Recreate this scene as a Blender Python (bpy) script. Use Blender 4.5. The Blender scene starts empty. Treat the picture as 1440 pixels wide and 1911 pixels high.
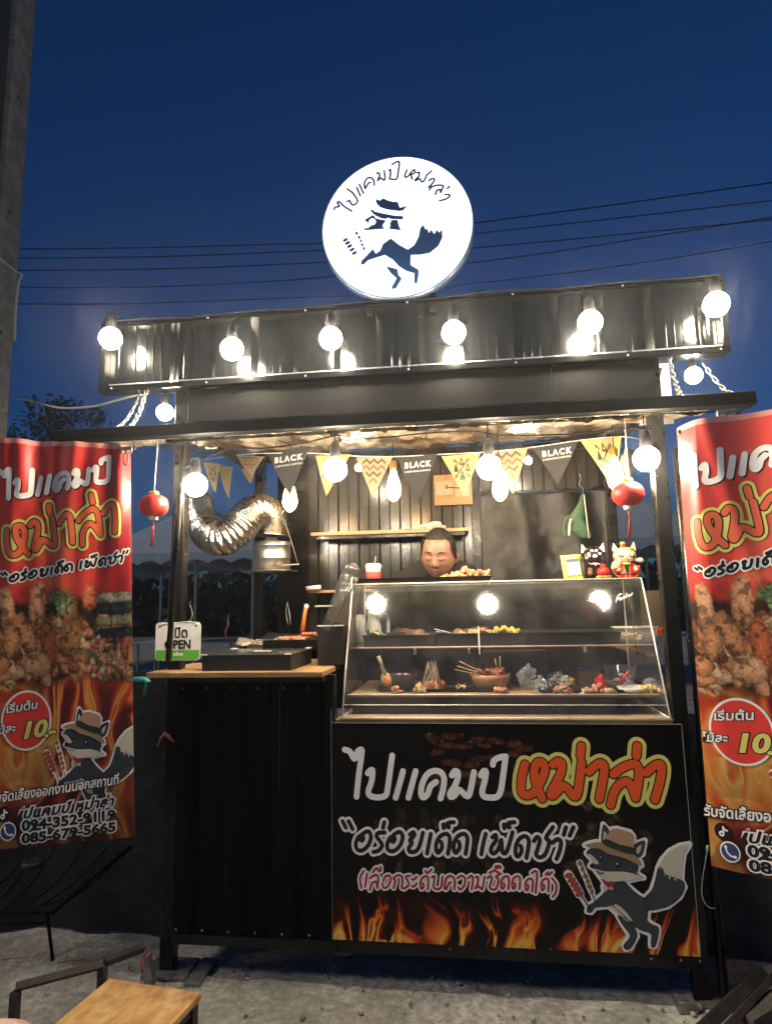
import bpy, bmesh, math, random
import numpy as np
from mathutils import Vector, Matrix, Quaternion
R = math.radians
random.seed(11)
RNG = np.random.default_rng(5)
sc = bpy.context.scene
COL = sc.collection

# ------------------------------------------------------------------ camera
CAM = np.array([0.0, -2.36, 1.28])
YAW, PITCH, ROLL, FPX, CXP, CYP = R(7.25), R(8.2), R(1.07), 1200.0, 720.0, 955.5
_f = np.array([-math.sin(YAW) * math.cos(PITCH), math.cos(YAW) * math.cos(PITCH), math.sin(PITCH)])
_r0 = np.array([math.cos(YAW), math.sin(YAW), 0.0])
_u0 = np.cross(_r0, _f)
_r = math.cos(ROLL) * _r0 - math.sin(ROLL) * _u0
_u = math.cos(ROLL) * _u0 + math.sin(ROLL) * _r0
cam = bpy.data.objects.new('camera', bpy.data.cameras.new('camera'))
COL.objects.link(cam)
cam.data.sensor_fit = 'VERTICAL'
cam.data.sensor_height = 24.0
cam.data.lens = 24.0 * FPX / 1911.0
cam.data.clip_start = 0.05
cam.data.clip_end = 2000
cam.matrix_world = Matrix(((_r[0], _u[0], -_f[0], CAM[0]), (_r[1], _u[1], -_f[1], CAM[1]), (_r[2], _u[2], -_f[2], CAM[2]), (0, 0, 0, 1)))
sc.camera = cam

# ------------------------------------------------------------------ dusk sky
SUN_EL, SUN_ROT = R(4.0), R(200)
w = bpy.data.worlds.new('World')
sc.world = w
w.use_nodes = True
_nt = w.node_tree
_bg = _nt.nodes['Background']
_sky = _nt.nodes.new('ShaderNodeTexSky')
_sky.sky_type = 'NISHITA'
_sky.sun_disc = False
_sky.sun_elevation = SUN_EL
_sky.sun_rotation = SUN_ROT
_sky.ozone_density = 4.5
_sky.dust_density = 0.4
_mx = _nt.nodes.new('ShaderNodeMix')          # white balance of a picture exposed for warm lamps
_mx.data_type = 'RGBA'
_mx.blend_type = 'MULTIPLY'
_mx.inputs[0].default_value = 1
_mx.inputs[7].default_value = (.50, .86, 1.22, 1)
_nt.links.new(_sky.outputs[0], _mx.inputs[6])
_nt.links.new(_mx.outputs[2], _bg.inputs[0])
_bg.inputs[1].default_value = 0.045
fill_sun = bpy.data.objects.new('fill_sun', bpy.data.lights.new('fill_sun', 'SUN'))
COL.objects.link(fill_sun)
fill_sun.data.energy = 0.8  # soft fill standing in for market lamps behind the camera, not sunlight
fill_sun.data.angle = R(12)
fill_sun.data.color = (1, .9, .8)
fill_sun.rotation_euler = (R(50), 0, R(-62))
BULB = 250.0        # radiance of the bare white lamps
vs = sc.view_settings
vs.view_transform = 'Standard'
vs.look = 'None'
vs.gamma = 1
vs.use_curve_mapping = False
vs.exposure = 0.5
sc.cycles.sample_clamp_indirect = 3.0
sc.cycles.use_denoising = True
sc.cycles.max_bounces = 8
sc.cycles.transparent_max_bounces = 24

# ------------------------------------------------------------------ tracing helpers: a pixel of the photograph to a point on a real plane
def ray(px, py):
    return _f + _r * (px - CXP) / FPX + _u * (CYP - py) / FPX
def P(px, py, Y):
    d = ray(px, py)
    return Vector(CAM + d * (Y - CAM[1]) / d[1])
def PZ(px, py, Z):
    d = ray(px, py)
    return Vector(CAM + d * (Z - CAM[2]) / d[2])
def PXp(px, py, X):
    d = ray(px, py)
    return Vector(CAM + d * (X - CAM[0]) / d[0])
def c3(p): return (580 + p[0] / 4.5, 270 + p[1] / 4.5)
def c4(p): return (p[0] / 3.6, 780 + p[1] / 3.6)
def c6(p): return (600 + p[0] / 3.892, 1330 + p[1] / 3.892)
def c7(p): return (940 + p[0] / 3.6, 1330 + p[1] / 3.6)

# ------------------------------------------------------------------ objects
def link(o, parent=None):
    COL.objects.link(o)
    if parent is not None: o.parent = parent
    return o
def tag(o, label, cat, group=None, kind=None):
    o['label'] = label
    o['category'] = cat
    if group: o['group'] = group
    if kind: o['kind'] = kind
    return o
def thing(name, label, cat, loc=(0, 0, 0), rot=(0, 0, 0), group=None):
    o = bpy.data.objects.new(name, None)
    o.empty_display_size = .05
    o.location = loc
    o.rotation_euler = rot
    link(o)
    return tag(o, label, cat, group)
def copy_tree(o, parent=None):
    c = o.copy()
    link(c)
    c.parent = parent
    for ch in list(o.children): copy_tree(ch, c)
    return c

def catmull(pts, n=5):
    pts = [np.array(p, float) for p in pts]
    if len(pts) < 3: return pts
    P_ = [2 * pts[0] - pts[1]] + pts + [2 * pts[-1] - pts[-2]]
    out = []
    for i in range(1, len(P_) - 2):
        a, b, c, d = P_[i - 1:i + 3]
        for k in range(n):
            t = k / n
            out.append(.5 * ((2 * b) + (c - a) * t + (2 * a - 5 * b + 4 * c - d) * t * t + (3 * b - a - 3 * c + d) * t ** 3))
    out.append(pts[-1])
    return out

class MB:
    """collects shapes, then links them as ONE mesh object"""
    def __init__(s):
        s.v, s.f, s.sm, s.mi, s.cur = [], [], [], [], 0
    def add(s, vs_, fs, smooth=False):
        n = len(s.v)
        s.v += [tuple(v) for v in vs_]
        for f in fs:
            s.f.append(tuple(i + n for i in f))
            s.sm.append(smooth)
            s.mi.append(s.cur)
        return s
    def box(s, a, b, M=None, bev=0.0):
        (x0, y0, z0), (x1, y1, z1) = a, b
        x0, x1 = min(x0, x1), max(x0, x1); y0, y1 = min(y0, y1), max(y0, y1); z0, z1 = min(z0, z1), max(z0, z1)
        if bev <= 0:
            v = [(x, y, z) for x in (x0, x1) for y in (y0, y1) for z in (z0, z1)]
            f = [(0, 1, 3, 2), (4, 6, 7, 5), (0, 4, 5, 1), (2, 3, 7, 6), (0, 2, 6, 4), (1, 5, 7, 3)]
        else:
            bm = bmesh.new()
            bmesh.ops.create_cube(bm, size=1)
            for q in bm.verts: q.co = Vector(((x0 + x1) / 2 + q.co.x * (x1 - x0), (y0 + y1) / 2 + q.co.y * (y1 - y0), (z0 + z1) / 2 + q.co.z * (z1 - z0)))
            bmesh.ops.bevel(bm, geom=bm.edges[:], offset=bev, segments=2, affect='EDGES', profile=.5)
            bm.verts.index_update()
            v = [q.co.copy() for q in bm.verts]
            f = [[q.index for q in fc.verts] for fc in bm.faces]
            bm.free()
        if M is not None: v = [M @ Vector(q) for q in v]
        return s.add(v, f)
    def tube(s, pts, r, n=8, cap=True, smooth=True, sub=0):
        if sub: pts = catmull(pts, sub)
        pts = [Vector(p) for p in pts]
        rr = r if hasattr(r, '__len__') else [r] * len(pts)
        if len(rr) != len(pts):
            rr = list(np.interp(np.linspace(0, 1, len(pts)), np.linspace(0, 1, len(rr)), rr))
        t = (pts[1] - pts[0]).normalized()
        a = t.orthogonal().normalized()
        V, F = [], []
        for i, p in enumerate(pts):
            t2 = (pts[min(i + 1, len(pts) - 1)] - pts[max(i - 1, 0)])
            if t2.length > 1e-9:
                t2.normalize()
                a = (a - t2 * a.dot(t2))
                a = a.normalized() if a.length > 1e-6 else t2.orthogonal().normalized()
                t = t2
            b = t.cross(a)
            for k in range(n):
                an = 2 * math.pi * k / n
                V.append(p + (a * math.cos(an) + b * math.sin(an)) * rr[i])
        for i in range(len(pts) - 1):
            for k in range(n):
                F.append((i * n + k, i * n + (k + 1) % n, (i + 1) * n + (k + 1) % n, (i + 1) * n + k))
        s.add(V, F, smooth)
        if cap:
            m = len(s.v) - len(V)
            s.f += [tuple(m + k for k in reversed(range(n))), tuple(m + (len(pts) - 1) * n + k for k in range(n))]
            s.sm += [False, False]; s.mi += [s.cur] * 2
        return s
    def lathe(s, prof, c=(0, 0, 0), n=20, M=None, smooth=True, cap=True, phase=0):
        V, F = [], []
        for (r, z) in prof:
            for k in range(n):
                an = 2 * math.pi * k / n + phase
                V.append(Vector((c[0] + r * math.cos(an), c[1] + r * math.sin(an), c[2] + z)))
        for i in range(len(prof) - 1):
            for k in range(n):
                F.append((i * n + k, i * n + (k + 1) % n, (i + 1) * n + (k + 1) % n, (i + 1) * n + k))
        if cap:
            F.append(tuple(reversed(range(n))))
            F.append(tuple((len(prof) - 1) * n + k for k in range(n)))
        if M is not None: V = [M @ v for v in V]
        return s.add(V, F, smooth)
    def ball(s, c, r, n=16, m=10, M=None, jit=0.0):
        rx, ry, rz = r if hasattr(r, '__len__') else (r, r, r)
        V, F = [], []
        for i in range(m + 1):
            th = math.pi * (i * .998 + m * .001) / m
            for k in range(n):
                ph = 2 * math.pi * k / n
                j = 1 + (random.uniform(-jit, jit) if jit else 0)
                V.append(Vector((c[0] + rx * math.sin(th) * math.cos(ph) * j, c[1] + ry * math.sin(th) * math.sin(ph) * j, c[2] + rz * math.cos(th) * j)))
        for i in range(m):
            for k in range(n):
                F.append((i * n + k, (i + 1) * n + k, (i + 1) * n + (k + 1) % n, i * n + (k + 1) % n))
        F.append(tuple(range(n))); F.append(tuple(m * n + k for k in reversed(range(n))))
        if M is not None: V = [M @ v for v in V]
        return s.add(V, F, True)
    def quad(s, a, b, c, d): return s.add([a, b, c, d], [(0, 1, 2, 3)])
    def build(s, name, mat, parent=None, loc=None, rot=None):
        me = bpy.data.meshes.new(name)
        me.from_pydata(s.v, [], s.f)
        me.polygons.foreach_set('use_smooth', s.sm)
        for m_ in (mat if isinstance(mat, (list, tuple)) else [mat]): me.materials.append(m_)
        me.polygons.foreach_set('material_index', s.mi)
        me.update()
        o = bpy.data.objects.new(name, me)
        if loc is not None: o.location = loc
        if rot is not None: o.rotation_euler = rot
        return link(o, parent)

# ------------------------------------------------------------------ materials
def pmat(name, base, rough=.5, metal=0.0, var=None, bump=None, bump2=None, coat=0.0, spec=None, emit=None, rvar=None, trans=0.0, sss=0.0, alpha=None, stretch=None):
    """var=(scale, second colour, lo, hi); bump=(scale, distance m, detail)"""
    m = bpy.data.materials.new(name)
    m.use_nodes = True
    nt = m.node_tree
    b = nt.nodes['Principled BSDF']
    def S(k, v):
        if k in b.inputs: b.inputs[k].default_value = v
    S('Base Color', (*base, 1)); S('Roughness', rough); S('Metallic', metal); S('Coat Weight', coat)
    if spec is not None: S('Specular IOR Level', spec)
    if trans: S('Transmission Weight', trans)
    if sss: S('Subsurface Weight', sss); S('Subsurface Scale', .02)
    if emit: S('Emission Color', (*emit[0], 1)); S('Emission Strength', emit[1])
    if alpha is not None: S('Alpha', alpha)
    tc = nt.nodes.new('ShaderNodeTexCoord')
    src = tc.outputs['Object']
    if stretch:
        mp = nt.nodes.new('ShaderNodeMapping'); mp.inputs['Scale'].default_value = stretch
        nt.links.new(src, mp.inputs[0]); src = mp.outputs[0]
    def noise(scale, det=6, ro=.6, dist=0.0):
        n = nt.nodes.new('ShaderNodeTexNoise')
        n.inputs['Scale'].default_value = scale; n.inputs['Detail'].default_value = det; n.inputs['Roughness'].default_value = ro
        n.inputs['Distortion'].default_value = dist
        nt.links.new(src, n.inputs['Vector'])
        return n
    if var:
        n = noise(var[0])
        cr = nt.nodes.new('ShaderNodeValToRGB')
        cr.color_ramp.elements[0].position = var[2]; cr.color_ramp.elements[1].position = var[3]
        cr.color_ramp.elements[0].color = (*base, 1); cr.color_ramp.elements[1].color = (*var[1], 1)
        nt.links.new(n.outputs['Fac'], cr.inputs[0]); nt.links.new(cr.outputs[0], b.inputs['Base Color'])
    if rvar:
        n = noise(rvar[0])
        mr = nt.nodes.new('ShaderNodeMapRange')
        mr.inputs[1].default_value = .3; mr.inputs[2].default_value = .7; mr.inputs[3].default_value = rvar[1]; mr.inputs[4].default_value = rvar[2]
        nt.links.new(n.outputs['Fac'], mr.inputs[0]); nt.links.new(mr.outputs[0], b.inputs['Roughness'])
    last = None
    for bb in (bump, bump2):
        if bb:
            n = noise(bb[0], bb[2] if len(bb) > 2 else 5)
            bn = nt.nodes.new('ShaderNodeBump'); bn.inputs['Strength'].default_value = 1; bn.inputs['Distance'].default_value = bb[1]
            nt.links.new(n.outputs['Fac'], bn.inputs['Height'])
            if last: nt.links.new(last.outputs[0], bn.inputs['Normal'])
            last = bn
    if last: nt.links.new(last.outputs[0], b.inputs['Normal'])
    return m
def clear(name, tint=(1, 1, 1), rough=.02, haze=0.0, refl=1.0):
    """thin clear sheet: see-through with a real Fresnel reflection and an optional patchy milky haze"""
    m = bpy.data.materials.new(name); m.use_nodes = True
    nt = m.node_tree; nt.nodes.clear()
    out = nt.nodes.new('ShaderNodeOutputMaterial')
    tr = nt.nodes.new('ShaderNodeBsdfTransparent'); tr.inputs[0].default_value = (*tint, 1)
    gl = nt.nodes.new('ShaderNodeBsdfGlossy'); gl.inputs['Roughness'].default_value = rough
    lw = nt.nodes.new('ShaderNodeLayerWeight'); lw.inputs[0].default_value = .5
    pw = nt.nodes.new('ShaderNodeMath'); pw.operation = 'POWER'; pw.inputs[1].default_value = 4.0
    nt.links.new(lw.outputs['Facing'], pw.inputs[0])
    mu = nt.nodes.new('ShaderNodeMath'); mu.operation = 'MULTIPLY_ADD'; mu.inputs[1].default_value = .75; mu.inputs[2].default_value = .05 * refl; mu.use_clamp = True
    nt.links.new(pw.outputs[0], mu.inputs[0])
    ms = nt.nodes.new('ShaderNodeMixShader')
    nt.links.new(mu.outputs[0], ms.inputs[0]); nt.links.new(tr.outputs[0], ms.inputs[1]); nt.links.new(gl.outputs[0], ms.inputs[2])
    last = ms
    if haze:
        df = nt.nodes.new('ShaderNodeBsdfDiffuse'); df.inputs[0].default_value = (.8, .8, .78, 1)
        n = nt.nodes.new('ShaderNodeTexNoise'); n.inputs['Scale'].default_value = 9; n.inputs['Detail'].default_value = 8
        tc = nt.nodes.new('ShaderNodeTexCoord'); nt.links.new(tc.outputs['Object'], n.inputs['Vector'])
        mr = nt.nodes.new('ShaderNodeMapRange'); mr.inputs[1].default_value = .35; mr.inputs[2].default_value = .75; mr.inputs[3].default_value = haze * .3; mr.inputs[4].default_value = haze
        nt.links.new(n.outputs['Fac'], mr.inputs[0])
        m2 = nt.nodes.new('ShaderNodeMixShader')
        nt.links.new(mr.outputs[0], m2.inputs[0]); nt.links.new(ms.outputs[0], m2.inputs[1]); nt.links.new(df.outputs[0], m2.inputs[2])
        last = m2
    nt.links.new(last.outputs[0], out.inputs[0])
    return m
def emit(name, col, s):
    m = bpy.data.materials.new(name); m.use_nodes = True
    nt = m.node_tree; nt.nodes.clear()
    out = nt.nodes.new('ShaderNodeOutputMaterial'); e = nt.nodes.new('ShaderNodeEmission')
    e.inputs[0].default_value = (*col, 1); e.inputs[1].default_value = s
    nt.links.new(e.outputs[0], out.inputs[0])
    return m
def cmat(name, rough=.4, attr='Col', bump=None, spec=.5, trans=0):
    m = pmat(name, (.5, .5, .5), rough, bump=bump, spec=spec)
    nt = m.node_tree
    a = nt.nodes.new('ShaderNodeAttribute'); a.attribute_name = attr
    nt.links.new(a.outputs['Color'], nt.nodes['Principled BSDF'].inputs['Base Color'])
    return m
def wood(name, c1, c2, c3_, scale=(1, 12, 12), rough=.5, bump=.0012):
    m = pmat(name, c1, rough)
    nt = m.node_tree; b = nt.nodes['Principled BSDF']
    tc = nt.nodes.new('ShaderNodeTexCoord'); mp = nt.nodes.new('ShaderNodeMapping'); mp.inputs['Scale'].default_value = scale
    nt.links.new(tc.outputs['Object'], mp.inputs[0])
    n = nt.nodes.new('ShaderNodeTexNoise'); n.inputs['Scale'].default_value = 4; n.inputs['Detail'].default_value = 8; n.inputs['Distortion'].default_value = .8
    nt.links.new(mp.outputs[0], n.inputs['Vector'])
    n2 = nt.nodes.new('ShaderNodeTexNoise'); n2.inputs['Scale'].default_value = 9; n2.inputs['Detail'].default_value = 9; n2.inputs['Roughness'].default_value = .7
    nt.links.new(tc.outputs['Object'], n2.inputs['Vector'])
    cr = nt.nodes.new('ShaderNodeValToRGB'); cr.color_ramp.elements[0].position = .36; cr.color_ramp.elements[0].color = (*c2, 1)
    cr.color_ramp.elements[1].position = .62; cr.color_ramp.elements[1].color = (*c1, 1)
    nt.links.new(n.outputs['Fac'], cr.inputs[0])
    cr2 = nt.nodes.new('ShaderNodeValToRGB'); cr2.color_ramp.elements[0].position = .45; cr2.color_ramp.elements[0].color = (0, 0, 0, 1)
    cr2.color_ramp.elements[1].position = .72; cr2.color_ramp.elements[1].color = (1, 1, 1, 1)
    nt.links.new(n2.outputs['Fac'], cr2.inputs[0])
    mx = nt.nodes.new('ShaderNodeMix'); mx.data_type = 'RGBA'
    nt.links.new(cr2.outputs[0], mx.inputs[0]); nt.links.new(cr.outputs[0], mx.inputs[6]); mx.inputs[7].default_value = (*c3_, 1)
    nt.links.new(mx.outputs[2], b.inputs['Base Color'])
    bn = nt.nodes.new('ShaderNodeBump'); bn.inputs['Distance'].default_value = bump; nt.links.new(n.outputs['Fac'], bn.inputs['Height']); nt.links.new(bn.outputs[0], b.inputs['Normal'])
    return m

M = {}
M['black_metal'] = pmat('black_metal', (.004, .004, .0045), .3, .0, var=(7, (.009, .009, .009), .45, .8), rvar=(12, .2, .42), bump=(60, .0004), spec=.35)
M['black_sheet'] = pmat('black_sheet', (.0025, .003, .0032), .18, .0, var=(4, (.005, .0055, .0055), .45, .8), rvar=(5, .14, .22), bump=(40, .0002, 2), spec=.42)
M['black_matte'] = pmat('black_matte', (.004, .004, .0045), .6, var=(9, (.008, .0075, .0075), .4, .8), bump=(90, .0004))
M['wall_sheet'] = pmat('wall_sheet', (.013, .012, .0105), .28, .0, var=(2, (.020, .018, .015), .4, .8), rvar=(3, .20, .28), bump=(20, .0005), spec=.6)
M['foil'] = pmat('foil', (.78, .68, .55), .26, .7, bump=(22, .012, 4), bump2=(80, .003, 4), var=(7, (.16, .11, .075), .47, .56), stretch=(1, .35, 1))  # dark bands in the colour imitate reflections on the ceiling foil
M['duct_foil'] = pmat('duct_foil', (.50, .49, .46), .15, 1.0, bump=(55, .004, 4), bump2=(170, .0012, 3))
M['steel'] = pmat('steel', (.74, .73, .70), .3, 1.0, rvar=(20, .25, .4), bump=(12, .001))
M['chain'] = pmat('chain', (.16, .16, .15), .4, 1.0, var=(60, (.25, .2, .16), .5, .7))
M['galv'] = pmat('galvanised', (.3, .3, .3), .45, .8, var=(30, (.14, .12, .1), .4, .7), bump=(80, .0006))
M['brass'] = pmat('brass', (.6, .42, .16), .3, 1.0)
M['wood_top'] = wood('wood_top', (.42, .27, .12), (.26, .15, .065), (.2, .11, .05), (1.2, 10, 10), .45)
M['wood_pale'] = wood('wood_pale', (.46, .33, .18), (.36, .23, .11), (.26, .15, .07), (1, 12, 12), .5)
M['stool_wood'] = wood('stool_wood', (.58, .40, .17), (.44, .22, .07), (.17, .065, .02), (5, 2.2, 5), .5)
M['concrete'] = pmat('concrete', (.20, .196, .18), .88, var=(9, (.34, .33, .295), .36, .64), bump=(38, .003, 9))
M['satin_black'] = pmat('satin_black', (.0035, .004, .004), .5, var=(5, (.006, .0065, .0065), .4, .8), bump=(40, .0005), spec=.14)
M['counter_black'] = pmat('counter_black', (.0025, .0025, .003), .5, bump=(60, .0004), spec=.14)
M['glass'] = clear('acrylic', (.98, .985, .985), .075, haze=.035, refl=1.2)  # milky haze paints in a sheen that brightens the panes
M['acrylic_edge'] = pmat('acrylic_edge', (.78, .74, .66), .25, coat=.6, var=(15, (.5, .46, .4), .4, .7))
M['plastic_clear'] = clear('clear_plastic', (.93, .94, .94), .08, haze=.16)
M['white'] = pmat('white_plastic', (.78, .77, .73), .4, var=(20, (.6, .58, .54), .5, .8))
M['white_gloss'] = pmat('white_gloss', (.8, .79, .76), .2)
M['red_silk'] = pmat('red_paper', (.62, .03, .02), .45, var=(30, (.48, .02, .015), .4, .7), sss=.1)
M['red'] = pmat('red_enamel', (.6, .025, .02), .25, coat=.3)
M['gold'] = pmat('gold_paint', (.7, .42, .1), .3, .6)
M['yellow'] = pmat('yellow_acrylic', (.72, .62, .06), .3)
M['green_cloth'] = pmat('green_cloth', (.05, .12, .07), .8, var=(25, (.03, .08, .05), .4, .7), bump=(60, .003))
M['kraft'] = pmat('kraft', (.42, .27, .15), .8, var=(12, (.32, .2, .1), .4, .7), bump=(30, .003))
M['skin'] = pmat('skin', (.25, .135, .09), .40, var=(40, (.30, .17, .12), .4, .7), sss=.15)
M['hair'] = pmat('hair', (.005, .0045, .004), .4, bump=(8, .002), bump2=(120, .002), stretch=(30, 3, 3))
M['lip'] = pmat('lip', (.15, .05, .04), .45)
M['dark'] = pmat('dark_line', (.02, .014, .012), .5)
M['shirt'] = pmat('black_cotton', (.012, .012, .013), .9, bump=(14, .012, 3), bump2=(400, .0005))
M['shirt_white'] = pmat('cream_collar', (.62, .56, .45), .85, bump=(200, .0006))
M['rope'] = pmat('cord_white', (.6, .57, .5), .8)
M['cable_black'] = pmat('cable_black', (.005, .005, .005), .8, spec=.1)
M['tarp'] = pmat('dark_tarp', (.003, .004, .006), .5, bump=(3, .03, 3), bump2=(16, .004))
M['canvas'] = pmat('marquee_canvas', (.30, .36, .42), .7, bump=(2.5, .05))
M['food_cream'] = pmat('fishcake', (.46, .33, .17), .45, var=(60, (.55, .45, .28), .4, .7), bump=(70, .003), sss=.1)
M['food_pink'] = pmat('sausage', (.55, .2, .12), .35, var=(50, (.42, .12, .07), .4, .7), bump=(60, .002), sss=.1)
M['food_brown'] = pmat('grilled_meat', (.24, .1, .045), .45, var=(60, (.4, .22, .1), .4, .7), bump=(80, .004))
M['food_green'] = pmat('greens', (.1, .2, .04), .5, var=(60, (.2, .3, .1), .4, .7), bump=(80, .004))
M['stick'] = pmat('bamboo', (.6, .42, .22), .6)
M['orange'] = pmat('orange_plastic', (.75, .22, .04), .35)
M['blue_pipe'] = pmat('teal_pvc', (.05, .28, .3), .4)
M['pink_ribbon'] = pmat('faded_pink_ribbon', (.36, .13, .12), .7)
M['foliage'] = pmat('night_foliage', (.025, .04, .018), .7, var=(2, (.05, .06, .03), .35, .7))
M['lamp'] = emit('lamp_white', (1.0, .86, .64), BULB)
M['lamp_warm'] = emit('lamp_warm', (1.0, .60, .25), BULB * .30)
M['sign_light'] = emit('lightbox_white', (.93, .96, 1.0), 1.25)
M['cup_clear'] = clear('cup_clear', (.95, .96, .96), .06, haze=.03)
M['screen_lamp'] = emit('far_lamp', (.8, .9, 1.0), 9.0)
# ================================================================== setting
def fbm(x, y, f=1.0, oct=5, seed=0):
    """cheap value-noise fbm on arrays"""
    tot = np.zeros_like(x, dtype=float); amp = .5; rg = np.random.default_rng(seed)
    for o in range(oct):
        T = rg.random((64, 64))
        X = x * f + o * 7.3; Y_ = y * f + o * 3.1
        xi = np.floor(X).astype(int); yi = np.floor(Y_).astype(int)
        tx = X - xi; ty = Y_ - yi
        tx = tx * tx * (3 - 2 * tx); ty = ty * ty * (3 - 2 * ty)
        a = T[xi % 64, yi % 64]; b = T[(xi + 1) % 64, yi % 64]; c = T[xi % 64, (yi + 1) % 64]; d = T[(xi + 1) % 64, (yi + 1) % 64]
        tot += amp * ((a * (1 - tx) + b * tx) * (1 - ty) + (c * (1 - tx) + d * tx) * ty)
        amp *= .5; f *= 2.03
    return tot

def grid_mesh(name, xs, ys, zf, mat, parent=None, col=None, smooth=True):
    nx, ny = len(xs), len(ys)
    XX, YY = np.meshgrid(xs, ys)
    V = zf(XX, YY).reshape(-1, 3)
    i = np.arange(nx * ny).reshape(ny, nx)
    F = np.stack([i[:-1, :-1], i[:-1, 1:], i[1:, 1:], i[1:, :-1]], -1).reshape(-1, 4)
    me = bpy.data.meshes.new(name)
    me.vertices.add(len(V)); me.vertices.foreach_set('co', V.astype(np.float32).ravel())
    me.loops.add(F.size); me.loops.foreach_set('vertex_index', F.astype(np.int32).ravel())
    me.polygons.add(len(F)); me.polygons.foreach_set('loop_start', np.arange(0, F.size, 4, dtype=np.int32))
    me.polygons.foreach_set('use_smooth', np.full(len(F), smooth))
    me.update(calc_edges=True)
    if col is not None:
        a = me.color_attributes.new('Col', 'FLOAT_COLOR', 'POINT')
        c = np.concatenate([col.reshape(-1, 3), np.ones((nx * ny, 1))], 1).astype(np.float32)
        a.data.foreach_set('color', c.ravel())
    me.materials.append(mat)
    o = bpy.data.objects.new(name, me)
    return link(o, parent)

gx = np.unique(np.concatenate([np.linspace(-2.4, 1.7, 230), np.array([-118, -90, -60, -25, -12, -7, -5, -4, -3.2, -2.8, 2.1, 2.8, 4, 6, 10, 20, 50, 90, 118.])]))
gy = np.unique(np.concatenate([np.linspace(-1.5, 1.0, 170), np.array([-60, -20, -8, -4, -2.6, 1.3, 2, 3, 5, 8, 14, 25, 50, 80, 118.])]))
def ground_z(x, y):
    near = np.clip(1.2 - np.maximum(np.abs(x + .35) / 2.2, np.abs(y + .2) / 1.3), 0, .2) / .2
    z = (fbm(x + 40, y + 40, 9, 5, 3) - .5) * .016 + (fbm(x + 40, y + 40, 2.2, 3, 8) - .5) * .022
    pit = np.clip(fbm(x + 40, y + 40, 26, 2, 12) - .47, 0, 1) * .045
    return np.stack([x, y, (z - pit) * near - .006], -1)
gm = pmat('rough_concrete_ground', (.20, .19, .165), .9, bump=(55, .006, 9), bump2=(14, .008, 6))
nt = gm.node_tree
tc = nt.nodes.new('ShaderNodeTexCoord')
n1 = nt.nodes.new('ShaderNodeTexNoise'); n1.inputs['Scale'].default_value = 2.3; n1.inputs['Detail'].default_value = 10; n1.inputs['Roughness'].default_value = .68
n2 = nt.nodes.new('ShaderNodeTexNoise'); n2.inputs['Scale'].default_value = 38; n2.inputs['Detail'].default_value = 8; n2.inputs['Roughness'].default_value = .75
for n_ in (n1, n2): nt.links.new(tc.outputs['Object'], n_.inputs['Vector'])
ad = nt.nodes.new('ShaderNodeMath'); ad.operation = 'ADD'; nt.links.new(n1.outputs['Fac'], ad.inputs[0]); nt.links.new(n2.outputs['Fac'], ad.inputs[1])
cr = nt.nodes.new('ShaderNodeValToRGB')
cr.color_ramp.elements[0].position = .41; cr.color_ramp.elements[0].color = (.16, .15, .13, 1)
cr.color_ramp.elements[1].position = .60; cr.color_ramp.elements[1].color = (.44, .425, .375, 1)
e_ = cr.color_ramp.elements.new(.5); e_.color = (.25, .24, .21, 1)
hf = nt.nodes.new('ShaderNodeMath'); hf.operation = 'MULTIPLY'; hf.inputs[1].default_value = .5
nt.links.new(ad.outputs[0], hf.inputs[0]); nt.links.new(hf.outputs[0], cr.inputs[0]); nt.links.new(cr.outputs[0], nt.nodes['Principled BSDF'].inputs['Base Color'])
g = grid_mesh('ground', gx, gy, ground_z, gm); g['kind'] = 'structure'
# loose grit and crumbs on the ground
mb = MB()
for k in range(260):
    x = random.uniform(-1.6, 1.1); y = random.uniform(-.62, .12); s = random.choice((.003, .004, .005, .007)) * random.uniform(.7, 1.4)
    mb.ball((x, y, s * .2), (s, s * random.uniform(.6, 1), s * .6), 6, 4, jit=.25)
gr = mb.build('gravel', pmat('grit', (.34, .32, .28), .9, var=(30, (.12, .11, .09), .4, .6))); gr['kind'] = 'stuff'
tag(gr, 'loose grey grit and crumbs scattered on the rough ground before the stall', 'gravel', kind='stuff')

# ---- concrete column on the left
col_ = thing('concrete_column', 'tall bare concrete column with formwork seams at the left edge', 'column', (-3.14, .95, 0))
def cbox(name, a, b, m=None, par=None, bev=0.0):
    return MB().box(a, b, bev=bev).build(name, m or M['concrete'], par)
mb = MB()
for k in range(5): mb.box((-.55, .08, k * 1.25 + (.004 if k else 0)), (.32, .25, k * 1.25 + 1.246), bev=.006)
mb.box((-.54, .09, 0), (.31, .24, 6.2))
mb.build('shaft', M['concrete'], col_)
mb = MB()
for q_ in ((35, 180), (18, 395), (2, 620), (36, 60), (22, 300), (12, 560), (6, 760)):
    h_ = PXp(*q_, -2.8195) - Vector((-3.14, .95, 0)); mb.tube([h_, h_ + Vector((.002, 0, 0))], .011 if q_[1] in (180, 395, 620) else .005, 12)
mb.build('tie_hole', M['dark'], col_)
cbox('recessed_panel', (-.6, -.6, 0.0), (.28, .079, 6.0), pmat('blue_grey_board', (.05, .07, .09), .8), col_)
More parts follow.
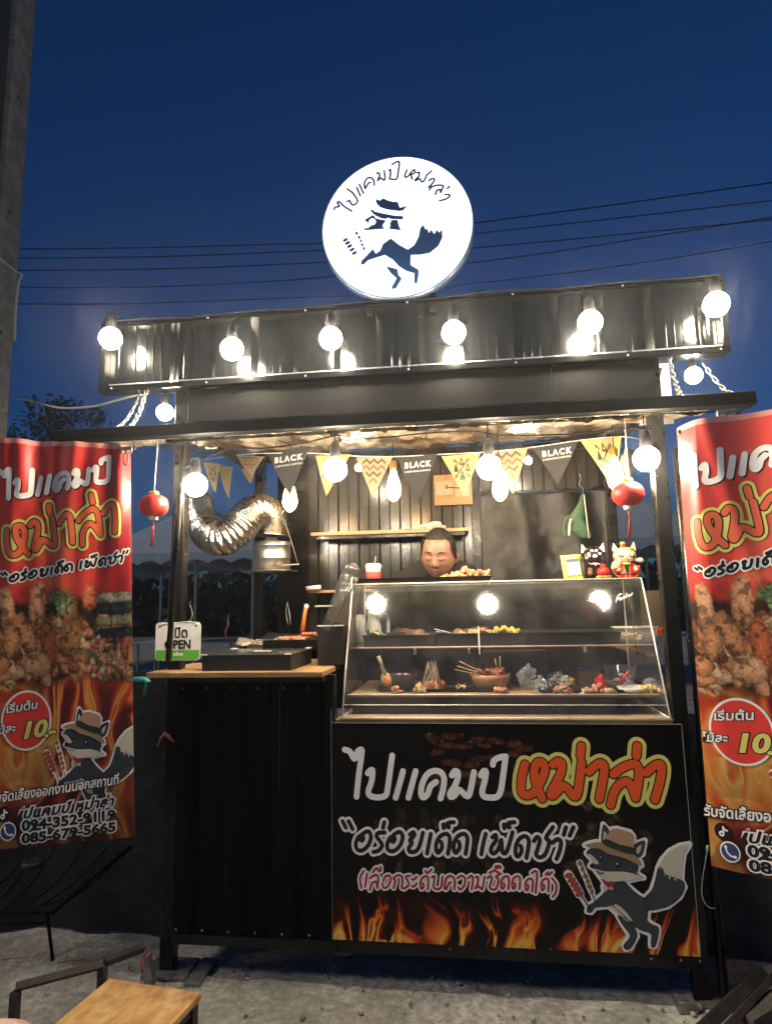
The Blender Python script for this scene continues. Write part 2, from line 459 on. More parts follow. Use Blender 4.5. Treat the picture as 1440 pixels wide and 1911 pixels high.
# cord wrapped on the column and a white cable sagging to the stall
XC = -2.812
q = [PXp(-30, 452, XC), PXp(0, 482, XC), PXp(30, 506, XC), PXp(42, 512, XC + .02)]
mb = MB().tube(q, .006, 6, sub=4)
mb.tube([PXp(42, 512, XC + .02), PXp(35, 530, XC), PXp(30, 580, XC), PXp(28, 636, XC)], .008, 6, sub=4)
tag(mb.build('tied_cord', M['rope']), 'pale cord knotted round the concrete column with a loose end', 'cord')
mb = MB().tube([PXp(18, 741, XC), P(60, 748, .9), P(110, 761, .6), P(170, 759, .4), P(215, 748, .25), P(250, 738, .12), P(272, 733, .06)], .0055, 6, sub=5)
tag(mb.build('white_cable', M['rope']), 'white cable sagging from the column to the left end of the signboard', 'cable')

# ---- overhead power lines
for i, (yl, ym, yr) in enumerate(((463, 452, 338), (480, 465, 372), (503, 488, 408), (535, 515, 447), (566, 553, 330))):
    pts = []
    prof = ((-60, yl + 2), (150, yl + 1), (330, yl - 2), (520, (yl + ym) / 2 - 2), (620, ym), (900, ym + (yr - ym) * .33), (1150, ym + (yr - ym) * .62), (1460, yr)) if i < 4 else ((-60, 566), (150, 568), (330, 564), (520, 557), (700, 548), (950, 522), (1200, 490), (1460, 447))
    if i == 3: prof = ((-60, 535), (150, 537), (330, 534), (520, 524), (620, 516), (900, 488), (1150, 452), (1460, 402))
    for (x, y) in prof: pts.append(P(x, y, 14 + i * .3))
    o = MB().tube(pts, .02, 5, sub=6).build('power_line', M['cable_black'])
    tag(o, ['thin topmost power line crossing the sky behind the round sign', 'second power line from the top behind the round sign', 'middle power line crossing behind the round sign', 'fourth power line from the top, passing behind the sign',
            'lowest power line, just above the signboard'][i], 'power line', 'power lines across the sky')

# ---- trees and marquees beyond the stall
def tree(loc, h, rad, label, n=1500, seed=1):
    t = thing('tree', label, 'tree', loc, group='dark trees on the horizon')
    rg = random.Random(seed)
    mb = MB().tube([(0, 0, 0), (.05 * h, 0, h * .35), (0, .03 * h, h * .7)], [.04 * h, .028 * h, .012 * h], 8)
    for k in range(5):
        a = rg.uniform(0, 6.28); mb.tube([(0, 0, h * .35), (math.cos(a) * rad * .4, math.sin(a) * rad * .4, h * .6), (math.cos(a) * rad * .7, math.sin(a) * rad * .7, h * .75)], [.02 * h, .012 * h, .006 * h], 5)
    mb.build('trunk', pmat('bark', (.05, .04, .03), .9), t)
    mb = MB()
    cl = [(rg.gauss(0, rad * .45), rg.gauss(0, rad * .4), h * rg.uniform(.55, .92), rad * rg.uniform(.25, .45)) for k in range(16)]
    for k in range(n):
        c = rg.choice(cl)
        d = Vector((rg.gauss(0, 1), rg.gauss(0, 1), rg.gauss(0, .8))).normalized() * c[3] * rg.uniform(.6, 1.05)
        p = Vector(c[:3]) + d
        s = rad * rg.uniform(.04, .08)
        a = Vector((rg.gauss(0, 1), rg.gauss(0, 1), rg.gauss(0, 1))).normalized(); b = a.orthogonal().normalized()
        mb.quad(p - a * s, p + b * s * .5, p + a * s, p - b * s * .5)
    mb.build('crown', M['foliage'], t)
for i, (px, top, Y, hw, lab) in enumerate(((95, 752, 22, 75, 'broad dark tree beyond the concrete column, left of the stall'), (175, 780, 20, 60, 'lower dark tree next to the broad one, left of the stall'), (20, 790, 24, 60, 'dark tree half hidden behind the concrete column'))):
    p = P(px, top, Y); tree((p.x, Y, 0), p.z * 1.04, hw / 1200 * (Y + 2.4) * 1.3, lab, 1700, i + 3)
# long hedge far behind as one mass
mb = MB(); rg = random.Random(4)
for k in range(5200):
    x = rg.uniform(-26, 26); h = 3.3 + .5 * math.sin(x * .7) + .3 * math.sin(x * 2.1); z = rg.random() ** .6 * h; y = 26 + rg.uniform(-.8, .8)
    a = Vector((rg.gauss(0, 1), rg.gauss(0, 1), rg.gauss(0, 1))).normalized() * rg.uniform(.12, .3); b = a.orthogonal() * .6
    p = Vector((x, y, z)); mb.quad(p - a, p + b, p + a, p - b)
mb.box((-26, 26.5, 0), (26, 26.7, 2.2))
hd = mb.build('hedge', M['foliage']); tag(hd, 'long dark hedge far behind the stall', 'hedge', kind='stuff')

def marquee(cx, cy, w_, zval, zpk, lab, cloth=False):
    t = thing('marquee', lab, 'marquee', (cx, cy, 0), group='pop-up marquees behind the stall')
    n = 10; h = w_ / 2
    def top(x, y):
        X = x / h; Y_ = y / h
        m_ = np.maximum(np.abs(X), np.abs(Y_))
        z = zval + .18 + (zpk - zval - .18) * (1 - m_) ** 1.25
        return np.stack([x, y, z], -1)
    grid_mesh('canopy', np.linspace(-h, h, 25), np.linspace(-h, h, 25), top, M['canvas'], t)
    mb = MB()
    for (ax, s) in ((0, -1), (0, 1), (1, -1), (1, 1)):
        for k in range(48):
            u0 = -h + w_ * k / 48; u1 = -h + w_ * (k + 1) / 48
            z0 = zval + .07 * abs(math.sin(math.pi * 8 * k / 48)); z1 = zval + .07 * abs(math.sin(math.pi * 8 * (k + 1) / 48))
            if ax == 0: mb.quad((u0, s * h, z0), (u1, s * h, z1), (u1, s * h, zval + .18), (u0, s * h, zval + .18))
            else: mb.quad((s * h, u0, z0), (s * h, u1, z1), (s * h, u1, zval + .18), (s * h, u0, zval + .18))
    mb.build('valance', M['canvas'], t)
    for sx in (-1, 1):
        for sy in (-1, 1): MB().box((sx * h * .97 - .02, sy * h * .97 - .02, 0), (sx * h * .97 + .02, sy * h * .97 + .02, zval + .16)).build('leg', M['galv'], t)
    if cloth:
        def cf(x, y): return np.stack([x, -h * .9 + .05 * np.sin(x * 9) + 0 * y, y * (1 - .35 * np.clip((x + h) / w_, 0, 1) ** 2) + .35 * np.clip((x + h) / w_, 0, 1) ** 2 * zval], -1)
        grid_mesh('side_cloth', np.linspace(-h * .1, h * .95, 24), np.linspace(.75, zval + .1, 6), cf, M['canvas'], t)
p = P(300, 1050, 7.0); marquee(p.x, 8.5, 3.0, 1.95, 3.2, 'grey marquee with scalloped valance seen left of the front post')
p = P(520, 1050, 7.0); marquee(p.x + .1, 8.6, 3.0, 1.98, 3.3, 'grey marquee with a hanging side cloth behind the foil duct', True)
p = P(1200, 1050, 7.0); marquee(p.x, 8.6, 3.0, 1.98, 3.2, 'grey marquee behind the right lantern')
p = P(120, 1050, 9.0); marquee(p.x - 1, 11, 3.0, 1.95, 3.1, 'farthest grey marquee left of the others')
# a far lit shop board and lamp, right gap
pA = P(1195, 992, 12); pB = P(1224, 1009, 12)
t = thing('far_sign', 'small dim yellow-green lit board far behind, left of the right post', 'sign', (pA.x, 12, 0))
MB().box((0, 0, pB.z), (pB.x - pA.x, .04, pA.z)).build('board', emit('dim_yellow', (.5, .55, .12), .22), t)
MB().box((.05, .01, 0), (.09, .03, pB.z)).build('post', M['galv'], t)
pA = P(1170, 997, 14)
t = thing('far_lamp', 'small white lamp far behind above the cat figure', 'lamp', (pA.x, 14, 0))
MB().ball((0, 0, pA.z), .045).build('globe', M['screen_lamp'], t)
MB().box((-.03, -.02, 0), (.03, .02, pA.z - .04)).build('post', M['galv'], t)
# low table and bench shapes in the gloom behind, so the gaps are not empty
def trestle(cx, cy, lab):
    t = thing('folding_table', lab, 'table', (cx, cy, 0), group='tables under the marquees')
    MB().box((-.9, -.35, .71), (.9, .35, .74)).build('tabletop', M['canvas'], t)
    for sx in (-1, 1):
        for sy in (-1, 1): MB().box((sx * .8 - .015, sy * .3 - .015, 0), (sx * .8 + .015, sy * .3 + .015, .71)).build('leg', M['galv'], t)
p = P(300, 1050, 7.0); trestle(p.x, 8.2, 'folding table under the marquee left of the post')
p = P(1200, 1050, 7.0); trestle(p.x, 8.2, 'folding table under the marquee right of the stall')

# ================================================================== the stall
stall = thing('food_stall', 'black steel kiosk with corrugated signboard and flap roof', 'food stall', (-.2, .4, 0))
S0 = Vector((-.2, .4, 0))
def part(mb, name, m, par=None):
    o = mb.build(name, m, par or stall)
    if par is None: o.location = -S0
    return o
def sbox(name, a, b, m=None, bev=.002, par=None): return part(MB().box(a, b, bev=bev), name, m or M['black_metal'], par)
# posts
for (x0, y0, y1, zt) in ((-1.145, .005, .055, 2.15), (.667, .005, .055, 2.15), (-1.145, .98, 1.03, 2.25), (.70, .98, 1.03, 2.25), (.02, .98, 1.02, 2.2)):
    mb = MB().box((x0, y0, .012), (x0 + .05, y1, zt), bev=.004)
    part(mb, 'post', M['black_metal'])
for (x, y) in ((-1.12, .03), (.692, .03)):
    sbox('base_plate', (x - .075, y - .06, -.004), (x + .09, y + .07, .010), M['galv'])
sbox('base_plate', (-1.02, -.06, -.004), (-.965, .10, .012), M['galv'])
sbox('base_plate', (.60, -.05, -.004), (.655, .02, .03), M['galv'])
# side rails
for x in (-1.145, .667):
    sbox('side_rail', (x + .005, .056, 1.99), (x + .045, .979, 2.03))
    sbox('side_rail', (x + .005, .056, .86), (x + .045, .979, .90))
sbox('side_rail', (-1.09, .98, 2.06), (.69, 1.02, 2.10))
# signboard
def corr(name, x0, x1, z0, z1, Y, period=.334, depth=.026, m=None, fy=-1, phase=0.0, micro=True, par=None):
    prof = []
    x = x0
    def off(x):
        t = ((x - x0 + phase) % period) / period
        s = .07
        if t < .5 - s: h = 1.0
        elif t < .5: h = 1 - (t - .5 + s) / s
        elif t < 1 - s: h = 0
        else: h = (t - 1 + s) / s
        return h
    xs = [x0]
    k = math.floor((0 + phase) / period) - 1
    br = []
    while True:
        b0 = x0 - phase + k * period
        if b0 > x1: break
        for t in (0, .43, .5, .93, 1.0): br.append(b0 + t * period)
        if micro:
            for t in (.12, .21, .31, .60, .69, .78):
                c = b0 + t * period
                br += [c - .0045, c - .002, c + .002, c + .0045]
        k += 1
    xs = sorted(set([x0, x1] + [round(b, 5) for b in br if x0 < b < x1]))
    V = []
    for x in xs:
        h = off(x) * depth
        if micro:
            t = ((x - x0 + phase) % period)
            for c in (.12, .21, .31, .60, .69, .78):
                if abs(t - c * period) < .0032: h += .0035
        V += [(x, Y + fy * h, z0), (x, Y + fy * h, z1)]
    F = [(2 * i, 2 * i + 2, 2 * i + 3, 2 * i + 1) for i in range(len(xs) - 1)]
    mb = MB().add(V, F)
    # back skin gives it thickness
    V2 = [(v[0], v[1] - fy * .002, v[2]) for v in V]
    mb.add(V2, [tuple(reversed(f)) for f in F])
    return part(mb, name, m or M['black_sheet'], par)
BX0, BX1, BZ0, BZ1 = -1.458, .955, 2.150, 2.442
for a, b in ((BX0 + .02, -.86), (-.859, -.26), (-.259, .34), (.341, BX1 - .02)):
    corr('signboard_panel', a, b, BZ0 + .02, BZ1 - .02, .012, phase=(a - BX0 - .02) + .20)
for nm, a, b in (('signboard_frame', (BX0, -.03, BZ1 - .022), (BX1, .03, BZ1)), ('signboard_frame', (BX0, -.03, BZ0), (BX1, .03, BZ0 + .022)),
                 ('signboard_frame', (BX0, -.03, BZ0 + .0225), (BX0 + .024, .03, BZ1 - .0225)), ('signboard_frame', (BX1 - .024, -.03, BZ0 + .0225), (BX1, .03, BZ1 - .0225))):
    sbox(nm, a, b, M['black_sheet'])
sbox('signboard_lip', (BX0 + .05, -.034, BZ0 + .0235), (BX1 - .03, -.0305, BZ0 + .027), M['steel'], 0)
for x in (-1.385, -1.10, .50, .88): sbox('frame_bar', (x, -.026, BZ0 + .0235), (x + .012, -.016, BZ1 - .0235), M['black_sheet'])
sbox('bracket', (P(885, 540, 0).x, -.02, BZ1 + .001), (P(902, 540, 0).x, .02, BZ1 + .022))
# fascia, beam, roof
sbox('fascia_panel', (-1.09, .0, 1.935), (.329, .008, 2.148), M['satin_black'])
sbox('fascia_panel', (.331, .0, 1.935), (.70, .008, 2.148), M['satin_black'])
sbox('canopy_beam', (-1.495, -.262, 1.888), (.922, -.212, 1.93), M['satin_black'], .003)
sbox('beam_trim', (-.95, -.25, 1.9305), (.5, -.235, 1.936), M['black_sheet'], .001)
for x in (-1.495, .885): sbox('canopy_rail', (x, -.2115, 1.893), (x + .035, .16, 1.923))
def roof_fn(x, y):
    z = 1.905 + (y + .21) * .165
    z = z + (fbm(x * 1 + 20, y + 20, 7, 4, 2) - .5) * .042 + .010 * np.abs(np.sin((x * 1.0 + .05 * np.sin(y * 7)) * math.pi / .105)) + (fbm(x + 20, y * .4 + 20, 30, 2, 5) - .5) * .010
    return np.stack([x, y, z], -1)
o = grid_mesh('foil_ceiling', np.linspace(-1.10, .70, 260), np.linspace(-.21, .975, 120), roof_fn, M['foil'], stall, smooth=True); o.location = -S0
o = grid_mesh('foil_lining', np.linspace(-1.455, -1.102, 50), np.linspace(-.21, .15, 40), roof_fn, M['foil'], stall); o.location = -S0
o = grid_mesh('foil_lining', np.linspace(.702, .885, 30), np.linspace(-.21, .15, 40), roof_fn, M['foil'], stall); o.location = -S0
# torn foil edge under the beam
def fringe(x, y):
    z = 1.886 - y * (.006 + .018 * np.clip(fbm(x + 9, x * 0 + 3, 22, 3, 4) - .35, 0, 1) / .4)
    return np.stack([x, -.214 - .006 * y + (fbm(x + 3, y + 3, 50, 2, 6) - .5) * .012, z], -1)
o = grid_mesh('foil_edge', np.linspace(-1.07, .84, 420), np.linspace(0, 1, 4), fringe, M['foil'], stall); o.location = -S0
part(MB().add([(-1.46, -.21, 1.931), (.89, -.21, 1.931), (.89, 1.03, 2.145), (-1.46, 1.03, 2.145), (-1.46, -.21, 1.926), (.89, -.21, 1.926), (.89, 1.03, 2.14), (-1.46, 1.03, 2.14)],
              [(0, 1, 2, 3), (7, 6, 5, 4), (0, 4, 5, 1), (1, 5, 6, 2), (2, 6, 7, 3), (3, 7, 4, 0)]), 'roof_sheet', M['black_sheet'])
# white sheet scraps at the two top corners
sbox('white_sheet', (.695, .35, 2.0), (.86, .36, 2.26), pmat('white_sheet', (.7, .72, .74), .4, bump=(8, .02)), 0)
sbox('white_sheet', (-1.14, .30, 1.98), (-1.09, .31, 2.08), pmat('white_sheet_small', (.7, .7, .68), .4), 0)
for k, x in enumerate((.70, .745)): part(MB().add([(x, .345, 2.0), (x + .02, .345, 2.0), (x + .085, .345, 2.24), (x + .06, .345, 2.24)], [(0, 1, 2, 3)]), 'black_strip', M['black_matte'])
# back wall
xL, xM_, xR = P(578, 950, 1.0).x, .02, .70
corr('back_wall_panel', xL, xM_, .9, 2.06, .99, period=.11, depth=.014, m=M['wall_sheet'], micro=False)
corr('back_wall_panel', .072, .698, P(1000, 915, 1).z, 2.06, .99, period=.11, depth=.014, m=M['wall_sheet'], micro=False)
sbox('wall_rail', (.071, .975, P(1000, 921, 1).z), (.699, .989, P(1000, 915, 1).z - .0005), M['black_metal'])
def tarpf(x, z):
    return np.stack([x, 1.0 + .012 * np.sin(x * 23 + z * 3) + .02 * (fbm(x + 5, z + 5, 3, 4, 7) - .5), z], -1)
o = grid_mesh('tarpaulin', np.linspace(.07, .70, 60), np.linspace(.7, P(1000, 921, 1).z, 60), tarpf, pmat('dark_green_black_tarp', (.009, .0085, .008), .42, bump=(3, .02, 3), bump2=(14, .002), spec=.5), stall); o.location = -S0
sbox('black_panel', (P(519, 1000, 1).x, .985, .9), (xL - .002, .995, 2.05), M['black_sheet'])
# left side lower panel, right side lower panel
sbox('side_panel', (-1.135, .06, .13), (-1.13, .975, .855), M['black_matte'], 0)
sbox('side_panel', (.70, .06, .13), (.705, .975, .855), M['black_matte'], 0)
# left counter front
for a, b in ((-1.093, -.90), (-.899, -.705), (-.704, -.515)):
    corr('counter_panel', a, b, .135, 1.005, .012, period=.194, depth=.014, m=M['counter_black'], micro=False, phase=.03)
sbox('counter_rail', (-1.094, .0, 1.006), (-.512, .04, 1.031))
sbox('counter_rail', (-1.094, .0, .10), (-.512, .04, .1345))
sbox('counter_post', (-.5115, -.004, .10), (-.5, .04, 1.03))
sbox('counter_rail', (-.499, .0, .10), (.666, .04, .1445))
sbox('counter_rail', (-.499, .0, .835), (.666, .04, .862))
sbox('counter_front', (-.499, .005, .145), (.666, .012, .8345), M['black_matte'], 0)
sm_ = None
for (x, z, y) in [(-1.08 + i * .097, zz, -.003) for i in range(6) for zz in (.150, .985)] + [(x_, z_, -.0305) for x_ in (-1.40, -1.0, -.6, -.2, .2, .6, .92) for z_ in (2.161, 2.431)] + [(-.42 + i * .21, .851, -.002) for i in range(6)]:
    if sm_ is None: sm_ = part(MB().lathe([(.0045, 0), (.0045, .002), (.002, .003)], (0, 0, 0), 8, Matrix.Rotation(R(90), 4, 'X')), 'screw', M['galv']); o = sm_
    else: o = sm_.copy(); link(o, stall)
    o.location = Vector((x, y, z)) - S0
# timber tops
def plank(name, a, b, m): return sbox(name, a, b, m, .003)
plank('counter_top', (-1.175, -.10, 1.032), (-.522, .10, 1.052), M['wood_top'])
plank('counter_top', (-1.175, .101, 1.032), (-.522, .30, 1.0515), M['wood_top'])
plank('counter_top', (-1.09, .301, 1.032), (-.522, .45, 1.0518), M['wood_top'])
sbox('counter_edge', (-1.09, -.085, 1.015), (-.525, -.003, 1.0315), M['black_metal'])
plank('worktop', (-.498, .0, .8625), (.664, .60, .874), M['wood_pale'])
plank('worktop', (-.498, .601, .8625), (.664, .97, .873), M['wood_top'])
# bolts under the printed panel
for px in (1270, 1305, 1215, 840): 
    p = P(px, 1792, -.004)
    part(MB().lathe([(.004, 0), (.003, .003)], (0, 0, 0), 8, Matrix.Translation((p.x, -.0005, .128)) @ Matrix.Rotation(R(90), 4, 'X')), 'bolt', M['steel'])
# shelves on the back wall
sh = P(580, 998, .87)
plank('wall_shelf', (P(580, 998, .83).x, .82, sh.z - .012), (P(874, 992, .83).x, .968, sh.z + .006), M['wood_pale'])
sbox('shelf_bracket', (P(590, 998, .83).x, .84, sh.z - .03), (P(874, 992, .83).x - .02, .86, sh.z - .0125), M['black_metal'])
z2 = P(600, 1104, .8).z
plank('wall_shelf', (P(578, 1104, .8).x, .75, z2 - .008), (P(640, 1104, .8).x + .15, .968, z2 + .006), M['wood_top'])
# thin leaning pole at left front, leaning pole right of the right post
def pole(a, b, r, lab):
    o = MB().tube([a, b], r, 10).build('metal_pole', M['black_metal']); tag(o, lab, 'pole'); return o
pole(P(314, 1236, -.085), P(343, 832, -.20), .011, 'thin black pole standing on the wood counter in front of the OPEN sign')
gp = PZ(1350, 1862, 0.01)
pole(gp, P(1262, 838, .05), .016, 'black pole leaning just right of the right front post')
# ================================================================== flat print: lettering and drawings as thin cut shapes
class Plot:
    """distance field on a 2-D grid; cuts out every shape whose distance is under a threshold"""
    def __init__(s, x0, x1, y0, y1, h):
        s.h = h
        s.xs = np.arange(x0, x1 + h, h); s.ys = np.arange(y0, y1 + h, h)
        s.D = np.full((len(s.ys), len(s.xs)), 9.0)
    def line(s, pts, off=0.0, reach=.05):
        pts = [np.array(p, float) for p in pts]
        if len(pts) == 1: pts = pts * 2
        for a, b in zip(pts[:-1], pts[1:]):
            lo = np.minimum(a, b) - reach; hi = np.maximum(a, b) + reach
            i0, i1 = np.searchsorted(s.xs, (lo[0], hi[0])); j0, j1 = np.searchsorted(s.ys, (lo[1], hi[1]))
            if i1 <= i0 or j1 <= j0: continue
            X, Y_ = np.meshgrid(s.xs[i0:i1], s.ys[j0:j1])
            d = b - a; L = d @ d
            t = np.clip(((X - a[0]) * d[0] + (Y_ - a[1]) * d[1]) / L, 0, 1) if L > 0 else 0
            dist = np.hypot(X - a[0] - t * d[0], Y_ - a[1] - t * d[1]) + off
            s.D[j0:j1, i0:i1] = np.minimum(s.D[j0:j1, i0:i1], dist)
    def poly(s, pts, reach=.03):
        pts = [np.array(p, float) for p in pts]
        P_ = np.array(pts)
        lo = P_.min(0) - reach; hi = P_.max(0) + reach
        i0, i1 = np.searchsorted(s.xs, (lo[0], hi[0])); j0, j1 = np.searchsorted(s.ys, (lo[1], hi[1]))
        X, Y_ = np.meshgrid(s.xs[i0:i1], s.ys[j0:j1])
        if X.size == 0: return
        ins = np.zeros(X.shape, bool); best = np.full(X.shape, 9.0)
        for a, b in zip(pts, pts[1:] + pts[:1]):
            c = (a[1] > Y_) != (b[1] > Y_)
            if abs(b[1] - a[1]) > 1e-12: ins ^= c & (X < (b[0] - a[0]) * (Y_ - a[1]) / (b[1] - a[1]) + a[0])
            d = b - a; L = d @ d
            if L <= 0: continue
            t = np.clip(((X - a[0]) * d[0] + (Y_ - a[1]) * d[1]) / L, 0, 1)
            best = np.minimum(best, np.hypot(X - a[0] - t * d[0], Y_ - a[1] - t * d[1]))
        s.D[j0:j1, i0:i1] = np.minimum(s.D[j0:j1, i0:i1], np.where(ins, -best, best))
    def mesh(s, thr, fn):
        """fn maps an (n,2) array to (n,3)"""
        D = s.D - thr
        pos = np.argwhere(D < s.h * 2)
        if len(pos) == 0: return [], []
        V2, idx, F = [], {}, []
        ny, nx = D.shape
        A, B, C_, E_ = D[:-1, :-1], D[:-1, 1:], D[1:, 1:], D[1:, :-1]
        neg = (A < 0).astype(int) + (B < 0) + (C_ < 0) + (E_ < 0)
        def vid(key, xy):
            k = idx.get(key)
            if k is None:
                k = idx[key] = len(V2); V2.append(xy)
            return k
        xs, ys = s.xs, s.ys
        for j, i in np.argwhere(neg == 4):
            F.append((vid((i, j), (xs[i], ys[j])), vid((i + 1, j), (xs[i + 1], ys[j])), vid((i + 1, j + 1), (xs[i + 1], ys[j + 1])), vid((i, j + 1), (xs[i], ys[j + 1]))))
        for j, i in np.argwhere((neg > 0) & (neg < 4)):
            cs = ((i, j), (i + 1, j), (i + 1, j + 1), (i, j + 1))
            loop = []
            for k in range(4):
                a, b = cs[k], cs[(k + 1) % 4]
                da, db = D[a[1], a[0]], D[b[1], b[0]]
                if da < 0: loop.append(vid(a, (xs[a[0]], ys[a[1]])))
                if (da < 0) != (db < 0):
                    t = da / (da - db)
                    t = min(max(t, .02), .98)
                    key = (min(a, b), max(a, b))
                    loop.append(vid(key, (xs[a[0]] + (xs[b[0]] - xs[a[0]]) * t, ys[a[1]] + (ys[b[1]] - ys[a[1]]) * t)))
            if len(loop) >= 3: F.append(tuple(loop))
        return fn(np.array(V2)), F
def layer(name, plot, thr, fn, mat, parent, kind=None):
    V, F = plot.mesh(thr, fn)
    if len(F) == 0: return None
    me = bpy.data.meshes.new(name); me.from_pydata([tuple(v) for v in V], [], F); me.materials.append(mat); me.update()
    o = link(bpy.data.objects.new(name, me), parent)
    if kind: o['kind'] = kind
    return o

INK = {}
def ink(name, c, rough=.38):
    if name not in INK: INK[name] = pmat('ink_' + name, c, rough)
    return INK[name]
ink('white', (.86, .85, .82)); ink('black', (.006, .006, .007)); ink('orange', (.82, .10, .018)); ink('lemon', (.72, .68, .16)); ink('crimson', (.42, .015, .03))
ink('salmon', (.80, .14, .06)); ink('fox', (.035, .042, .052)); ink('cream', (.58, .55, .43)); ink('tan', (.45, .28, .17)); ink('tan_dark', (.34, .23, .12)); ink('band', (.02, .035, .022))
ink('meat', (.36, .06, .04)); ink('meat2', (.26, .12, .05)); ink('scarf', (.3, .02, .03)); ink('badge', (.75, .05, .035)); ink('navy', (.03, .05, .17)); ink('sign_blue', (.015, .05, .16)); ink('greyline', (.25, .25, .25))

# strokes of the shop name, traced as pen lines
NAME = [[(168, 268), (205, 283), (238, 335), (262, 282), (290, 270), (288, 320), (270, 450), (253, 610)],
        [(335, 440), (355, 418), (370, 425), (362, 500), (340, 565), (345, 596), (375, 612), (430, 614), (468, 595), (482, 530), (500, 400), (512, 312)],
        [(590, 425), (565, 520), (537, 617)], [(682, 425), (656, 520), (630, 617)],
        [(862, 622), (880, 560), (888, 478), (862, 432), (810, 424), (760, 455), (727, 530), (722, 595), (740, 615), (770, 590), (790, 535), (830, 503)],
        [(945, 455), (965, 425), (988, 434), (985, 485), (958, 545), (932, 585), (938, 612), (968, 598), (990, 560), (1015, 572), (1045, 602), (1068, 600), (1085, 540), (1105, 432)],
        [(1155, 455), (1175, 425), (1192, 432), (1182, 500), (1165, 570), (1175, 605), (1210, 616), (1270, 612), (1298, 570), (1315, 470), (1335, 318)],
        [(1335, 318), (1290, 325), (1250, 348), (1242, 378)]]
MALA = [[(140, 348), (118, 440), (118, 530), (155, 555), (205, 530), (252, 450), (275, 380), (258, 337), (222, 337), (203, 390), (215, 480), (256, 575)],
        [(330, 348), (362, 327), (388, 345), (382, 400), (350, 468), (315, 535), (326, 556), (362, 522), (388, 490), (425, 508), (462, 556), (488, 553), (503, 480), (520, 335)],
        [(518, 225), (512, 288)],
        [(570, 395), (612, 357), (650, 338), (673, 365), (665, 440), (640, 578)],
        [(735, 412), (790, 372), (850, 347), (890, 352), (905, 395), (900, 470), (882, 570)],
        [(715, 617), (735, 540), (775, 482), (825, 462), (858, 505), (882, 570)],
        [(893, 225), (888, 288)],
        [(955, 402), (1000, 362), (1045, 345), (1058, 385), (1042, 480), (1012, 582)]]
def dd(x, w=1.0, y=0):
    return [(x + 36 * w, 940 + y), (x + 42 * w, 975 + y), (x + 18 * w, 1015 + y), (x, 1003 + y), (x, 950 + y), (x + 28 * w, 897 + y), (x + 75 * w, 880 + y), (x + 97 * w, 910 + y), (x + 93 * w, 970 + y), (x + 84 * w, 1025 + y)]
def mk(x): return [(x, 838), (x - 2, 812), (x + 20, 822), (x + 38, 832), (x + 30, 802), (x + 74, 795)]
TASTY6 = [[(152, 788), (176, 835)], [(196, 788), (225, 845)],
          [(272, 912), (292, 930), (302, 905), (270, 900), (248, 950), (258, 992), (295, 1000), (340, 960), (358, 900), (340, 862), (305, 875), (272, 905)],
          [(458, 870), (412, 873), (398, 898), (425, 935), (438, 965), (415, 1000), (375, 1012)], [(455, 795), (445, 835)],
          [(498, 922), (520, 938), (530, 912), (500, 905), (476, 955), (484, 997), (522, 1005), (568, 965), (588, 905), (570, 866), (535, 878), (500, 912)],
          [(640, 885), (665, 868), (672, 890), (640, 928), (655, 945), (632, 985), (645, 1012), (688, 1002), (712, 960), (735, 872)],
          [(792, 880), (778, 950), (765, 1022)], dd(832), mk(885), dd(960), [(1190, 880), (1172, 950), (1158, 1027)],
          [(1238, 905), (1262, 888), (1265, 925), (1235, 970), (1228, 1008), (1250, 1022), (1285, 985), (1303, 925), (1312, 1012), (1340, 1012), (1368, 930), (1385, 868)], mk(1325)]
TASTY7 = [[(112, 895), (118, 930), (95, 965), (78, 952), (80, 893), (105, 845), (145, 830), (166, 860), (160, 920), (150, 975)],
          [(200, 862), (222, 835), (240, 858), (225, 915), (215, 952), (237, 972), (270, 958), (293, 910), (302, 862), (282, 838), (328, 768)],
          [(325, 872), (360, 850), (382, 870), (372, 930), (352, 982)],
          [(415, 770), (400, 820)], [(465, 770), (440, 825)]]
def d2(x): return [(x + 18, 1238), (x + 22, 1262), (x + 4, 1278), (x, 1225), (x + 22, 1192), (x + 48, 1190), (x + 56, 1215), (x + 52, 1282)]
SUB6 = [[(305, 1148), (280, 1200), (288, 1272)], [(330, 1170), (316, 1262)],
        [(350, 1202), (385, 1180), (410, 1192), (404, 1272)], [(350, 1287), (366, 1240), (395, 1228), (404, 1262)], [(372, 1158), (398, 1128), (418, 1152)], [(428, 1120), (428, 1150)],
        [(448, 1222), (460, 1192), (490, 1182), (500, 1212), (482, 1260), (452, 1272), (440, 1240)],
        [(522, 1272), (535, 1222), (522, 1202), (555, 1180), (585, 1197), (582, 1272)],
        [(642, 1185), (612, 1190), (622, 1218), (632, 1250), (598, 1278)],
        [(655, 1208), (668, 1212), (690, 1192)], [(655, 1260), (668, 1262), (690, 1240)],
        d2(718), [(752, 1148), (766, 1165), (798, 1138)],
        [(800, 1195), (820, 1190), (812, 1262), (836, 1282), (866, 1265), (877, 1190)],
        [(962, 1282), (965, 1212), (932, 1185), (902, 1210), (892, 1270), (905, 1280), (922, 1242), (937, 1232)],
        [(985, 1202), (1015, 1184), (1040, 1205), (1034, 1255), (1005, 1285), (992, 1268)],
        [(1062, 1202), (1086, 1184), (1097, 1210), (1088, 1285)],
        [(1118, 1195), (1136, 1195), (1128, 1250), (1114, 1275), (1140, 1262), (1165, 1280), (1182, 1190)],
        [(1203, 1202), (1224, 1186), (1235, 1205), (1220, 1268), (1245, 1285), (1270, 1270), (1282, 1212), (1266, 1192), (1298, 1168)],
        [(1218, 1165), (1250, 1146), (1284, 1162)], [(1258, 1128), (1268, 1112), (1276, 1130), (1288, 1112), (1302, 1128)], d2(1303), d2(1383)]
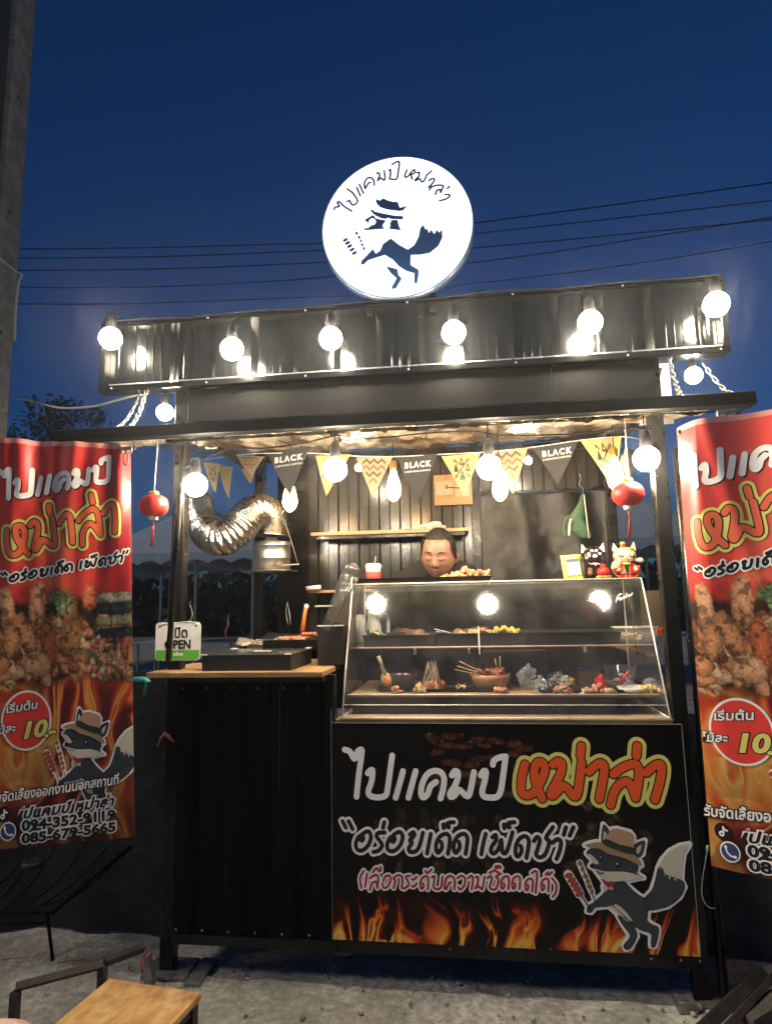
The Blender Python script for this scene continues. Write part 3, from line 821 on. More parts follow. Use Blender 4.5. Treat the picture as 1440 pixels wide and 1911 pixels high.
def d3(x): return [(x + 16, 1155), (x + 20, 1178), (x + 4, 1192), (x, 1145), (x + 20, 1118), (x + 42, 1117), (x + 50, 1140), (x + 46, 1200)]
SUB7 = [d3(143), [(186, 1078), (208, 1064), (222, 1085), (211, 1210)], d3(250), [(278, 1088), (296, 1072), (300, 1090), (322, 1070)], [(322, 1112), (350, 1152), (347, 1205), (326, 1238)]]

# the fox emblem, traced in the frame of crop 7 (x right, y down)
FOX = dict(
    tail=[(940, 1250), (990, 1195), (1015, 1120), (1035, 1040), (1065, 1050), (1080, 1085), (1190, 1125), (1212, 1170), (1178, 1240), (1100, 1300), (1015, 1322), (955, 1322)],
    tip=[(1032, 1045), (1058, 990), (1110, 930), (1180, 893), (1246, 882), (1205, 950), (1193, 1040), (1190, 1135), (1168, 1092), (1150, 1135), (1130, 1088), (1108, 1125), (1096, 1075), (1076, 1100), (1066, 1052)],
    torso=[(730, 1125), (800, 1130), (850, 1180), (900, 1222), (960, 1262), (965, 1330), (962, 1398), (1000, 1425), (1034, 1442), (1034, 1495), (1012, 1568), (985, 1566), (985, 1485), (930, 1465), (885, 1438), (800, 1360), (735, 1300), (690, 1250), (700, 1180)],
    leg=[(762, 1362), (830, 1390), (868, 1412), (878, 1450), (892, 1500), (850, 1578), (815, 1588), (803, 1560), (846, 1500), (800, 1430)],
    belly=[(705, 1302), (745, 1283), (810, 1330), (866, 1408), (820, 1395), (762, 1352)],
    arm=[(735, 1200), (690, 1195), (640, 1240), (605, 1272), (565, 1298), (556, 1335), (585, 1340), (612, 1308), (690, 1300), (745, 1280)],
    chest=[(665, 1165), (722, 1160), (727, 1210), (680, 1255)],
    scarf=[(648, 1108), (690, 1132), (740, 1132), (728, 1160), (690, 1168)],
    head=[(552, 942), (600, 905), (700, 925), (800, 955), (878, 975), (900, 1040), (888, 1080), (935, 1108), (850, 1100), (760, 1075), (660, 1070), (605, 1048), (575, 1030), (600, 1000), (578, 970)],
    muzzle=[(603, 1046), (660, 1062), (740, 1066), (820, 1068), (932, 1105), (860, 1122), (780, 1130), (700, 1132), (640, 1098)],
    cheek=[(553, 946), (590, 958), (636, 1008), (602, 1014), (580, 975)],
    earl=[(665, 750), (708, 798), (690, 880), (652, 868)], earl2=[(668, 790), (690, 812), (676, 862), (664, 858)],
    earr=[(868, 888), (945, 858), (930, 950), (892, 975), (860, 940)], earr2=[(888, 910), (925, 880), (912, 935), (890, 955)],
    crown=[(704, 802), (715, 785), (755, 778), (845, 802), (868, 830), (868, 880), (862, 945), (760, 912), (665, 872)],
    band=[(684, 845), (770, 882), (868, 905), (862, 948), (760, 922), (664, 880)],
    brim=[(542, 890), (570, 878), (620, 868), (665, 875), (760, 918), (862, 945), (915, 1000), (922, 1026), (880, 1010), (810, 975), (700, 945), (640, 912), (580, 906)])
SK1 = [(432, 1090), (452, 1122), (470, 1152), (488, 1182), (505, 1215)]
SK2 = [(508, 1010), (524, 1048), (545, 1095), (560, 1130), (572, 1165), (588, 1200)]
def circ(c, r, n=14, sx=1.0, sy=1.0, rot=0):
    return [(c[0] + r * sx * math.cos(a) * math.cos(rot) - r * sy * math.sin(a) * math.sin(rot), c[1] + r * sx * math.cos(a) * math.sin(rot) + r * sy * math.sin(a) * math.cos(rot)) for a in [2 * math.pi * k / n for k in range(n)]]
def fox_print(T, fn, parent, h, unit, lift, clipx=None):
    """T: crop-7 point -> sheet point; unit = metres per crop pixel"""
    pts = np.array([T(p) for k in FOX.values() for p in k] + [T(p) for p in SK1 + SK2])
    lo, hi = pts.min(0) - 40 * unit, pts.max(0) + 40 * unit
    if clipx: hi[0] = min(hi[0], clipx)
    def new(): return Plot(lo[0], hi[0], lo[1], hi[1], h)
    def smooth(k, n=3):
        c = FOX[k]; 
        if k in ('tip', 'earl2', 'earr2'): return [T(p) for p in c]
        q = catmull([c[-1]] + c + [c[0], c[1]], n); return [T(p) for p in q[n:-n - 1]]
    o = new()
    for k in FOX:
        if k not in ('earl2', 'earr2'): o.poly([T(p) for p in FOX[k]])
    o.line([T(p) for p in SK1], -12 * unit); o.line([T(p) for p in SK2], -4 * unit)
    o.line([T(SK1[-1]), T((570, 1320))]); o.line([T(SK2[-1]), T((610, 1270))])
    layer('emblem_outline', o, 17 * unit, lambda q: fn(q, lift), INK['white'], parent)
    n = [1]
    def put(keys, col, extra=()):
        n[0] += 1
        a = new()
        for k in keys: a.poly(smooth(k))
        for c, r in extra: a.poly([T(p) for p in circ(c, r)])
        layer('emblem_print', a, 0, lambda q, m_=n[0]: fn(q, lift + m_ * .00035), INK[col], parent, 'stuff' if len(keys) + len(extra) > 1 else None)
    put(('tail', 'torso', 'leg', 'earl', 'earr'), 'fox')
    put(('tip', 'belly', 'chest', 'earl2', 'earr2'), 'cream')
    put(('arm', 'head'), 'fox')
    a = new()
    for k in ('arm', 'torso', 'tail', 'head', 'leg'):
        q = smooth(k); a.line(q + [q[0]])
    n[0] += 1; layer('emblem_print', a, 2.2 * unit, lambda q: fn(q, lift + .0013), INK['black'], parent)
    n[0] += 1
    put(('muzzle', 'cheek'), 'cream'); put(('scarf',), 'scarf'); put(('brim',), 'tan_dark'); put(('crown',), 'tan'); put(('band',), 'band')
    put((), 'black', (((590, 1024), 15), ((651, 974), 15), ((765, 1020), 20), ((775, 988), 6), ((655, 940), 5)))
    put((), 'white', (((647, 968), 5), ((758, 1012), 6.5)))
    a = new(); a.line([T(p) for p in catmull([(620, 1060), (640, 1078), (665, 1072)], 3)]); a.line([T((432, 1075)), T((578, 1325))]); a.line([T((500, 985)), T((612, 1270))])
    layer('emblem_print', a, 3.5 * unit, lambda q: fn(q, lift + .0045), INK['black'], parent)
    a = new()
    for (x, y) in SK1: a.poly([T(p) for p in circ((x, y), 30, 10, 1, .62, -.25)])
    layer('emblem_print', a, 0, lambda q: fn(q, lift + .005), INK['meat'], parent, 'stuff')
    a = new()
    for i, (x, y) in enumerate(SK2): a.poly([T(p) for p in circ((x, y), 17, 9, .8 if i % 2 else 1.1, 1, .3)])
    layer('emblem_print', a, 0, lambda q: fn(q, lift + .005), INK['meat2'], parent, 'stuff')

def text2d(s, size, bold=0.0, shear=0.0, align='LEFT', spacing=1.0):
    """text outline as triangles in the plane (x right, y up), baseline at 0"""
    cu = bpy.data.curves.new('txt', 'FONT'); cu.body = s; cu.size = size; cu.offset = bold; cu.shear = shear; cu.align_x = align; cu.space_character = spacing
    cu.resolution_u = 3
    ob = bpy.data.objects.new('txt', cu); COL.objects.link(ob)
    dg = bpy.context.evaluated_depsgraph_get(); me = ob.evaluated_get(dg).to_mesh()
    V = [(v.co.x, v.co.y) for v in me.vertices]; F = [tuple(p.vertices) for p in me.polygons]
    ob.evaluated_get(dg).to_mesh_clear()
    bpy.data.objects.remove(ob); bpy.data.curves.remove(cu)
    return np.array(V) if V else np.zeros((0, 2)), F
def put_text(name, s, size, fn, mat, parent, bold=0.0, shear=0.0, width=None, align='LEFT', spacing=1.0):
    V, F = text2d(s, size, bold, shear, align, spacing)
    if width:
        V0, _ = text2d(s, size, 0, shear, align, spacing)
        V[:, 0] *= width / (V0[:, 0].max() - V0[:, 0].min())
    me = bpy.data.meshes.new(name); me.from_pydata([tuple(v) for v in fn(V)], [], F); me.materials.append(mat); me.update()
    return link(bpy.data.objects.new(name, me), parent)

# ------------------------------------------------------------------ flame and food prints (colours of the printed picture)
def ramp(t, stops):
    t = np.clip(t, 0, 1)[..., None]; out = np.zeros(t.shape[:-1] + (3,))
    xs = [s[0] for s in stops]
    for c in range(3): out[..., c] = np.interp(t[..., 0], xs, [s[1][c] for s in stops])
    return out
FLAME = [(0, (.004, .003, .003)), (.25, (.05, .006, .003)), (.45, (.42, .05, .01)), (.62, (.70, .20, .03)), (.8, (.72, .45, .07)), (1, (.75, .66, .25))]
def flames(U, V_, top, seed, f=1.0):
    """U metres across, V_ metres up from the bottom edge, top = flame height"""
    wx = (fbm(U * 5 + 3, V_ * 4 + 9, f, 3, seed) - .5) * .30
    wy = (fbm(U * 6 + 13, V_ * 5 + 2, f, 3, seed + 1) - .5) * .25
    a = fbm((U + wx) * 15 + 5, (V_ + wy) * 4.5 + 5, f, 4, seed + 2)
    rid = 1 - np.abs(a - .47) * 8.5
    b = fbm((U + wx) * 8 + 50, (V_ + wy) * 3 + 50, f, 3, seed + 3)
    rid2 = 1 - np.abs(b - .47) * 6.5
    body = np.clip(np.maximum(rid, rid2 * .9), 0, 1)
    hgt = top * (.45 + 1.1 * fbm(U * 9 + 30, V_ * 1.5 + 2, f, 3, seed + 4))
    fall = np.clip(1.12 - V_ / np.maximum(hgt, .01), 0, 1)
    return body * fall ** .6 + .12 * fall * b
def stamp(img, U, V_, c, rx, ry, rot, col, seed, rough=.5, edge=.12):
    """one printed morsel: an irregular lit lump"""
    ca, sa = math.cos(rot), math.sin(rot)
    m = np.hypot(U - c[0], V_ - c[1]) < max(rx, ry) * 1.5
    if not m.any(): return
    u = U[m] - c[0]; v = V_[m] - c[1]
    x = (u * ca + v * sa) / rx; y = (-u * sa + v * ca) / ry
    wob = (fbm(U[m] * 60 + seed, V_[m] * 60 + seed, 1, 3, 9) - .47) * rough
    d = (np.abs(x) ** 2.6 + np.abs(y) ** 2.6) ** (1 / 2.6) + wob
    a = np.clip((1 - d) / edge, 0, 1)[:, None]
    n = fbm(U[m] * 150 + seed * 3, V_[m] * 150, 1, 3, 4); n2 = fbm(U[m] * 55 + seed * 5, V_[m] * 55 + 7, 1, 3, 6)
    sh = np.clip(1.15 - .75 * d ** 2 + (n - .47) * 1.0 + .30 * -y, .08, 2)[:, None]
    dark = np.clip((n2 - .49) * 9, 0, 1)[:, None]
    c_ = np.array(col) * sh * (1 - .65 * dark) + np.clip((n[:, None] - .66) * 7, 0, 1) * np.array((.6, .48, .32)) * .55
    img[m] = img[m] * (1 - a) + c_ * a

# ------------------------------------------------------------------ front printed panel
pn = thing('printed_panel', 'black printed panel with Thai lettering, flames and a fox, under the glass case', 'sign', (.085, -.012, .147))
PX0, PX1, PZ0, PZ1 = -.511, .688, .147, .8645
PO = np.array((.085, -.012, .147))
def pfn(q, lift=0.0):
    q = np.asarray(q)
    return np.stack([q[:, 0] - PO[0], np.full(len(q), -.0015 - lift), q[:, 1] - PO[2]], -1)
def to_panel(px):
    p = P(px[0], px[1], -.014); return (p.x, p.z)
xs = np.linspace(PX0, PX1, 640); zs = np.linspace(PZ0, PZ1, 384)
U, V_ = np.meshgrid(xs - PX0, zs - PZ0)
img = np.zeros(U.shape + (3,)) + np.array((.0045, .0045, .005))
rg = random.Random(8)
def pz(px, py):
    q = to_panel((px, py)); return (q[0] - PX0, q[1] - PZ0)
for k in range(34):     # faint skewers and meat behind the lettering
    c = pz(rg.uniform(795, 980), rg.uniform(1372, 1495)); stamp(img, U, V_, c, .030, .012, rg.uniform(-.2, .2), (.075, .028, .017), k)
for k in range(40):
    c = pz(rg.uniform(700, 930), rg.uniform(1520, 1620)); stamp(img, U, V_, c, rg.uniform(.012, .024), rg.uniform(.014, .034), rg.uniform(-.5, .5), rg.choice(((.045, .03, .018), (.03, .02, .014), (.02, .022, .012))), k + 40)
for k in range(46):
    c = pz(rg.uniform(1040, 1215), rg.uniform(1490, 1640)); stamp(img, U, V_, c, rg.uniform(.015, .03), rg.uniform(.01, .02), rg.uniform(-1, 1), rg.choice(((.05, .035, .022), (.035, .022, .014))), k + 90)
stamp(img, U, V_, pz(812, 1530), .012, .012, 0, (.02, .07, .02), 3)
fl = np.clip(flames(U, V_, .17, 21) * 1.25 - .38, 0, 1)
side = np.clip(1 - np.exp(-((U - .27) / .035) ** 2) * np.clip(V_ * 14, 0, 1) * .8, 0, 1)
fc = ramp(fl * side, FLAME)
img = np.maximum(img, fc)
pc = cmat('printed_vinyl', .30, spec=.22)
o = grid_mesh('print', xs, zs, lambda x, z: np.stack([x - PO[0], 0 * x - .001, z - PO[2]], -1), pc, pn, img)
MB().box((PX0 - PO[0], -.0009, 0), (PX1 - PO[0], .012, PZ1 - PZ0)).build('backing_board', M['black_matte'], pn)
mb = MB(); t_ = .0016
mb.box((PX1 - PO[0] - t_, -.003, 0), (PX1 - PO[0], -.0011, PZ1 - PZ0)); mb.box((PX0 - PO[0], -.003, PZ1 - PZ0 - t_), (PX1 - PO[0] - t_ - .0002, -.0011, PZ1 - PZ0)); mb.box((PX0 - PO[0], -.003, 0), (PX0 - PO[0] + t_ * .6, -.0011, PZ1 - PZ0 - t_))
mb.build('edge_strip', ink('greyline', (.25, .25, .25)), pn)
PP = 1 / 507.0                    # metres per photo pixel on the panel, close enough for pen widths
u6, u7 = PP / 3.892, PP / 3.6
T6 = lambda p: to_panel(c6(p)); T7 = lambda p: to_panel(c7(p))
def pen(strokes, T, n=5): return [[T(p) for p in catmull(s, n)] for s in strokes]
HH = .0026
def text_block(tag_, strokes, layers, h=HH, parent=pn, fn=pfn, base=.0):
    pts = np.array([p for s in strokes for p in s]); mx = max(l[0] for l in layers) * 1.3 + h * 3
    a = Plot(pts[:, 0].min() - mx, pts[:, 0].max() + mx, pts[:, 1].min() - mx, pts[:, 1].max() + mx, h)
    for s in strokes: a.line(s, reach=mx * 1.1)
    for i, (r, col) in enumerate(layers): layer(tag_, a, r, lambda q, m_=i: fn(q, base + .0004 + m_ * .0004), INK[col], parent)
text_block('shop_name_lettering', pen(NAME, T6), [(20 * u6, 'white')])
text_block('shop_name_lettering', pen(MALA, T7), [(55 * u7, 'lemon'), (32 * u7, 'black'), (24.5 * u7, 'orange')])
text_block('slogan_lettering', pen(TASTY6, T6) + pen(TASTY7, T7), [(30 * u6, 'white'), (13.5 * u6, 'black')])
text_block('spice_level_lettering', pen(SUB6, T6) + pen(SUB7, T7), [(19 * u6, 'white'), (7.5 * u6, 'crimson')], h=.0018)
fox_print(T7, pfn, pn, .0026, u7, .0005)

# ------------------------------------------------------------------ hanging banners
BW, BH = .50, 1.32
L_R = np.array((-1.19, -.25)); L_L = np.array((-1.585, -.405)); L_T = 1.858
SHEAR = .050
lx = (L_R - L_L); BWL = float(np.linalg.norm(lx)); lx = lx / BWL
def left_uv(px, py):
    d = ray(px, py); n = np.array((-lx[1], lx[0]))
    t = ((L_L - CAM[:2]) @ n) / (d[:2] @ n); p = CAM + d * t
    return (float((p[:2] - L_L) @ lx) - SHEAR * float(L_T - p[2]), float(L_T - p[2]))
def banner_colours(U, V_):
    """U 0..BW across, V_ 0..BH down"""
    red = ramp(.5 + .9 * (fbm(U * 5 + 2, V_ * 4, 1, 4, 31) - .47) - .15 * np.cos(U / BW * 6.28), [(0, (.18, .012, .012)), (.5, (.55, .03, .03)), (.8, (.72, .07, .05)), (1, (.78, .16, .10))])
    img = red
    fl = flames(U, 1.42 - V_, 1.5, 51, 1.0)
    m = np.clip(fl - .50, 0, 1)[..., None] * 1.6
    img = img * (1 - m) + ramp(fl, FLAME) * m
    lowf = np.clip((V_ - .72) / .12, 0, 1)[..., None]
    fl2 = flames(U, np.clip(1.34 - V_, 0, 9) * .8, 1.3, 71, 1.0)
    low = ramp(fl2 * .80 + .04, [(0, (.03, .006, .006)), (.3, (.22, .02, .012)), (.5, (.5, .07, .02)), (.7, (.66, .25, .05)), (.9, (.62, .46, .12)), (1, (.6, .55, .25))])
    img = img * (1 - lowf) + low * lowf
    # grilled food across the middle
    rg = random.Random(77)
    m = (V_ > .50) & (V_ < .86)
    base = np.clip(np.minimum((V_ - .50 + (fbm(U * 20, V_ * 20, 1, 3, 8) - .5) * .1) / .05, (.84 - V_ + (fbm(U * 14 + 5, V_ * 14, 1, 3, 8) - .5) * .12) / .05), 0, 1)[..., None]
    img = img * (1 - base) + np.array((.035, .016, .01)) * base
    cols = ((.42, .17, .08), (.50, .23, .11), (.34, .10, .045), (.58, .36, .20), (.22, .08, .04))
    for k in range(120):
        u = rg.uniform(-.02, BW + .02); v = rg.uniform(.60, .80)
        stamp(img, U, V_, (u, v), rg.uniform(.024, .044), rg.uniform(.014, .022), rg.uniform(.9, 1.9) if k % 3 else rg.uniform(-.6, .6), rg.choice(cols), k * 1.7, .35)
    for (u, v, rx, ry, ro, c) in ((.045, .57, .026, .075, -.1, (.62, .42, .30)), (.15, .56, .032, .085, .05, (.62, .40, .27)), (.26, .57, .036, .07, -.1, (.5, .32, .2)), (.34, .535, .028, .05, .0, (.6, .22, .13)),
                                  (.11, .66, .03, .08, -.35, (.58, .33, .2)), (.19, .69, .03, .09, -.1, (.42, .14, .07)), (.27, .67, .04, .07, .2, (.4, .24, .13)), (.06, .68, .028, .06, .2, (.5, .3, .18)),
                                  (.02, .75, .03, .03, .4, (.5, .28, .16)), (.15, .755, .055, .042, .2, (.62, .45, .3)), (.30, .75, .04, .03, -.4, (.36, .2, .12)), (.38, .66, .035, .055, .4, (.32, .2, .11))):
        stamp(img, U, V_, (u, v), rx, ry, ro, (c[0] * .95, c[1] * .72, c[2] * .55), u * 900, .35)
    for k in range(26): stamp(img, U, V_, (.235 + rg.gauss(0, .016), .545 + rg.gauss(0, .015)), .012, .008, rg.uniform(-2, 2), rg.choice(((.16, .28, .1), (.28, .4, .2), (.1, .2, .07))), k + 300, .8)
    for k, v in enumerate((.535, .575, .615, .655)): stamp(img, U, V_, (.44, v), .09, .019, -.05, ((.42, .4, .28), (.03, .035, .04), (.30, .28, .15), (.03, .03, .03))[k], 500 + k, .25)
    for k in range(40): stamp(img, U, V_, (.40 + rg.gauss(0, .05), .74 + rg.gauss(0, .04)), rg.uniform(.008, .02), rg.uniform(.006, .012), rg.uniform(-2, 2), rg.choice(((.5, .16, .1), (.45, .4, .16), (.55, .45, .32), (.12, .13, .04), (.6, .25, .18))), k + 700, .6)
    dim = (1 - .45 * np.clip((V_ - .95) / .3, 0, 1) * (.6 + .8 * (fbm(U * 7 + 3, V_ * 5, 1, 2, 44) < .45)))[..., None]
    return np.clip(img * dim, 0, .85)
NBU, NBV = 230, 600
uu = np.linspace(0, BW, NBU); vv = np.linspace(0, BH, NBV)
UU, VV = np.meshgrid(uu, vv)
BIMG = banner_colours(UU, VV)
bmat = cmat('banner_vinyl', .36, spec=.45)

def banner(origin_xy, dirx, top, wid, folds, label, parent_loc, shear_=0.0):
    t = thing('hanging_banner', label, 'banner', (*parent_loc, top), group='printed banners hanging at both ends of the beam')
    n = np.array((dirx[1], -dirx[0]))         # towards the viewer
    base = np.array(origin_xy) - np.array(parent_loc)
    def fn(q, lift=0.0):
        q = np.asarray(q, float); u, v = q[:, 0], q[:, 1]
        d = folds(u, v) + lift + .0006
        xy = base[None] + (u * (wid / BW) + shear_ * v)[:, None] * dirx[None] + d[:, None] * n[None]
        return np.stack([xy[:, 0], xy[:, 1], -v], -1)
    def gf(x, y):
        return fn(np.stack([x.ravel(), y.ravel()], -1), -.0006).reshape(x.shape + (3,))
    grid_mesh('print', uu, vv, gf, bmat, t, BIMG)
    o = grid_mesh('backing_cloth', np.linspace(0, BW, 60), np.linspace(0, BH, 120), lambda x, y: fn(np.stack([x.ravel(), y.ravel()], -1), -.0022).reshape(x.shape + (3,)), pmat('banner_back', (.5, .48, .46), .6), t)
    grid_mesh('top_hem', np.linspace(0, BW, 120), np.linspace(-.006, .012, 3), lambda x, y: fn(np.stack([x.ravel(), y.ravel()], -1), .0012).reshape(x.shape + (3,)), ink('hem', (.55, .2, .17), .5), t)
    # lettering: everything is placed in sheet coordinates traced from the left banner
    sc_ = BW / BWL
    def LU(px, py):
        a = left_uv(px, py); return np.array((a[0] * sc_, a[1]))
    def affine(src, dst):
        A = np.array([[*s, 1] for s in src], float); X = np.linalg.solve(A, np.array(dst)); return lambda p: tuple(np.array([p[0], p[1], 1.0]) @ X)
    g4 = lambda x, y: LU(*c4((x, y)))
    A1 = affine([(170, 270), (253, 612), (1335, 320)], [g4(2, 372), g4(75, 548), g4(735, 265)])
    def tb(nm, st, ly, h, base_=0.0):
        text_block(nm, st, ly, h, t, fn, base_)
    tb('shop_name_shadow', [[(a[0] + .004, a[1] + .004) for a in s] for s in pen(NAME, A1, 4)], [(.0095, 'black')], .0032)
    tb('shop_name_lettering', pen(NAME, A1, 4), [(.0092, 'white')], .0032, .0006)
    A2 = affine([(140, 345), (1012, 580), (258, 575)], [g4(62, 762), g4(772, 762), g4(198, 915)])
    tb('shop_name_lettering', pen(MALA, A2, 4), [(.0225, 'lemon'), (.0135, 'black'), (.0098, 'salmon')], .0034, .0012)
    A3 = affine([(152, 788), (765, 1022), (1755, 788)], [g4(18, 1045), g4(345, 1052), g4(822, 880)])
    s7 = [[((p[0] / 3.6 + 340) * 3.892, p[1] / 3.6 * 3.892) for p in s] for s in TASTY7]
    tb('slogan_lettering', pen(TASTY6 + s7, A3, 4), [(.0088, 'white'), (.0040, 'black')], .0024, .001)
    # price badge
    c = LU(49, 1345); r = .082
    a = Plot(c[0] - .11, c[0] + .11, c[1] - .13, c[1] + .13, .004); a.poly(circ(c, r, 40, 1.0, 1.08), reach=.04)
    layer('price_badge', a, .007, lambda q: fn(q, .0016), INK['white'], t); layer('price_badge', a, 0, lambda q: fn(q, .002), INK['badge'], t)
    def txt(nm, s, px, py, size, col, width, bold, lift, shear=0.0, slope=0.0, dx=0.0, dy=0.0):
        o_ = LU(px, py) + np.array((dx, dy))
        put_text(nm, s, size, lambda V: fn(np.stack([o_[0] + V[:, 0], o_[1] - V[:, 1] + slope * V[:, 0]], -1), lift), INK[col], t, bold, shear, width)
    def two(nm, s, px, py, size, width, c1, c2, b1, b2, lift, shear=0.0, slope=0.0):
        txt(nm, s, px, py, size, c1, width, b1, lift, shear, slope); txt(nm, s, px, py, size, c2, width, b2, lift + .0006, shear, slope)
    two('price_lettering', 'เริ่มต้น', 9, 1332, .036, .108, 'black', 'white', .0028, .0008, .0026, .1, -.10)
    two('price_lettering', 'ไม้ละ', -12, 1372, .034, .072, 'black', 'white', .0028, .0008, .0026, .1, -.10)
    two('price_lettering', '10', 36, 1380, .072, .078, 'black', 'lemon', .0058, .0030, .0026, .2, -.08)
    two('price_lettering', '.-', 83, 1375, .05, .034, 'black', 'lemon', .0048, .0024, .0026, .0, -.08)
    # fox
    A4 = affine([(545, 890), (1246, 882), (560, 1335)], [LU(118, 1356), LU(266, 1352), LU(111, 1465)])
    q0, q1 = A4((0, 0)), A4((100, 0)); un = math.hypot(q1[0] - q0[0], q1[1] - q0[1]) / 100
    fox_print(A4, fn, t, .0034, un, .0008, clipx=BW - .001)
    two('catering_lettering', 'รับจัดเลี้ยงออกงานนอกสถานที่', -19, 1500, .041, .455, 'black', 'white', .0042, .0010, .0068, .1, -.075)
    for nm, cc, kk in (('music_app_badge', (9, 1519), 'black'), ('phone_badge', (17, 1550), 'navy')):
        c = LU(*cc); a = Plot(c[0] - .05, c[0] + .05, c[1] - .05, c[1] + .05, .003); a.poly(circ(c, .024, 24), reach=.03)
        if kk == 'navy': layer(nm, a, .004, lambda q: fn(q, .0062), INK['white'], t)
        layer(nm, a, 0, lambda q: fn(q, .0066), INK[kk], t)
        a = Plot(c[0] - .03, c[0] + .03, c[1] - .03, c[1] + .03, .0016)
        if kk == 'navy': a.line([(c[0] - .011, c[1] - .009), (c[0] - .008, c[1] + .002), (c[0] + .001, c[1] + .010), (c[0] + .011, c[1] + .012)]); a.line([(c[0] - .011, c[1] - .012)], -.002); a.line([(c[0] + .013, c[1] + .011)], -.002)
        else:
            a.line([(c[0] + .001, c[1] - .014), (c[0] + .001, c[1] + .006)]); a.line(circ((c[0] - .004, c[1] + .006), .0055, 10)); a.line(catmull([(c[0] + .001, c[1] - .014), (c[0] + .005, c[1] - .007), (c[0] + .012, c[1] - .005)], 3))
        layer(nm, a, .0024, lambda q: fn(q, .007), INK['white'], t)
    two('contact_lettering', 'ไปแคมป์ หม่าล่า', 34, 1527, .042, .335, 'white', 'black', .0052, .0014, .0068, .25, -.055)
    two('contact_lettering', '094-352-9119', 43, 1548, .042, .325, 'white', 'black', .0056, .0018, .0068, .0, -.035)
    two('contact_lettering', '085-679-5665', 43, 1571, .040, .325, 'white', 'black', .0056, .0018, .0068, .0, -.035)
    for u in (.012, BW - .012):
        MB().lathe([(.008, 0), (.008, .002), (.004, .002), (.004, 0)], (0, 0, 0), 12, Matrix.Translation(Vector(fn(np.array([[u, .012]]), .003)[0])) @ Matrix.Rotation(R(90), 4, 'X')).build('eyelet', M['brass'], t)
    return t, fn
def folds_left(u, v):
    k = np.clip(1 - v / .9, 0, 1)
    corner = .020 * np.exp(-((u - .08 - v * .16) / .035) ** 2) * np.clip(1 - v / .45, 0, 1) + .016 * np.exp(-((u - .03 - v * .10) / .03) ** 2) * np.clip(1 - v / .5, 0, 1)
    edge = -.040 * np.clip((u - .45) / .05, 0, 1) ** 1.5 * np.clip(1 - (v - .1) / .5, 0, 1)
    return .006 * np.sin(u * 26 + v * 2.2) * (.4 + k) + corner + edge + .010 * np.sin(v * 5.1 + u * 4) + .004 * np.sin(u * 70 + v * 9) * k
def folds_right(u, v):
    k = np.clip(1 - v / .8, 0, 1)
    return -.05 * np.clip((.07 - u) / .07, 0, 1) ** 1.4 * (.25 + .75 * k) + .014 * np.exp(-((u - .10 - v * .18) / .03) ** 2) * k + .010 * np.sin(u * 20 + v * 2) * (.3 + k) + .010 * np.sin(v * 4.4 + 1)
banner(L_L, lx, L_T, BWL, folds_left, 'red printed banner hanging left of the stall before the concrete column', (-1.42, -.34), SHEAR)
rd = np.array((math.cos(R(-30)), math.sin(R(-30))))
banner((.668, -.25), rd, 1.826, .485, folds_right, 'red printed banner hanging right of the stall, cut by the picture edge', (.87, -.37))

# ------------------------------------------------------------------ round lightbox sign
ctr = P(741, 428, -.03); rad = .294
rs = thing('round_sign', 'glowing white round lightbox sign with a fox and Thai lettering above the signboard', 'sign', (ctr.x, 0, ctr.z))
n = 64
mb = MB().lathe([(rad - .02, -.0), (rad + .004, -.0), (rad + .004, .051), (rad, .051)], (0, 0, 0), n, Matrix.Rotation(R(90), 4, 'X'), cap=True)
mb.build('sign_body', pmat('sign_rim', (.03, .05, .09), .4), rs)
mb = MB().lathe([(.0005, .0525), (rad - .001, .0525), (rad - .001, .048)], (0, 0, 0), n, Matrix.Rotation(R(90), 4, 'X'), smooth=False, cap=False)
mb.build('lit_face', M['sign_light'], rs)
rs_o = np.array((ctr.x, 0, ctr.z))
def sfn(q, lift=0.0):
    q = np.asarray(q); return np.stack([q[:, 0] - rs_o[0], np.full(len(q), -.0540 - lift), q[:, 1] - rs_o[2]], -1)
T3 = lambda p: (lambda w_: (w_.x, w_.z))(P(*c3(p), -.054))
u3 = .298 * 2 / 1230
SIGN = [[(195, 545), (205, 525), (238, 520), (222, 488), (238, 480), (275, 515), (342, 558)],
        [(303, 480), (325, 468), (333, 490), (355, 507), (385, 490), (388, 460), (350, 405), (305, 372)],
        [(385, 360), (415, 430)], [(407, 335), (442, 408)],
        [(532, 340), (528, 305), (508, 280), (475, 282), (450, 320), (455, 368), (470, 345), (485, 322), (502, 318)],
        [(552, 242), (566, 236), (577, 258), (564, 290), (562, 302), (585, 280), (610, 297), (622, 285), (615, 220)],
        [(655, 217), (667, 211), (667, 260), (660, 285), (690, 291), (720, 287), (731, 240), (741, 147), (705, 152), (680, 168)],
        [(805, 212), (788, 262), (808, 272), (850, 222), (868, 212), (870, 235), (842, 255), (850, 290)],
        [(888, 237), (908, 233), (905, 265), (875, 297), (882, 302), (910, 287), (930, 312), (948, 303), (975, 250)], [(1012, 220), (985, 246)],
        [(990, 302), (1020, 285), (1037, 297), (1015, 330), (985, 360)],
        [(992, 382), (1020, 352), (1070, 340), (1110, 347), (1100, 375), (1088, 402)], [(1045, 417), (1058, 385), (1085, 378), (1088, 402)], [(1162, 350), (1145, 370)],
        [(1125, 420), (1157, 420), (1162, 436), (1130, 458), (1080, 471)]]
text_block('shop_name_lettering', pen(SIGN, T3, 5), [(8.0 * u3, 'sign_blue')], .0018, rs, sfn)
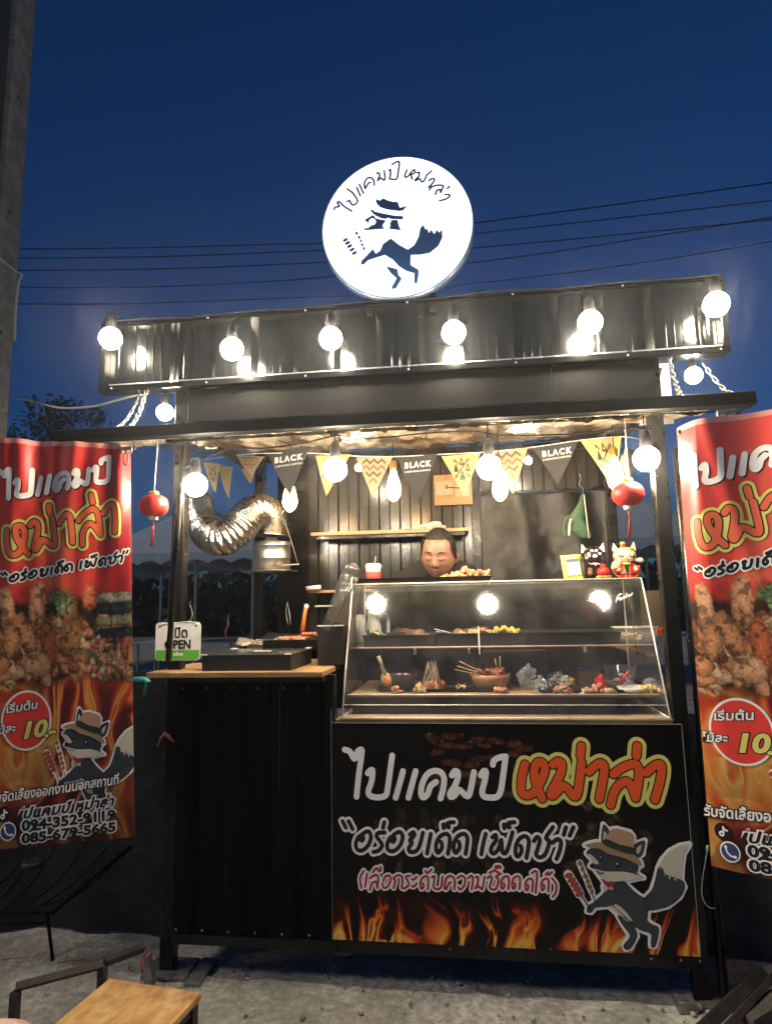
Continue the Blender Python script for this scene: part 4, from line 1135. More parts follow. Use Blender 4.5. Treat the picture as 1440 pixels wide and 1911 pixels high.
SF = [[(545, 455), (580, 470), (605, 450), (650, 470), (690, 480), (728, 480), (745, 530), (805, 514), (790, 550), (740, 558), (640, 545), (580, 525), (548, 490)],
      [(498, 550), (522, 545), (535, 562), (600, 577), (700, 596), (772, 600), (775, 628), (700, 626), (600, 622), (550, 600), (520, 580)],
      [(450, 632), (520, 590), (548, 620), (600, 632), (728, 632), (737, 680), (756, 720), (650, 706), (560, 710), (500, 716), (450, 718), (447, 702), (480, 700), (506, 680)],
      [(605, 835), (670, 787), (740, 842), (815, 882), (868, 842), (903, 775), (918, 700), (945, 673), (962, 716), (975, 700), (990, 746), (1006, 712), (1035, 750), (1056, 712), (1075, 740), (1100, 710), (1104, 780), (1070, 850), (1000, 908), (920, 925), (838, 926), (835, 1010), (902, 1050), (904, 1090), (890, 1166), (868, 1164), (868, 1080), (800, 1060), (740, 1022), (690, 968), (622, 926), (560, 945), (482, 970), (442, 1008), (420, 1006), (425, 975), (475, 925), (520, 876), (545, 916), (582, 890)],
      [(630, 1020), (725, 1046), (735, 1095), (762, 1125), (715, 1205), (682, 1215), (678, 1195), (720, 1122), (670, 1080)]]
a = Plot(ctr.x - .22, ctr.x + .22, ctr.z - .26, ctr.z + .2, .0024)
for s in SF: a.poly([T3(p) for p in s])
for (x, y) in ((290, 800), (308, 825), (325, 852), (345, 882), (365, 910)): a.poly([T3(p) for p in circ((x, y), 26, 10, 1, .5, -.5)])
for (x, y, r_) in ((363, 692, 5), (370, 714, 7), (385, 745, 14), (405, 778, 14), (420, 808, 12), (430, 840, 13), (445, 872, 13)): a.poly([T3(p) for p in circ((x, y), r_, 8, .8, 1.2, -.4)])
layer('emblem', a, 0, lambda q: sfn(q, .0004), INK['sign_blue'], rs)
a = Plot(ctr.x - .2, ctr.x + .1, ctr.z - .1, ctr.z + .15, .0018)
for c, r_ in (((516, 648), 20), ((635, 680), 22), ((648, 640), 16)): a.poly([T3(p) for p in circ(c, r_)])
a.line([T3(p) for p in catmull([(535, 490), (545, 530), (600, 555), (700, 572), (765, 580), (795, 540)], 4)], off=0)
layer('emblem', a, 9 * u3, lambda q: sfn(q, .0008), M['sign_light'], rs)
for dx in (-.12, .13): MB().box((dx - .012, -.015, -rad - .04), (dx + .012, .015, -rad + .03)).build('bracket', M['black_metal'], rs)
# ================================================================== lamps
def lamp_proto(kind):
    t = thing('light_bulb', '', 'light bulb')
    if kind == 'round':
        r = .042
        MB().lathe([(r * math.sin(a), r * math.cos(a)) for a in np.linspace(.42, 3.1, 14)], (0, 0, -.008), 24).build('globe', M['lamp'], t)
        MB().lathe([(.018, .028), (.020, .034), (.019, .060), (.016, .085), (.008, .095)], (0, 0, 0), 14).build('socket', M['black_matte'], t)
    elif kind == 'small':
        r = .030
        MB().lathe([(r * math.sin(a), r * math.cos(a)) for a in np.linspace(.45, 3.1, 10)], (0, 0, -.004), 16).build('globe', M['lamp'], t)
        MB().lathe([(.013, .028), (.014, .048), (.012, .062), (.006, .070)], (0, 0, 0), 12).build('socket', M['black_matte'], t)
    else:
        MB().lathe([(.011, .060), (.014, .045), (.022, .02), (.029, -.01), (.031, -.030), (.026, -.05), (.014, -.066), (.004, -.072)], (0, 0, 0), 18).build('globe', M['lamp_warm'], t)
        MB().lathe([(.0135, .058), (.0145, .066), (.0145, .095), (.007, .104)], (0, 0, 0), 14).build('socket', M['brass'], t)
    return t
protos = {k: lamp_proto(k) for k in ('round', 'small', 'warm')}
usedp = set()
def lamp(kind, px, py, Y, label, group, cordto=None, sc_=1.0):
    p = P(px, py, Y)
    o = protos[kind] if kind not in usedp else copy_tree(protos[kind])
    usedp.add(kind)
    o.location = p; o.scale = (sc_,) * 3; o['label'] = label; o['group'] = group
    if cordto:
        ht = {'round': .094, 'small': .068, 'warm': .103}[kind]
        MB().tube([(0, 0, ht), tuple(Vector(cordto) / sc_)], .0022, 5).build('cord', M['cable_black'], o)
    return o
B = ['bulb at the far left end of the signboard', 'second bulb from the left on the signboard', 'third bulb from the left, left below the round sign', 'fourth bulb from the left on the signboard, right below the round sign', 'fifth bulb on the signboard, second from its right end', 'bulb at the far right end of the signboard, the highest']
for (px, py), l in zip(((207, 628), (433, 648), (617, 628), (846, 617), (1100, 598), (1335, 564)), B):
    p = P(px, py, -.115)
    lamp('round', px, py, -.115, 'lit white ' + l, 'bulbs in front of the signboard', (0, .09, max(2.435 - p.z, .12)))
lamp('round', 308, 767, .02, 'lit white bulb under the left end of the signboard beside the chain', 'bulbs under the signboard ends', (0, 0, .14), .78)
lamp('round', 1293, 698, .05, 'lit white bulb under the right end of the signboard between the chains', 'bulbs under the signboard ends', (0, 0, .12), .72)
for (px, py), l in zip(((365, 901), (625, 872), (912, 868), (1205, 852)), ('leftmost white globe lamp under the roof, by the left post', 'second white globe lamp under the roof, before the left pennant', 'third white globe lamp under the roof, above the woman', 'rightmost white globe lamp under the roof, above the right lantern')):
    p = P(px, py, -.15)
    lamp('round', px, py, -.15, 'lit ' + l, 'white globe lamps under the roof', (0, 0, 1.925 - p.z), 1.0)
for (px, py, Y), l in zip(((541, 924, .32), (734, 904, .30), (932, 902, .22), (1147, 882, .22)), ('leftmost warm filament bulb above the foil duct', 'second warm filament bulb, left of the woman', 'third warm filament bulb, close to the big lamp above the woman', 'rightmost warm filament bulb beside the right pennant')):
    p = P(px, py, Y)
    lamp('warm', px, py, Y, 'lit ' + l, 'warm filament bulbs inside the stall', (0, 0, 1.985 - p.z))
lamp('small', 669, 872, .62, 'small lit bulb just right of the second globe lamp', 'small bulbs at the back', (0, 0, .18), .55)
lamp('small', 985, 859, .62, 'small lit bulb just right of the third globe lamp', 'small bulbs at the back', (0, 0, .18), .55)
# string-light cable under the beam
cb = MB().tube([P(x, y, -.12) for x, y in ((330, 880), (370, 862), (430, 838), (500, 836), (570, 826), (630, 812), (640, 822), (730, 815), (800, 808), (880, 805), (930, 812), (1010, 812), (1090, 808), (1160, 800), (1215, 800))], .0028, 6, sub=5)
tag(cb.build('light_cable', M['cable_black']), 'black string-light cable looping under the foil roof', 'cable')
cb = MB().tube([Vector((x, -.045 - .004 * math.sin(x * 9), 2.437 + .004 * math.sin(x * 13))) for x in np.linspace(-1.44, .94, 30)], .003, 6)
tag(cb.build('light_cable', M['cable_black']), 'black cable running along the top of the signboard behind the bulbs', 'cable')

# ================================================================== chains
link_me = None
def chain(a, b, lab, size=.028):
    global link_me
    a, b = Vector(a), Vector(b)
    t = thing('chain', lab, 'chain', a, group='chains holding up the roof flap')
    if link_me is None:
        pts = [Vector((.5 * (.30 * math.cos(an)), 0, .5 * (math.copysign(.30, math.sin(an)) * abs(math.sin(an)) + .42 * (1 if math.sin(an) > 0 else -1 if math.sin(an) < 0 else 0)))) for an in np.linspace(.01, 2 * math.pi + .01, 15)]
        mb = MB().tube(pts, .07, 6, cap=False)
        link_me = mb.build('link', M['chain'], t).data
        bpy.data.objects.remove(bpy.data.objects['link'])
    d = b - a; n = max(4, int(d.length / (size * .80)))
    for i in range(n):
        s = (i + .5) / n
        o = bpy.data.objects.new('link', link_me); link(o, t)
        sag = Vector((0, 0, -.03 * math.sin(math.pi * s)))
        o.location = d * s + sag
        dn = (d / n + Vector((0, 0, -.03 * math.pi * math.cos(math.pi * s) / n))).normalized()
        q = Vector((0, 0, 1)).rotation_difference(dn)
        o.rotation_euler = (q @ Quaternion((0, 0, 1), R(90) * (i % 2) + .25)).to_euler()
        o.scale = (size * 1.45,) * 3
chain(P(275, 728, -.01), P(237, 802, -.225), 'steel chain under the left end of the signboard, the nearer of two')
chain(P(262, 735, .03), P(215, 800, -.05), 'fainter steel chain behind the near one at the left end', .023)
chain(P(1247, 664, -.01), P(1272, 744, -.225), 'steel chain beside the white sheet at the right end')
chain(P(1311, 676, .02), P(1377, 738, -.10), 'long steel chain running out to the right end of the beam', .026)

# carabiner clips for the banners
def clip_hook(px, py, Y, s, lab):
    t = thing('hook_clip', lab, 'hook', P(px, py, Y), group='hook clips holding the banners')
    MB().tube([(0, 0, -.005), (0, 0, -.02)], .006, 8).build('swivel', M['galv'], t)
    pts = [(.011 * math.cos(a), 0, -.045 + .028 * math.sin(a)) for a in np.linspace(0, 6.2832, 20)]
    MB().tube(pts, .0035, 6, cap=False).build('ring', M['galv'], t)
    mb = MB().box((-.028, -.006, -.006), (.028, .006, .012), bev=.003); mb.tube([(-.022, 0, 0), (-.022, 0, -.02)], .005, 8); mb.tube([(.022, 0, 0), (.022, 0, -.02)], .005, 8)
    mb.build('bracket', M['galv'], t); t.scale = (s,) * 3
clip_hook(1354, 772, -.262, 1.0, 'rusty steel hook clip hanging over the top of the right banner')
clip_hook(236, 838, -.262, .8, 'dark steel hook clip at the top right corner of the left banner')
t = thing('brass_tag', 'small brass tag hanging from the beam beside the left banner', 'tag', P(250, 836, -.23))
MB().lathe([(.004, 0), (.009, 0), (.009, .002), (.004, .002)], (0, 0, 0), 14, Matrix.Rotation(R(90), 4, 'X')).build('ring', M['brass'], t)
MB().tube([(0, 0, .008), (0, 0, .03)], .002, 5).build('hanger', M['brass'], t)

# ================================================================== lanterns
def lantern(px, py, Y, top, lab):
    p = P(px, py, Y)
    t = thing('paper_lantern', lab, 'lantern', p, group='small red lanterns')
    prof = []
    n = 24
    mb = MB()
    V, F = [], []
    m_ = 12
    for i in range(m_ + 1):
        th = .28 + (math.pi - .56) * i / m_
        for k in range(n):
            rr = .052 * (1 + .03 * (1 if k % 2 else -1)) * math.sin(th) ** .8
            V.append((rr * math.cos(2 * math.pi * k / n), rr * math.sin(2 * math.pi * k / n), .042 * math.cos(th)))
    for i in range(m_):
        for k in range(n): F.append((i * n + k, (i + 1) * n + k, (i + 1) * n + (k + 1) % n, i * n + (k + 1) % n))
    mb.add(V, F, True); mb.build('lantern_body', M['red_silk'], t)
    MB().lathe([(.017, 0), (.019, .004), (.019, .012), (.015, .016)], (0, 0, .038), 16).build('cap', M['gold'], t)
    MB().lathe([(.015, 0), (.018, .004), (.018, .014), (.016, .016)], (0, 0, -.054), 16).build('cap', M['white_gloss'], t)
    MB().tube([(0, 0, .052), (.004, 0, (top - p.z) * .6), (.008, 0, top - p.z)], .0014, 5, sub=3).build('hanging_string', M['rope'], t)
    MB().ball((0, 0, -.062), .006, 8, 6).build('knot', M['gold'], t)
    mb = MB()
    for k in range(14):
        a = random.uniform(0, 6.28); r = random.uniform(.001, .005)
        mb.tube([(0, 0, -.064), (r * math.cos(a) * .7, r * math.sin(a) * .7, -.10), (r * math.cos(a) - .006, r * math.sin(a), random.uniform(-.145, -.152))], .0012, 4)
    mb.build('tassel', M['red'], t)
lantern(287, 944, -.16, 1.905, 'small red lantern with tassel hanging left of the left post')
lantern(1171, 922, -.12, 1.905, 'small red lantern with tassel hanging above the cat figure')

# ================================================================== bunting
M['pen_yellow'] = pmat('pennant_yellow', (.24, .19, .07), .8); M['pen_black'] = pmat('pennant_black', (.010, .010, .011), .8)
M['pen_cream'] = pmat('pennant_cream', (.20, .155, .085), .8); M['pen_brown'] = pmat('pennant_brown', (.05, .022, .012), .8)
bt = thing('bunting', 'string of triangular camping pennants, yellow, black and zigzag, under the roof', 'bunting', P(800, 850, .1))
b0 = bt.location.copy()
def pennant(p0, p1, tip, kind):
    """corners in photo pixels at a depth; kind decides the print"""
    a, b, c = [P(x, y, Y) - b0 for (x, y, Y) in (p0, p1, tip)]
    n = (b - a).cross(c - a).normalized()
    if n.y > 0: n = -n
    mat = {'camp': M['pen_yellow'], 'black': M['pen_black'], 'zig': M['pen_cream'], 'plain': M['pen_yellow']}[kind]
    def at(u, v, lift=0.0):     # u across -1..1 at the top, v down 0..1
        mid = (a + b) / 2
        return mid + (b - a) * .5 * u + (c - mid) * v + n * (lift + .006 * math.sin(3.1 * v + u))
    N_ = 8; V, F = [], []
    for i in range(N_ + 1):
        for k in range(7): V.append(at((k / 3 - 1) * (1 - i / N_ * .985), i / N_))
    for i in range(N_):
        for k in range(6): F.append((i * 7 + k, (i + 1) * 7 + k, (i + 1) * 7 + k + 1, i * 7 + k + 1))
    pe = MB().add(V, F, True).add([v - n * .0012 for v in V], [tuple(reversed(f)) for f in F], True).build('pennant', mat, bt)
    def q(u, v, l=.0015): return at(u, v, l)
    mb = MB()
    if kind == 'zig':
        mb2 = MB()
        for r_ in range(6):
            v0 = .03 + r_ * .16; st = []
            for i in range(-5, 6):
                u = i * .21; v = v0 + (.10 if i % 2 else 0)
                st.append((u, v))
            tgt = mb if r_ % 2 == 0 else mb2
            for (u0, va), (u1, vb) in zip(st[:-1], st[1:]):
                lim = 1 - max(va, vb) - .05
                if abs(u0) < lim and abs(u1) < lim: tgt.quad(q(u0, va), q(u1, vb), q(u1, vb + .065), q(u0, va + .065))
        if mb.f: mb.build('zigzag_print', M['pen_brown'], pe)
        if mb2.f: mb2.build('zigzag_print', pmat('pennant_rust', (.12, .045, .025), .8), pe)
    if kind == 'camp':
        def ln(u0, v0, u1, v1, w_=.03):
            d = Vector((u1 - u0, v1 - v0)); d.normalize(); nx_, ny_ = -d.y * w_, d.x * w_
            mb.quad(q(u0 - nx_, v0 - ny_), q(u1 - nx_, v1 - ny_), q(u1 + nx_, v1 + ny_), q(u0 + nx_, v0 + ny_))
        ln(-.34, .12, .34, .55, .02); ln(.34, .12, -.34, .55, .02)
        for s_ in (-1, 1):
            mb.add([q(s_ * .40, .08), q(s_ * .30, .13), q(s_ * .36, .19)], [(0, 1, 2)]); mb.add([q(s_ * .40, .60), q(s_ * .26, .55), q(s_ * .34, .48)], [(0, 1, 2)])
        for (cu, cv, s_) in ((0, .17, .10), (.30, .33, .10), (-.30, .33, .10), (0, .52, .12)):
            ln(cu, cv - s_ * .9, cu - s_, cv + s_ * .8, .022); ln(cu, cv - s_ * .9, cu + s_, cv + s_ * .8, .022); ln(cu - s_, cv + s_ * .7, cu + s_, cv + s_ * .7, .022)
        mb.add([q(-.30, .22), q(-.40, .38), q(-.20, .38)], [(0, 1, 2)]); mb.add([q(-.14, .58), q(.14, .58), q(.08, .50), q(-.08, .50)], [(0, 1, 2, 3)])
        mb.build('camp_print', M['pen_brown'] if False else INK['black'], pe)
    if kind == 'black':
        w_ = (b - a).length
        for (s, size, v0, bold, wd) in (('BLACK', .034, .26, .0016, .62), ('CAMPARK&CAMPING', .011, .36, .0003, .62)):
            put_text('pennant_lettering', s, size, lambda V_: np.array([tuple(at(2 * (x - wd * w_ / 2) / w_ + 0.0, v0 - y / (c - (a + b) / 2).length, .002)) for x, y in V_]), ink('pale', (.42, .40, .37), .7), pe, bold, 0, wd * w_, spacing=1.3)
Yb = .12
pennant((405, 868, .9), (436, 872, .85), (427, 930, .85), 'plain')
pennant((378, 862, .9), (412, 866, .9), (402, 920, .9), 'camp')
pennant((440, 850, .55), (495, 852, .4), (470, 888, .48), 'zig')
pennant((446, 868, .8), (482, 868, .75), (468, 903, .75), 'plain')
pennant((497, 845, .30), (580, 832, .22), (541, 925, .28), 'black')
pennant((588, 850, .28), (655, 848, .26), (609, 925, .28), 'camp')
pennant((664, 853, .26), (733, 853, .25), (696, 928, .26), 'zig')
pennant((740, 853, .25), (817, 846, .24), (779, 938, .25), 'black')
pennant((823, 851, .24), (896, 846, .24), (866, 925, .24), 'camp')
pennant((903, 845, .24), (984, 836, .24), (957, 921, .25), 'zig')
pennant((994, 836, .24), (1078, 824, .26), (1040, 905, .26), 'black')
pennant((1083, 822, .26), (1158, 817, .28), (1144, 912, .28), 'camp')
pennant((1163, 835, .5), (1182, 840, .7), (1176, 905, .6), 'plain')
mb = MB().tube([P(x, y, Y) - b0 for (x, y, Y) in ((372, 860, .9), (438, 850, .6), (497, 846, .3), (585, 846, .28), (660, 851, .26), (738, 852, .25), (820, 848, .24), (900, 844, .24), (990, 835, .24), (1080, 822, .26), (1160, 815, .28), (1200, 822, .4))], .0018, 5, sub=4)
mb.build('string', M['rope'], bt)

# ================================================================== OPEN sign
t = thing('open_sign', 'white and green OPEN sign in Thai and English hanging behind the thin pole', 'sign', P(332, 1197, -.02))
o0 = np.array(t.location)
w_, h_ = .178, .142
mb = MB()
V, k = [], 0
rr = .014
pts = []
for (cx, cy, a0) in ((w_ / 2 - rr, h_ / 2 - rr, 0), (-w_ / 2 + rr, h_ / 2 - rr, 90), (-w_ / 2 + rr, -h_ / 2 + rr, 180), (w_ / 2 - rr, -h_ / 2 + rr, 270)):
    for a in (0, 30, 60, 90): pts.append((cx + rr * math.cos(R(a0 + a)), cy + rr * math.sin(R(a0 + a))))
nn = len(pts)
mb.add([(x, 0, z) for x, z in pts] + [(x, .003, z) for x, z in pts], [tuple(reversed(range(nn))), tuple(range(nn, 2 * nn))] + [(i, (i + 1) % nn, nn + (i + 1) % nn, nn + i) for i in range(nn)])
mb.build('sign_plate', M['white'], t)
of = lambda q, l=0.0: np.stack([np.asarray(q)[:, 0], np.full(len(q), -.0008 - l), np.asarray(q)[:, 1]], -1)
a = Plot(-.1, .1, -.08, .08, .002); a.poly([(x * .95, z * .93) for x, z in pts if True])
a2 = Plot(-.1, .1, -.08, .08, .002); a2.poly([(x * .96, z * .95) if z < 0 else (x * .96, -.032) for x, z in pts])
layer('green_band', a2, 0, lambda q: of(q), ink('leaf_green', (.12, .42, .05), .35), t)
put_text('sign_lettering', 'เปิด', .052, lambda V: of(V + np.array([-.030, .014])), INK['black'], t, .0011, 0, .062)
put_text('sign_lettering', 'OPEN', .044, lambda V: of(V + np.array([-.052, -.026])), INK['black'], t, .0016, 0, .100)
put_text('sign_lettering', 'che', .020, lambda V: of(V + np.array([-.016, -.052]), .0004), INK['white'], t, .0008, 0, .036)
for s in (-1, 1): MB().tube([(s * .072, -.0012, .058), (s * .072, .0035, .058)], .004, 10).build('eyelet', M['dark'], t)
MB().tube([(-.072, -.002, .058), (-.05, 0, .066), (.055, 0, .072), (.072, -.002, .058)], .0015, 5, sub=4).build('hanging_cord', M['rope'], t)
MB().tube([(.045, .0, .070), (.05, .01, .10), (.035, .02, .14), (.042, .02, .15)], .0013, 5, sub=4).build('hook', M['galv'], t)

# ================================================================== foil duct and steel pipe
t = thing('exhaust_duct', 'crinkled silver foil duct curling into a steel pipe over the griddle', 'duct', P(470, 1000, .5))
d0 = t.location.copy()
ctrl = [P(368, 935, .75), P(372, 965, .62), P(388, 993, .5), P(413, 1005, .42), P(438, 992, .42), P(457, 970, .46), P(478, 954, .5), P(499, 958, .55), P(508, 978, .58), P(507, 1000, .58)]
path = [Vector(p) - d0 for p in catmull(ctrl, 30)]
L = [0]
for a_, b_ in zip(path[:-1], path[1:]): L.append(L[-1] + (b_ - a_).length)
rad = [.077 + .0058 * math.sin(l / .0165 * 2 * math.pi) + random.uniform(-.0012, .0012) for l in L]
mb = MB().tube(path, rad, 40, cap=False)
vv_ = np.array([tuple(v) for v in mb.v]); nz = (fbm(vv_[:, 0] * 1 + 9, vv_[:, 2] + vv_[:, 1] + 9, 24, 3, 4) - .47) * .011
c_ = np.repeat(np.array([tuple(p) for p in path]), 40, 0); dr = vv_ - c_; dr /= np.linalg.norm(dr, axis=1)[:, None]
mb.v = [tuple(v) for v in (vv_ + dr * nz[:, None])]
mb.build('foil_hose', M['duct_foil'], t)
pc_ = P(507, 1032, .58) - d0
MB().lathe([(.085, -.085), (.087, -.085), (.087, -.03), (.090, -.027), (.087, -.024), (.087, .03), (.090, .033), (.087, .036), (.087, .05), (.083, .05)], tuple(pc_), 36, cap=False).build('steel_pipe', M['steel'], t)
MB().lathe([(.10, -.088), (.125, -.0875), (.125, -.0855), (.09, -.085)], tuple(pc_), 36, cap=False).build('pipe_flange', M['steel'], t)
mb = MB().tube([P(558, 1053, .5) - d0, P(500, 1057, .5) - d0], .004, 6)
mb.build('rod', M['galv'], t)
mb = MB()
for pts_ in (((493, 915, .55), (487, 935, .5), (472, 950, .46)), ((493, 915, .55), (515, 945, .52), (535, 985, .5), (556, 1052, .5)), ((497, 898, .55), (493, 915, .55))): mb.tube([P(*q_) - d0 for q_ in pts_], .0014, 5, sub=4)
mb.build('hanger_wire', M['galv'], t)
t = thing('drip_bag', 'small translucent bag hanging before the foil duct by the left post', 'bag', P(360, 975, .3))
mb = MB().ball((0, 0, -.01), (.010, .006, .026), 8, 8, jit=.15); mb.build('bag', M['plastic_clear'], t)
MB().tube([(-.01, 0, .11), (-.004, 0, .05), (0, 0, .012)], .0012, 5).build('string', M['rope'], t)

# ================================================================== griddle side of the stall
def simple(name, lab, cat, mb, mat, group=None):
    o = mb.build(name, mat); tag(o, lab, cat, group); return o
z_g = P(470, 1190, .7).z
t = thing('griddle', 'large dark griddle table with crumpled foil edge behind the counter tray', 'griddle', (-.80, .72, z_g))
def pan(x, y):
    r_ = np.hypot(x / .36, y / .26)
    return np.stack([x, y, -.045 + .10 * (y + .22) + .03 * np.clip(r_ - .75, 0, 1) + (fbm(x + 5, y + 5, 30, 3, 3) - .5) * .012], -1)
grid_mesh('hot_plate', np.linspace(-.26, .33, 60), np.linspace(-.22, .24, 50), pan, pmat('burnt_steel', (.035, .036, .042), .5, .4, var=(14, (.09, .085, .08), .45, .75), bump=(50, .003)), t)
grid_mesh('foil_edge', np.linspace(-.24, .02, 70), np.linspace(-.30, -.222, 14), lambda x, y: np.stack([x, y, .006 - .02 * np.abs(y + .24) / .06 + (fbm(x + 5, y + 5, 60, 3, 3) - .5) * .03], -1), M['foil'], t)
for x in (-.25, .31):
    for y in (-.19, .2): MB().box((x, y, -z_g + .12), (x + .025, y + .025, -.02)).build('leg', M['black_metal'], t)
bx0, bx1 = P(377, 1248, -.06).x, P(543, 1248, -.06).x
t = thing('tray_box', 'black tray box with clear lid on the wood counter', 'box', ((bx0 + bx1) / 2, .06, 1.0525))
hw = (bx1 - bx0) / 2
mb = MB()
mb.box((-hw, -.12, 0), (hw, -.114, .056)); mb.box((-hw, .176, 0), (hw, .182, .056)); mb.box((-hw, -.1139, 0), (-hw + .006, .1759, .056)); mb.box((hw - .006, -.1139, 0), (hw, .1759, .056)); mb.box((-hw + .006, -.1139, .0), (hw - .006, .1759, .004))
mb.build('tray', M['black_matte'], t)
MB().box((-hw - .002, -.122, .0565), (hw + .002, .184, .0590)).build('lid', M['glass'], t)
for s in (-1, 1):
    MB().box((s * (hw - .010) - .012, -.125, .0555), (s * (hw - .010) + .012, -.1225, .0605), bev=.001).build('lid_clip', M['white'], t)
    MB().box((s * (hw - .010) - .012, .165, .0592), (s * (hw - .010) + .012, .185, .0622), bev=.001).build('lid_clip', M['white'], t)
MB().box((-.02, .02, .0592), (.045, .04, .0600)).build('paper_label', M['white'], t)
simple('grilled_food', 'orange sausages lying under the clear lid of the counter tray', 'food', MB().ball((-.86, .10, 1.07), (.05, .02, .012), 12, 8).ball((-.80, .13, 1.07), (.05, .018, .012), 12, 8), M['food_pink'])
# raised black tray with skewers of pink food at the back right of the griddle
q0 = P(568, 1185, .52)
t = thing('serving_tray', 'long black tray of grilled skewers behind the counter, left of the black cabinet', 'tray', (q0.x, .52, q0.z - .03))
MB().box((-.16, -.10, -.03), (.09, .14, .0), bev=.004).build('tray', M['black_matte'], t)
MB().box((-.16, -.104, -.03), (.09, -.1005, .014)).build('tray_rim', M['black_metal'], t)
mb = MB(); ms = MB()
for k in range(12):
    x = -.06 + random.uniform(-.05, .12); y = -.07 + random.uniform(0, .16); an = random.uniform(-.3, .3)
    z = .010 + random.uniform(0, .028) * (1 if x > -.03 else .3)
    for j in range(3):
        (mb if k % 3 else ms).ball((x + j * .018 * math.cos(an), y + j * .018 * math.sin(an), z), (.013, .011, .010), 8, 6, jit=.08)
simple('grilled_food', 'heap of pink and cream grilled balls on the long black tray', 'food', mb, M['food_pink'], None).location = t.location
simple('grilled_food', 'cream fish balls among the pink ones on the long black tray', 'food', ms, M['food_cream'], None).location = t.location
# brush with cream head standing behind, and bottle
q0 = P(568, 1150, .62)
t = thing('sauce_brush', 'sauce brush with orange handle and cream head standing behind the tray', 'brush', q0)
MB().tube([(-.008, 0, -.07), (.0, 0, .0), (.006, 0, .035)], [.012, .010, .009], 10).build('handle', M['orange'], t)
MB().ball((.009, 0, .045), (.012, .008, .014), 10, 8).build('brush_head', M['white'], t)
t = thing('tongs', 'steel tongs hanging on the dark panel left of the shelf', 'tongs', P(536, 1145, .9))
MB().tube([(0, 0, .06), (-.006, 0, 0), (.006, 0, -.06)], .003, 6, sub=3).tube([(0, 0, .06), (.012, 0, 0), (.018, 0, -.055)], .003, 6, sub=3).build('arm', M['steel'], t)
q0 = P(425, 1170, .35)
t = thing('dried_chilli', 'dried red chilli stalk poking up beside the griddle', 'chilli', q0)
MB().tube([(-.006, 0, -.045), (-.010, 0, -.02), (.002, 0, .01), (.0, 0, .035), (.006, 0, .052)], [.002, .004, .005, .003, .002], 7, sub=3).build('stalk', pmat('chilli', (.05, .008, .008), .5), t)
t = thing('foam_roll', 'rolled cream cloth on the low back shelf, left of the cup stack', 'cloth roll', P(585, 1098, .72))
MB().tube([(-.035, 0, 0), (.035, 0, .006)], .011, 12).build('roll', M['white'], t)

# black cabinet with leaning stack of clear cups
cx0, cx1 = P(592, 1200, .12).x, P(641, 1200, .12).x
cz = P(615, 1167, .12).z
t = thing('black_cabinet', 'black cabinet between the wood counter and the glass case', 'cabinet', ((cx0 + cx1) / 2 - .0, .3, .875))
hw = (cx1 - cx0) / 2
MB().box((-hw, -.18, .178), (hw, .1, cz - .875), bev=.003).build('body', M['black_matte'], t)
MB().box((-hw, -.06, .0), (hw, .1, .177)).build('base', M['black_matte'], t)
MB().box((-hw, -.183, cz - .875 - .004), (hw, -.1805, cz - .875 + .001)).build('edge_highlight', M['white'], t)  # white strip stands for the highlight along the cabinet's top edge
M2 = Matrix.Translation((0, -.02, cz - .875)) @ Matrix.Rotation(R(17), 4, 'Y')
MB().box((-.05, -.02, .004), (.055, .04, .17), M2, .003).build('sloping_rack', pmat('brown_panel', (.06, .042, .03), .4), t)
pA, pB = P(607, 1176, .06), P(650, 1082, .06)
t = thing('cup_stack', 'tall leaning stack of clear plastic cups left of the glass case', 'cup stack', pA)
ax = (pB - pA); Lc = ax.length; qr = Vector((0, 0, 1)).rotation_difference(ax.normalized()).to_matrix().to_4x4()
cup = None
for k in range(17):
    if cup is None:
        cup = MB().lathe([(.0265, 0), (.0285, .0), (.034, .05), (.0375, .088), (.0395, .089), (.0395, .092), (.036, .092)], (0, 0, 0), 22, cap=False).build('cup', M['cup_clear'], t); o = cup
    else:
        o = cup.copy(); link(o, t)
    o.matrix_local = qr @ Matrix.Translation((0, 0, k * Lc / 18 * .8)) @ Matrix.Scale(.58 + .36 * k / 16, 4)
    if k == 0:
        rim0 = MB().lathe([(.0375, .0865), (.0400, .0875), (.0400, .0915), (.0375, .0925)], (0, 0, 0), 22, cap=False).build('cup_rim', pmat('milky_rim', (.72, .70, .62), .25), t); rim = rim0
    else: rim = rim0.copy(); link(rim, t)
    rim.matrix_local = o.matrix_local
MB().lathe([(.034, 0), (.034, .003), (.028, .022), (.012, .034), (.001, .036)], (0, 0, 0), 22, cap=False).build('lid', M['cup_clear'], t).matrix_local = qr @ Matrix.Translation((0, 0, Lc * .765 + .08))

# ================================================================== glass display case
CZ0, CZT, YT, YB = .8745, 1.364, .255, .56
CX0, CX1 = -.478, .662
case = thing('display_case', 'clear acrylic display case with sloping front on the counter', 'display case', (.09, .25, CZ0))
K0 = Vector((.09, .25, CZ0))
def kbox(name, a, b, m, bev=0.0, par=None):
    o = MB().box(a, b, bev=bev).build(name, m, par or case)
    if par is None: o.location = -K0
    return o
def kmesh(name, mb, m):
    o = mb.build(name, m, case); o.location = -K0; return o
def slab(pts, th):
    a, b, c = [Vector(p) for p in pts[:3]]; n = (b - a).cross(c - a).normalized() * th
    k = len(pts)
    return MB().add([Vector(p) for p in pts] + [Vector(p) + n for p in pts], [tuple(range(k)), tuple(reversed(range(k, 2 * k)))] + [(i, k + i, k + (i + 1) % k, (i + 1) % k) for i in range(k)])
def single(pts): return MB().add([Vector(p) for p in pts], [tuple(range(len(pts)))])
SX0, SX1 = CX0 + .002, CX1 - .002
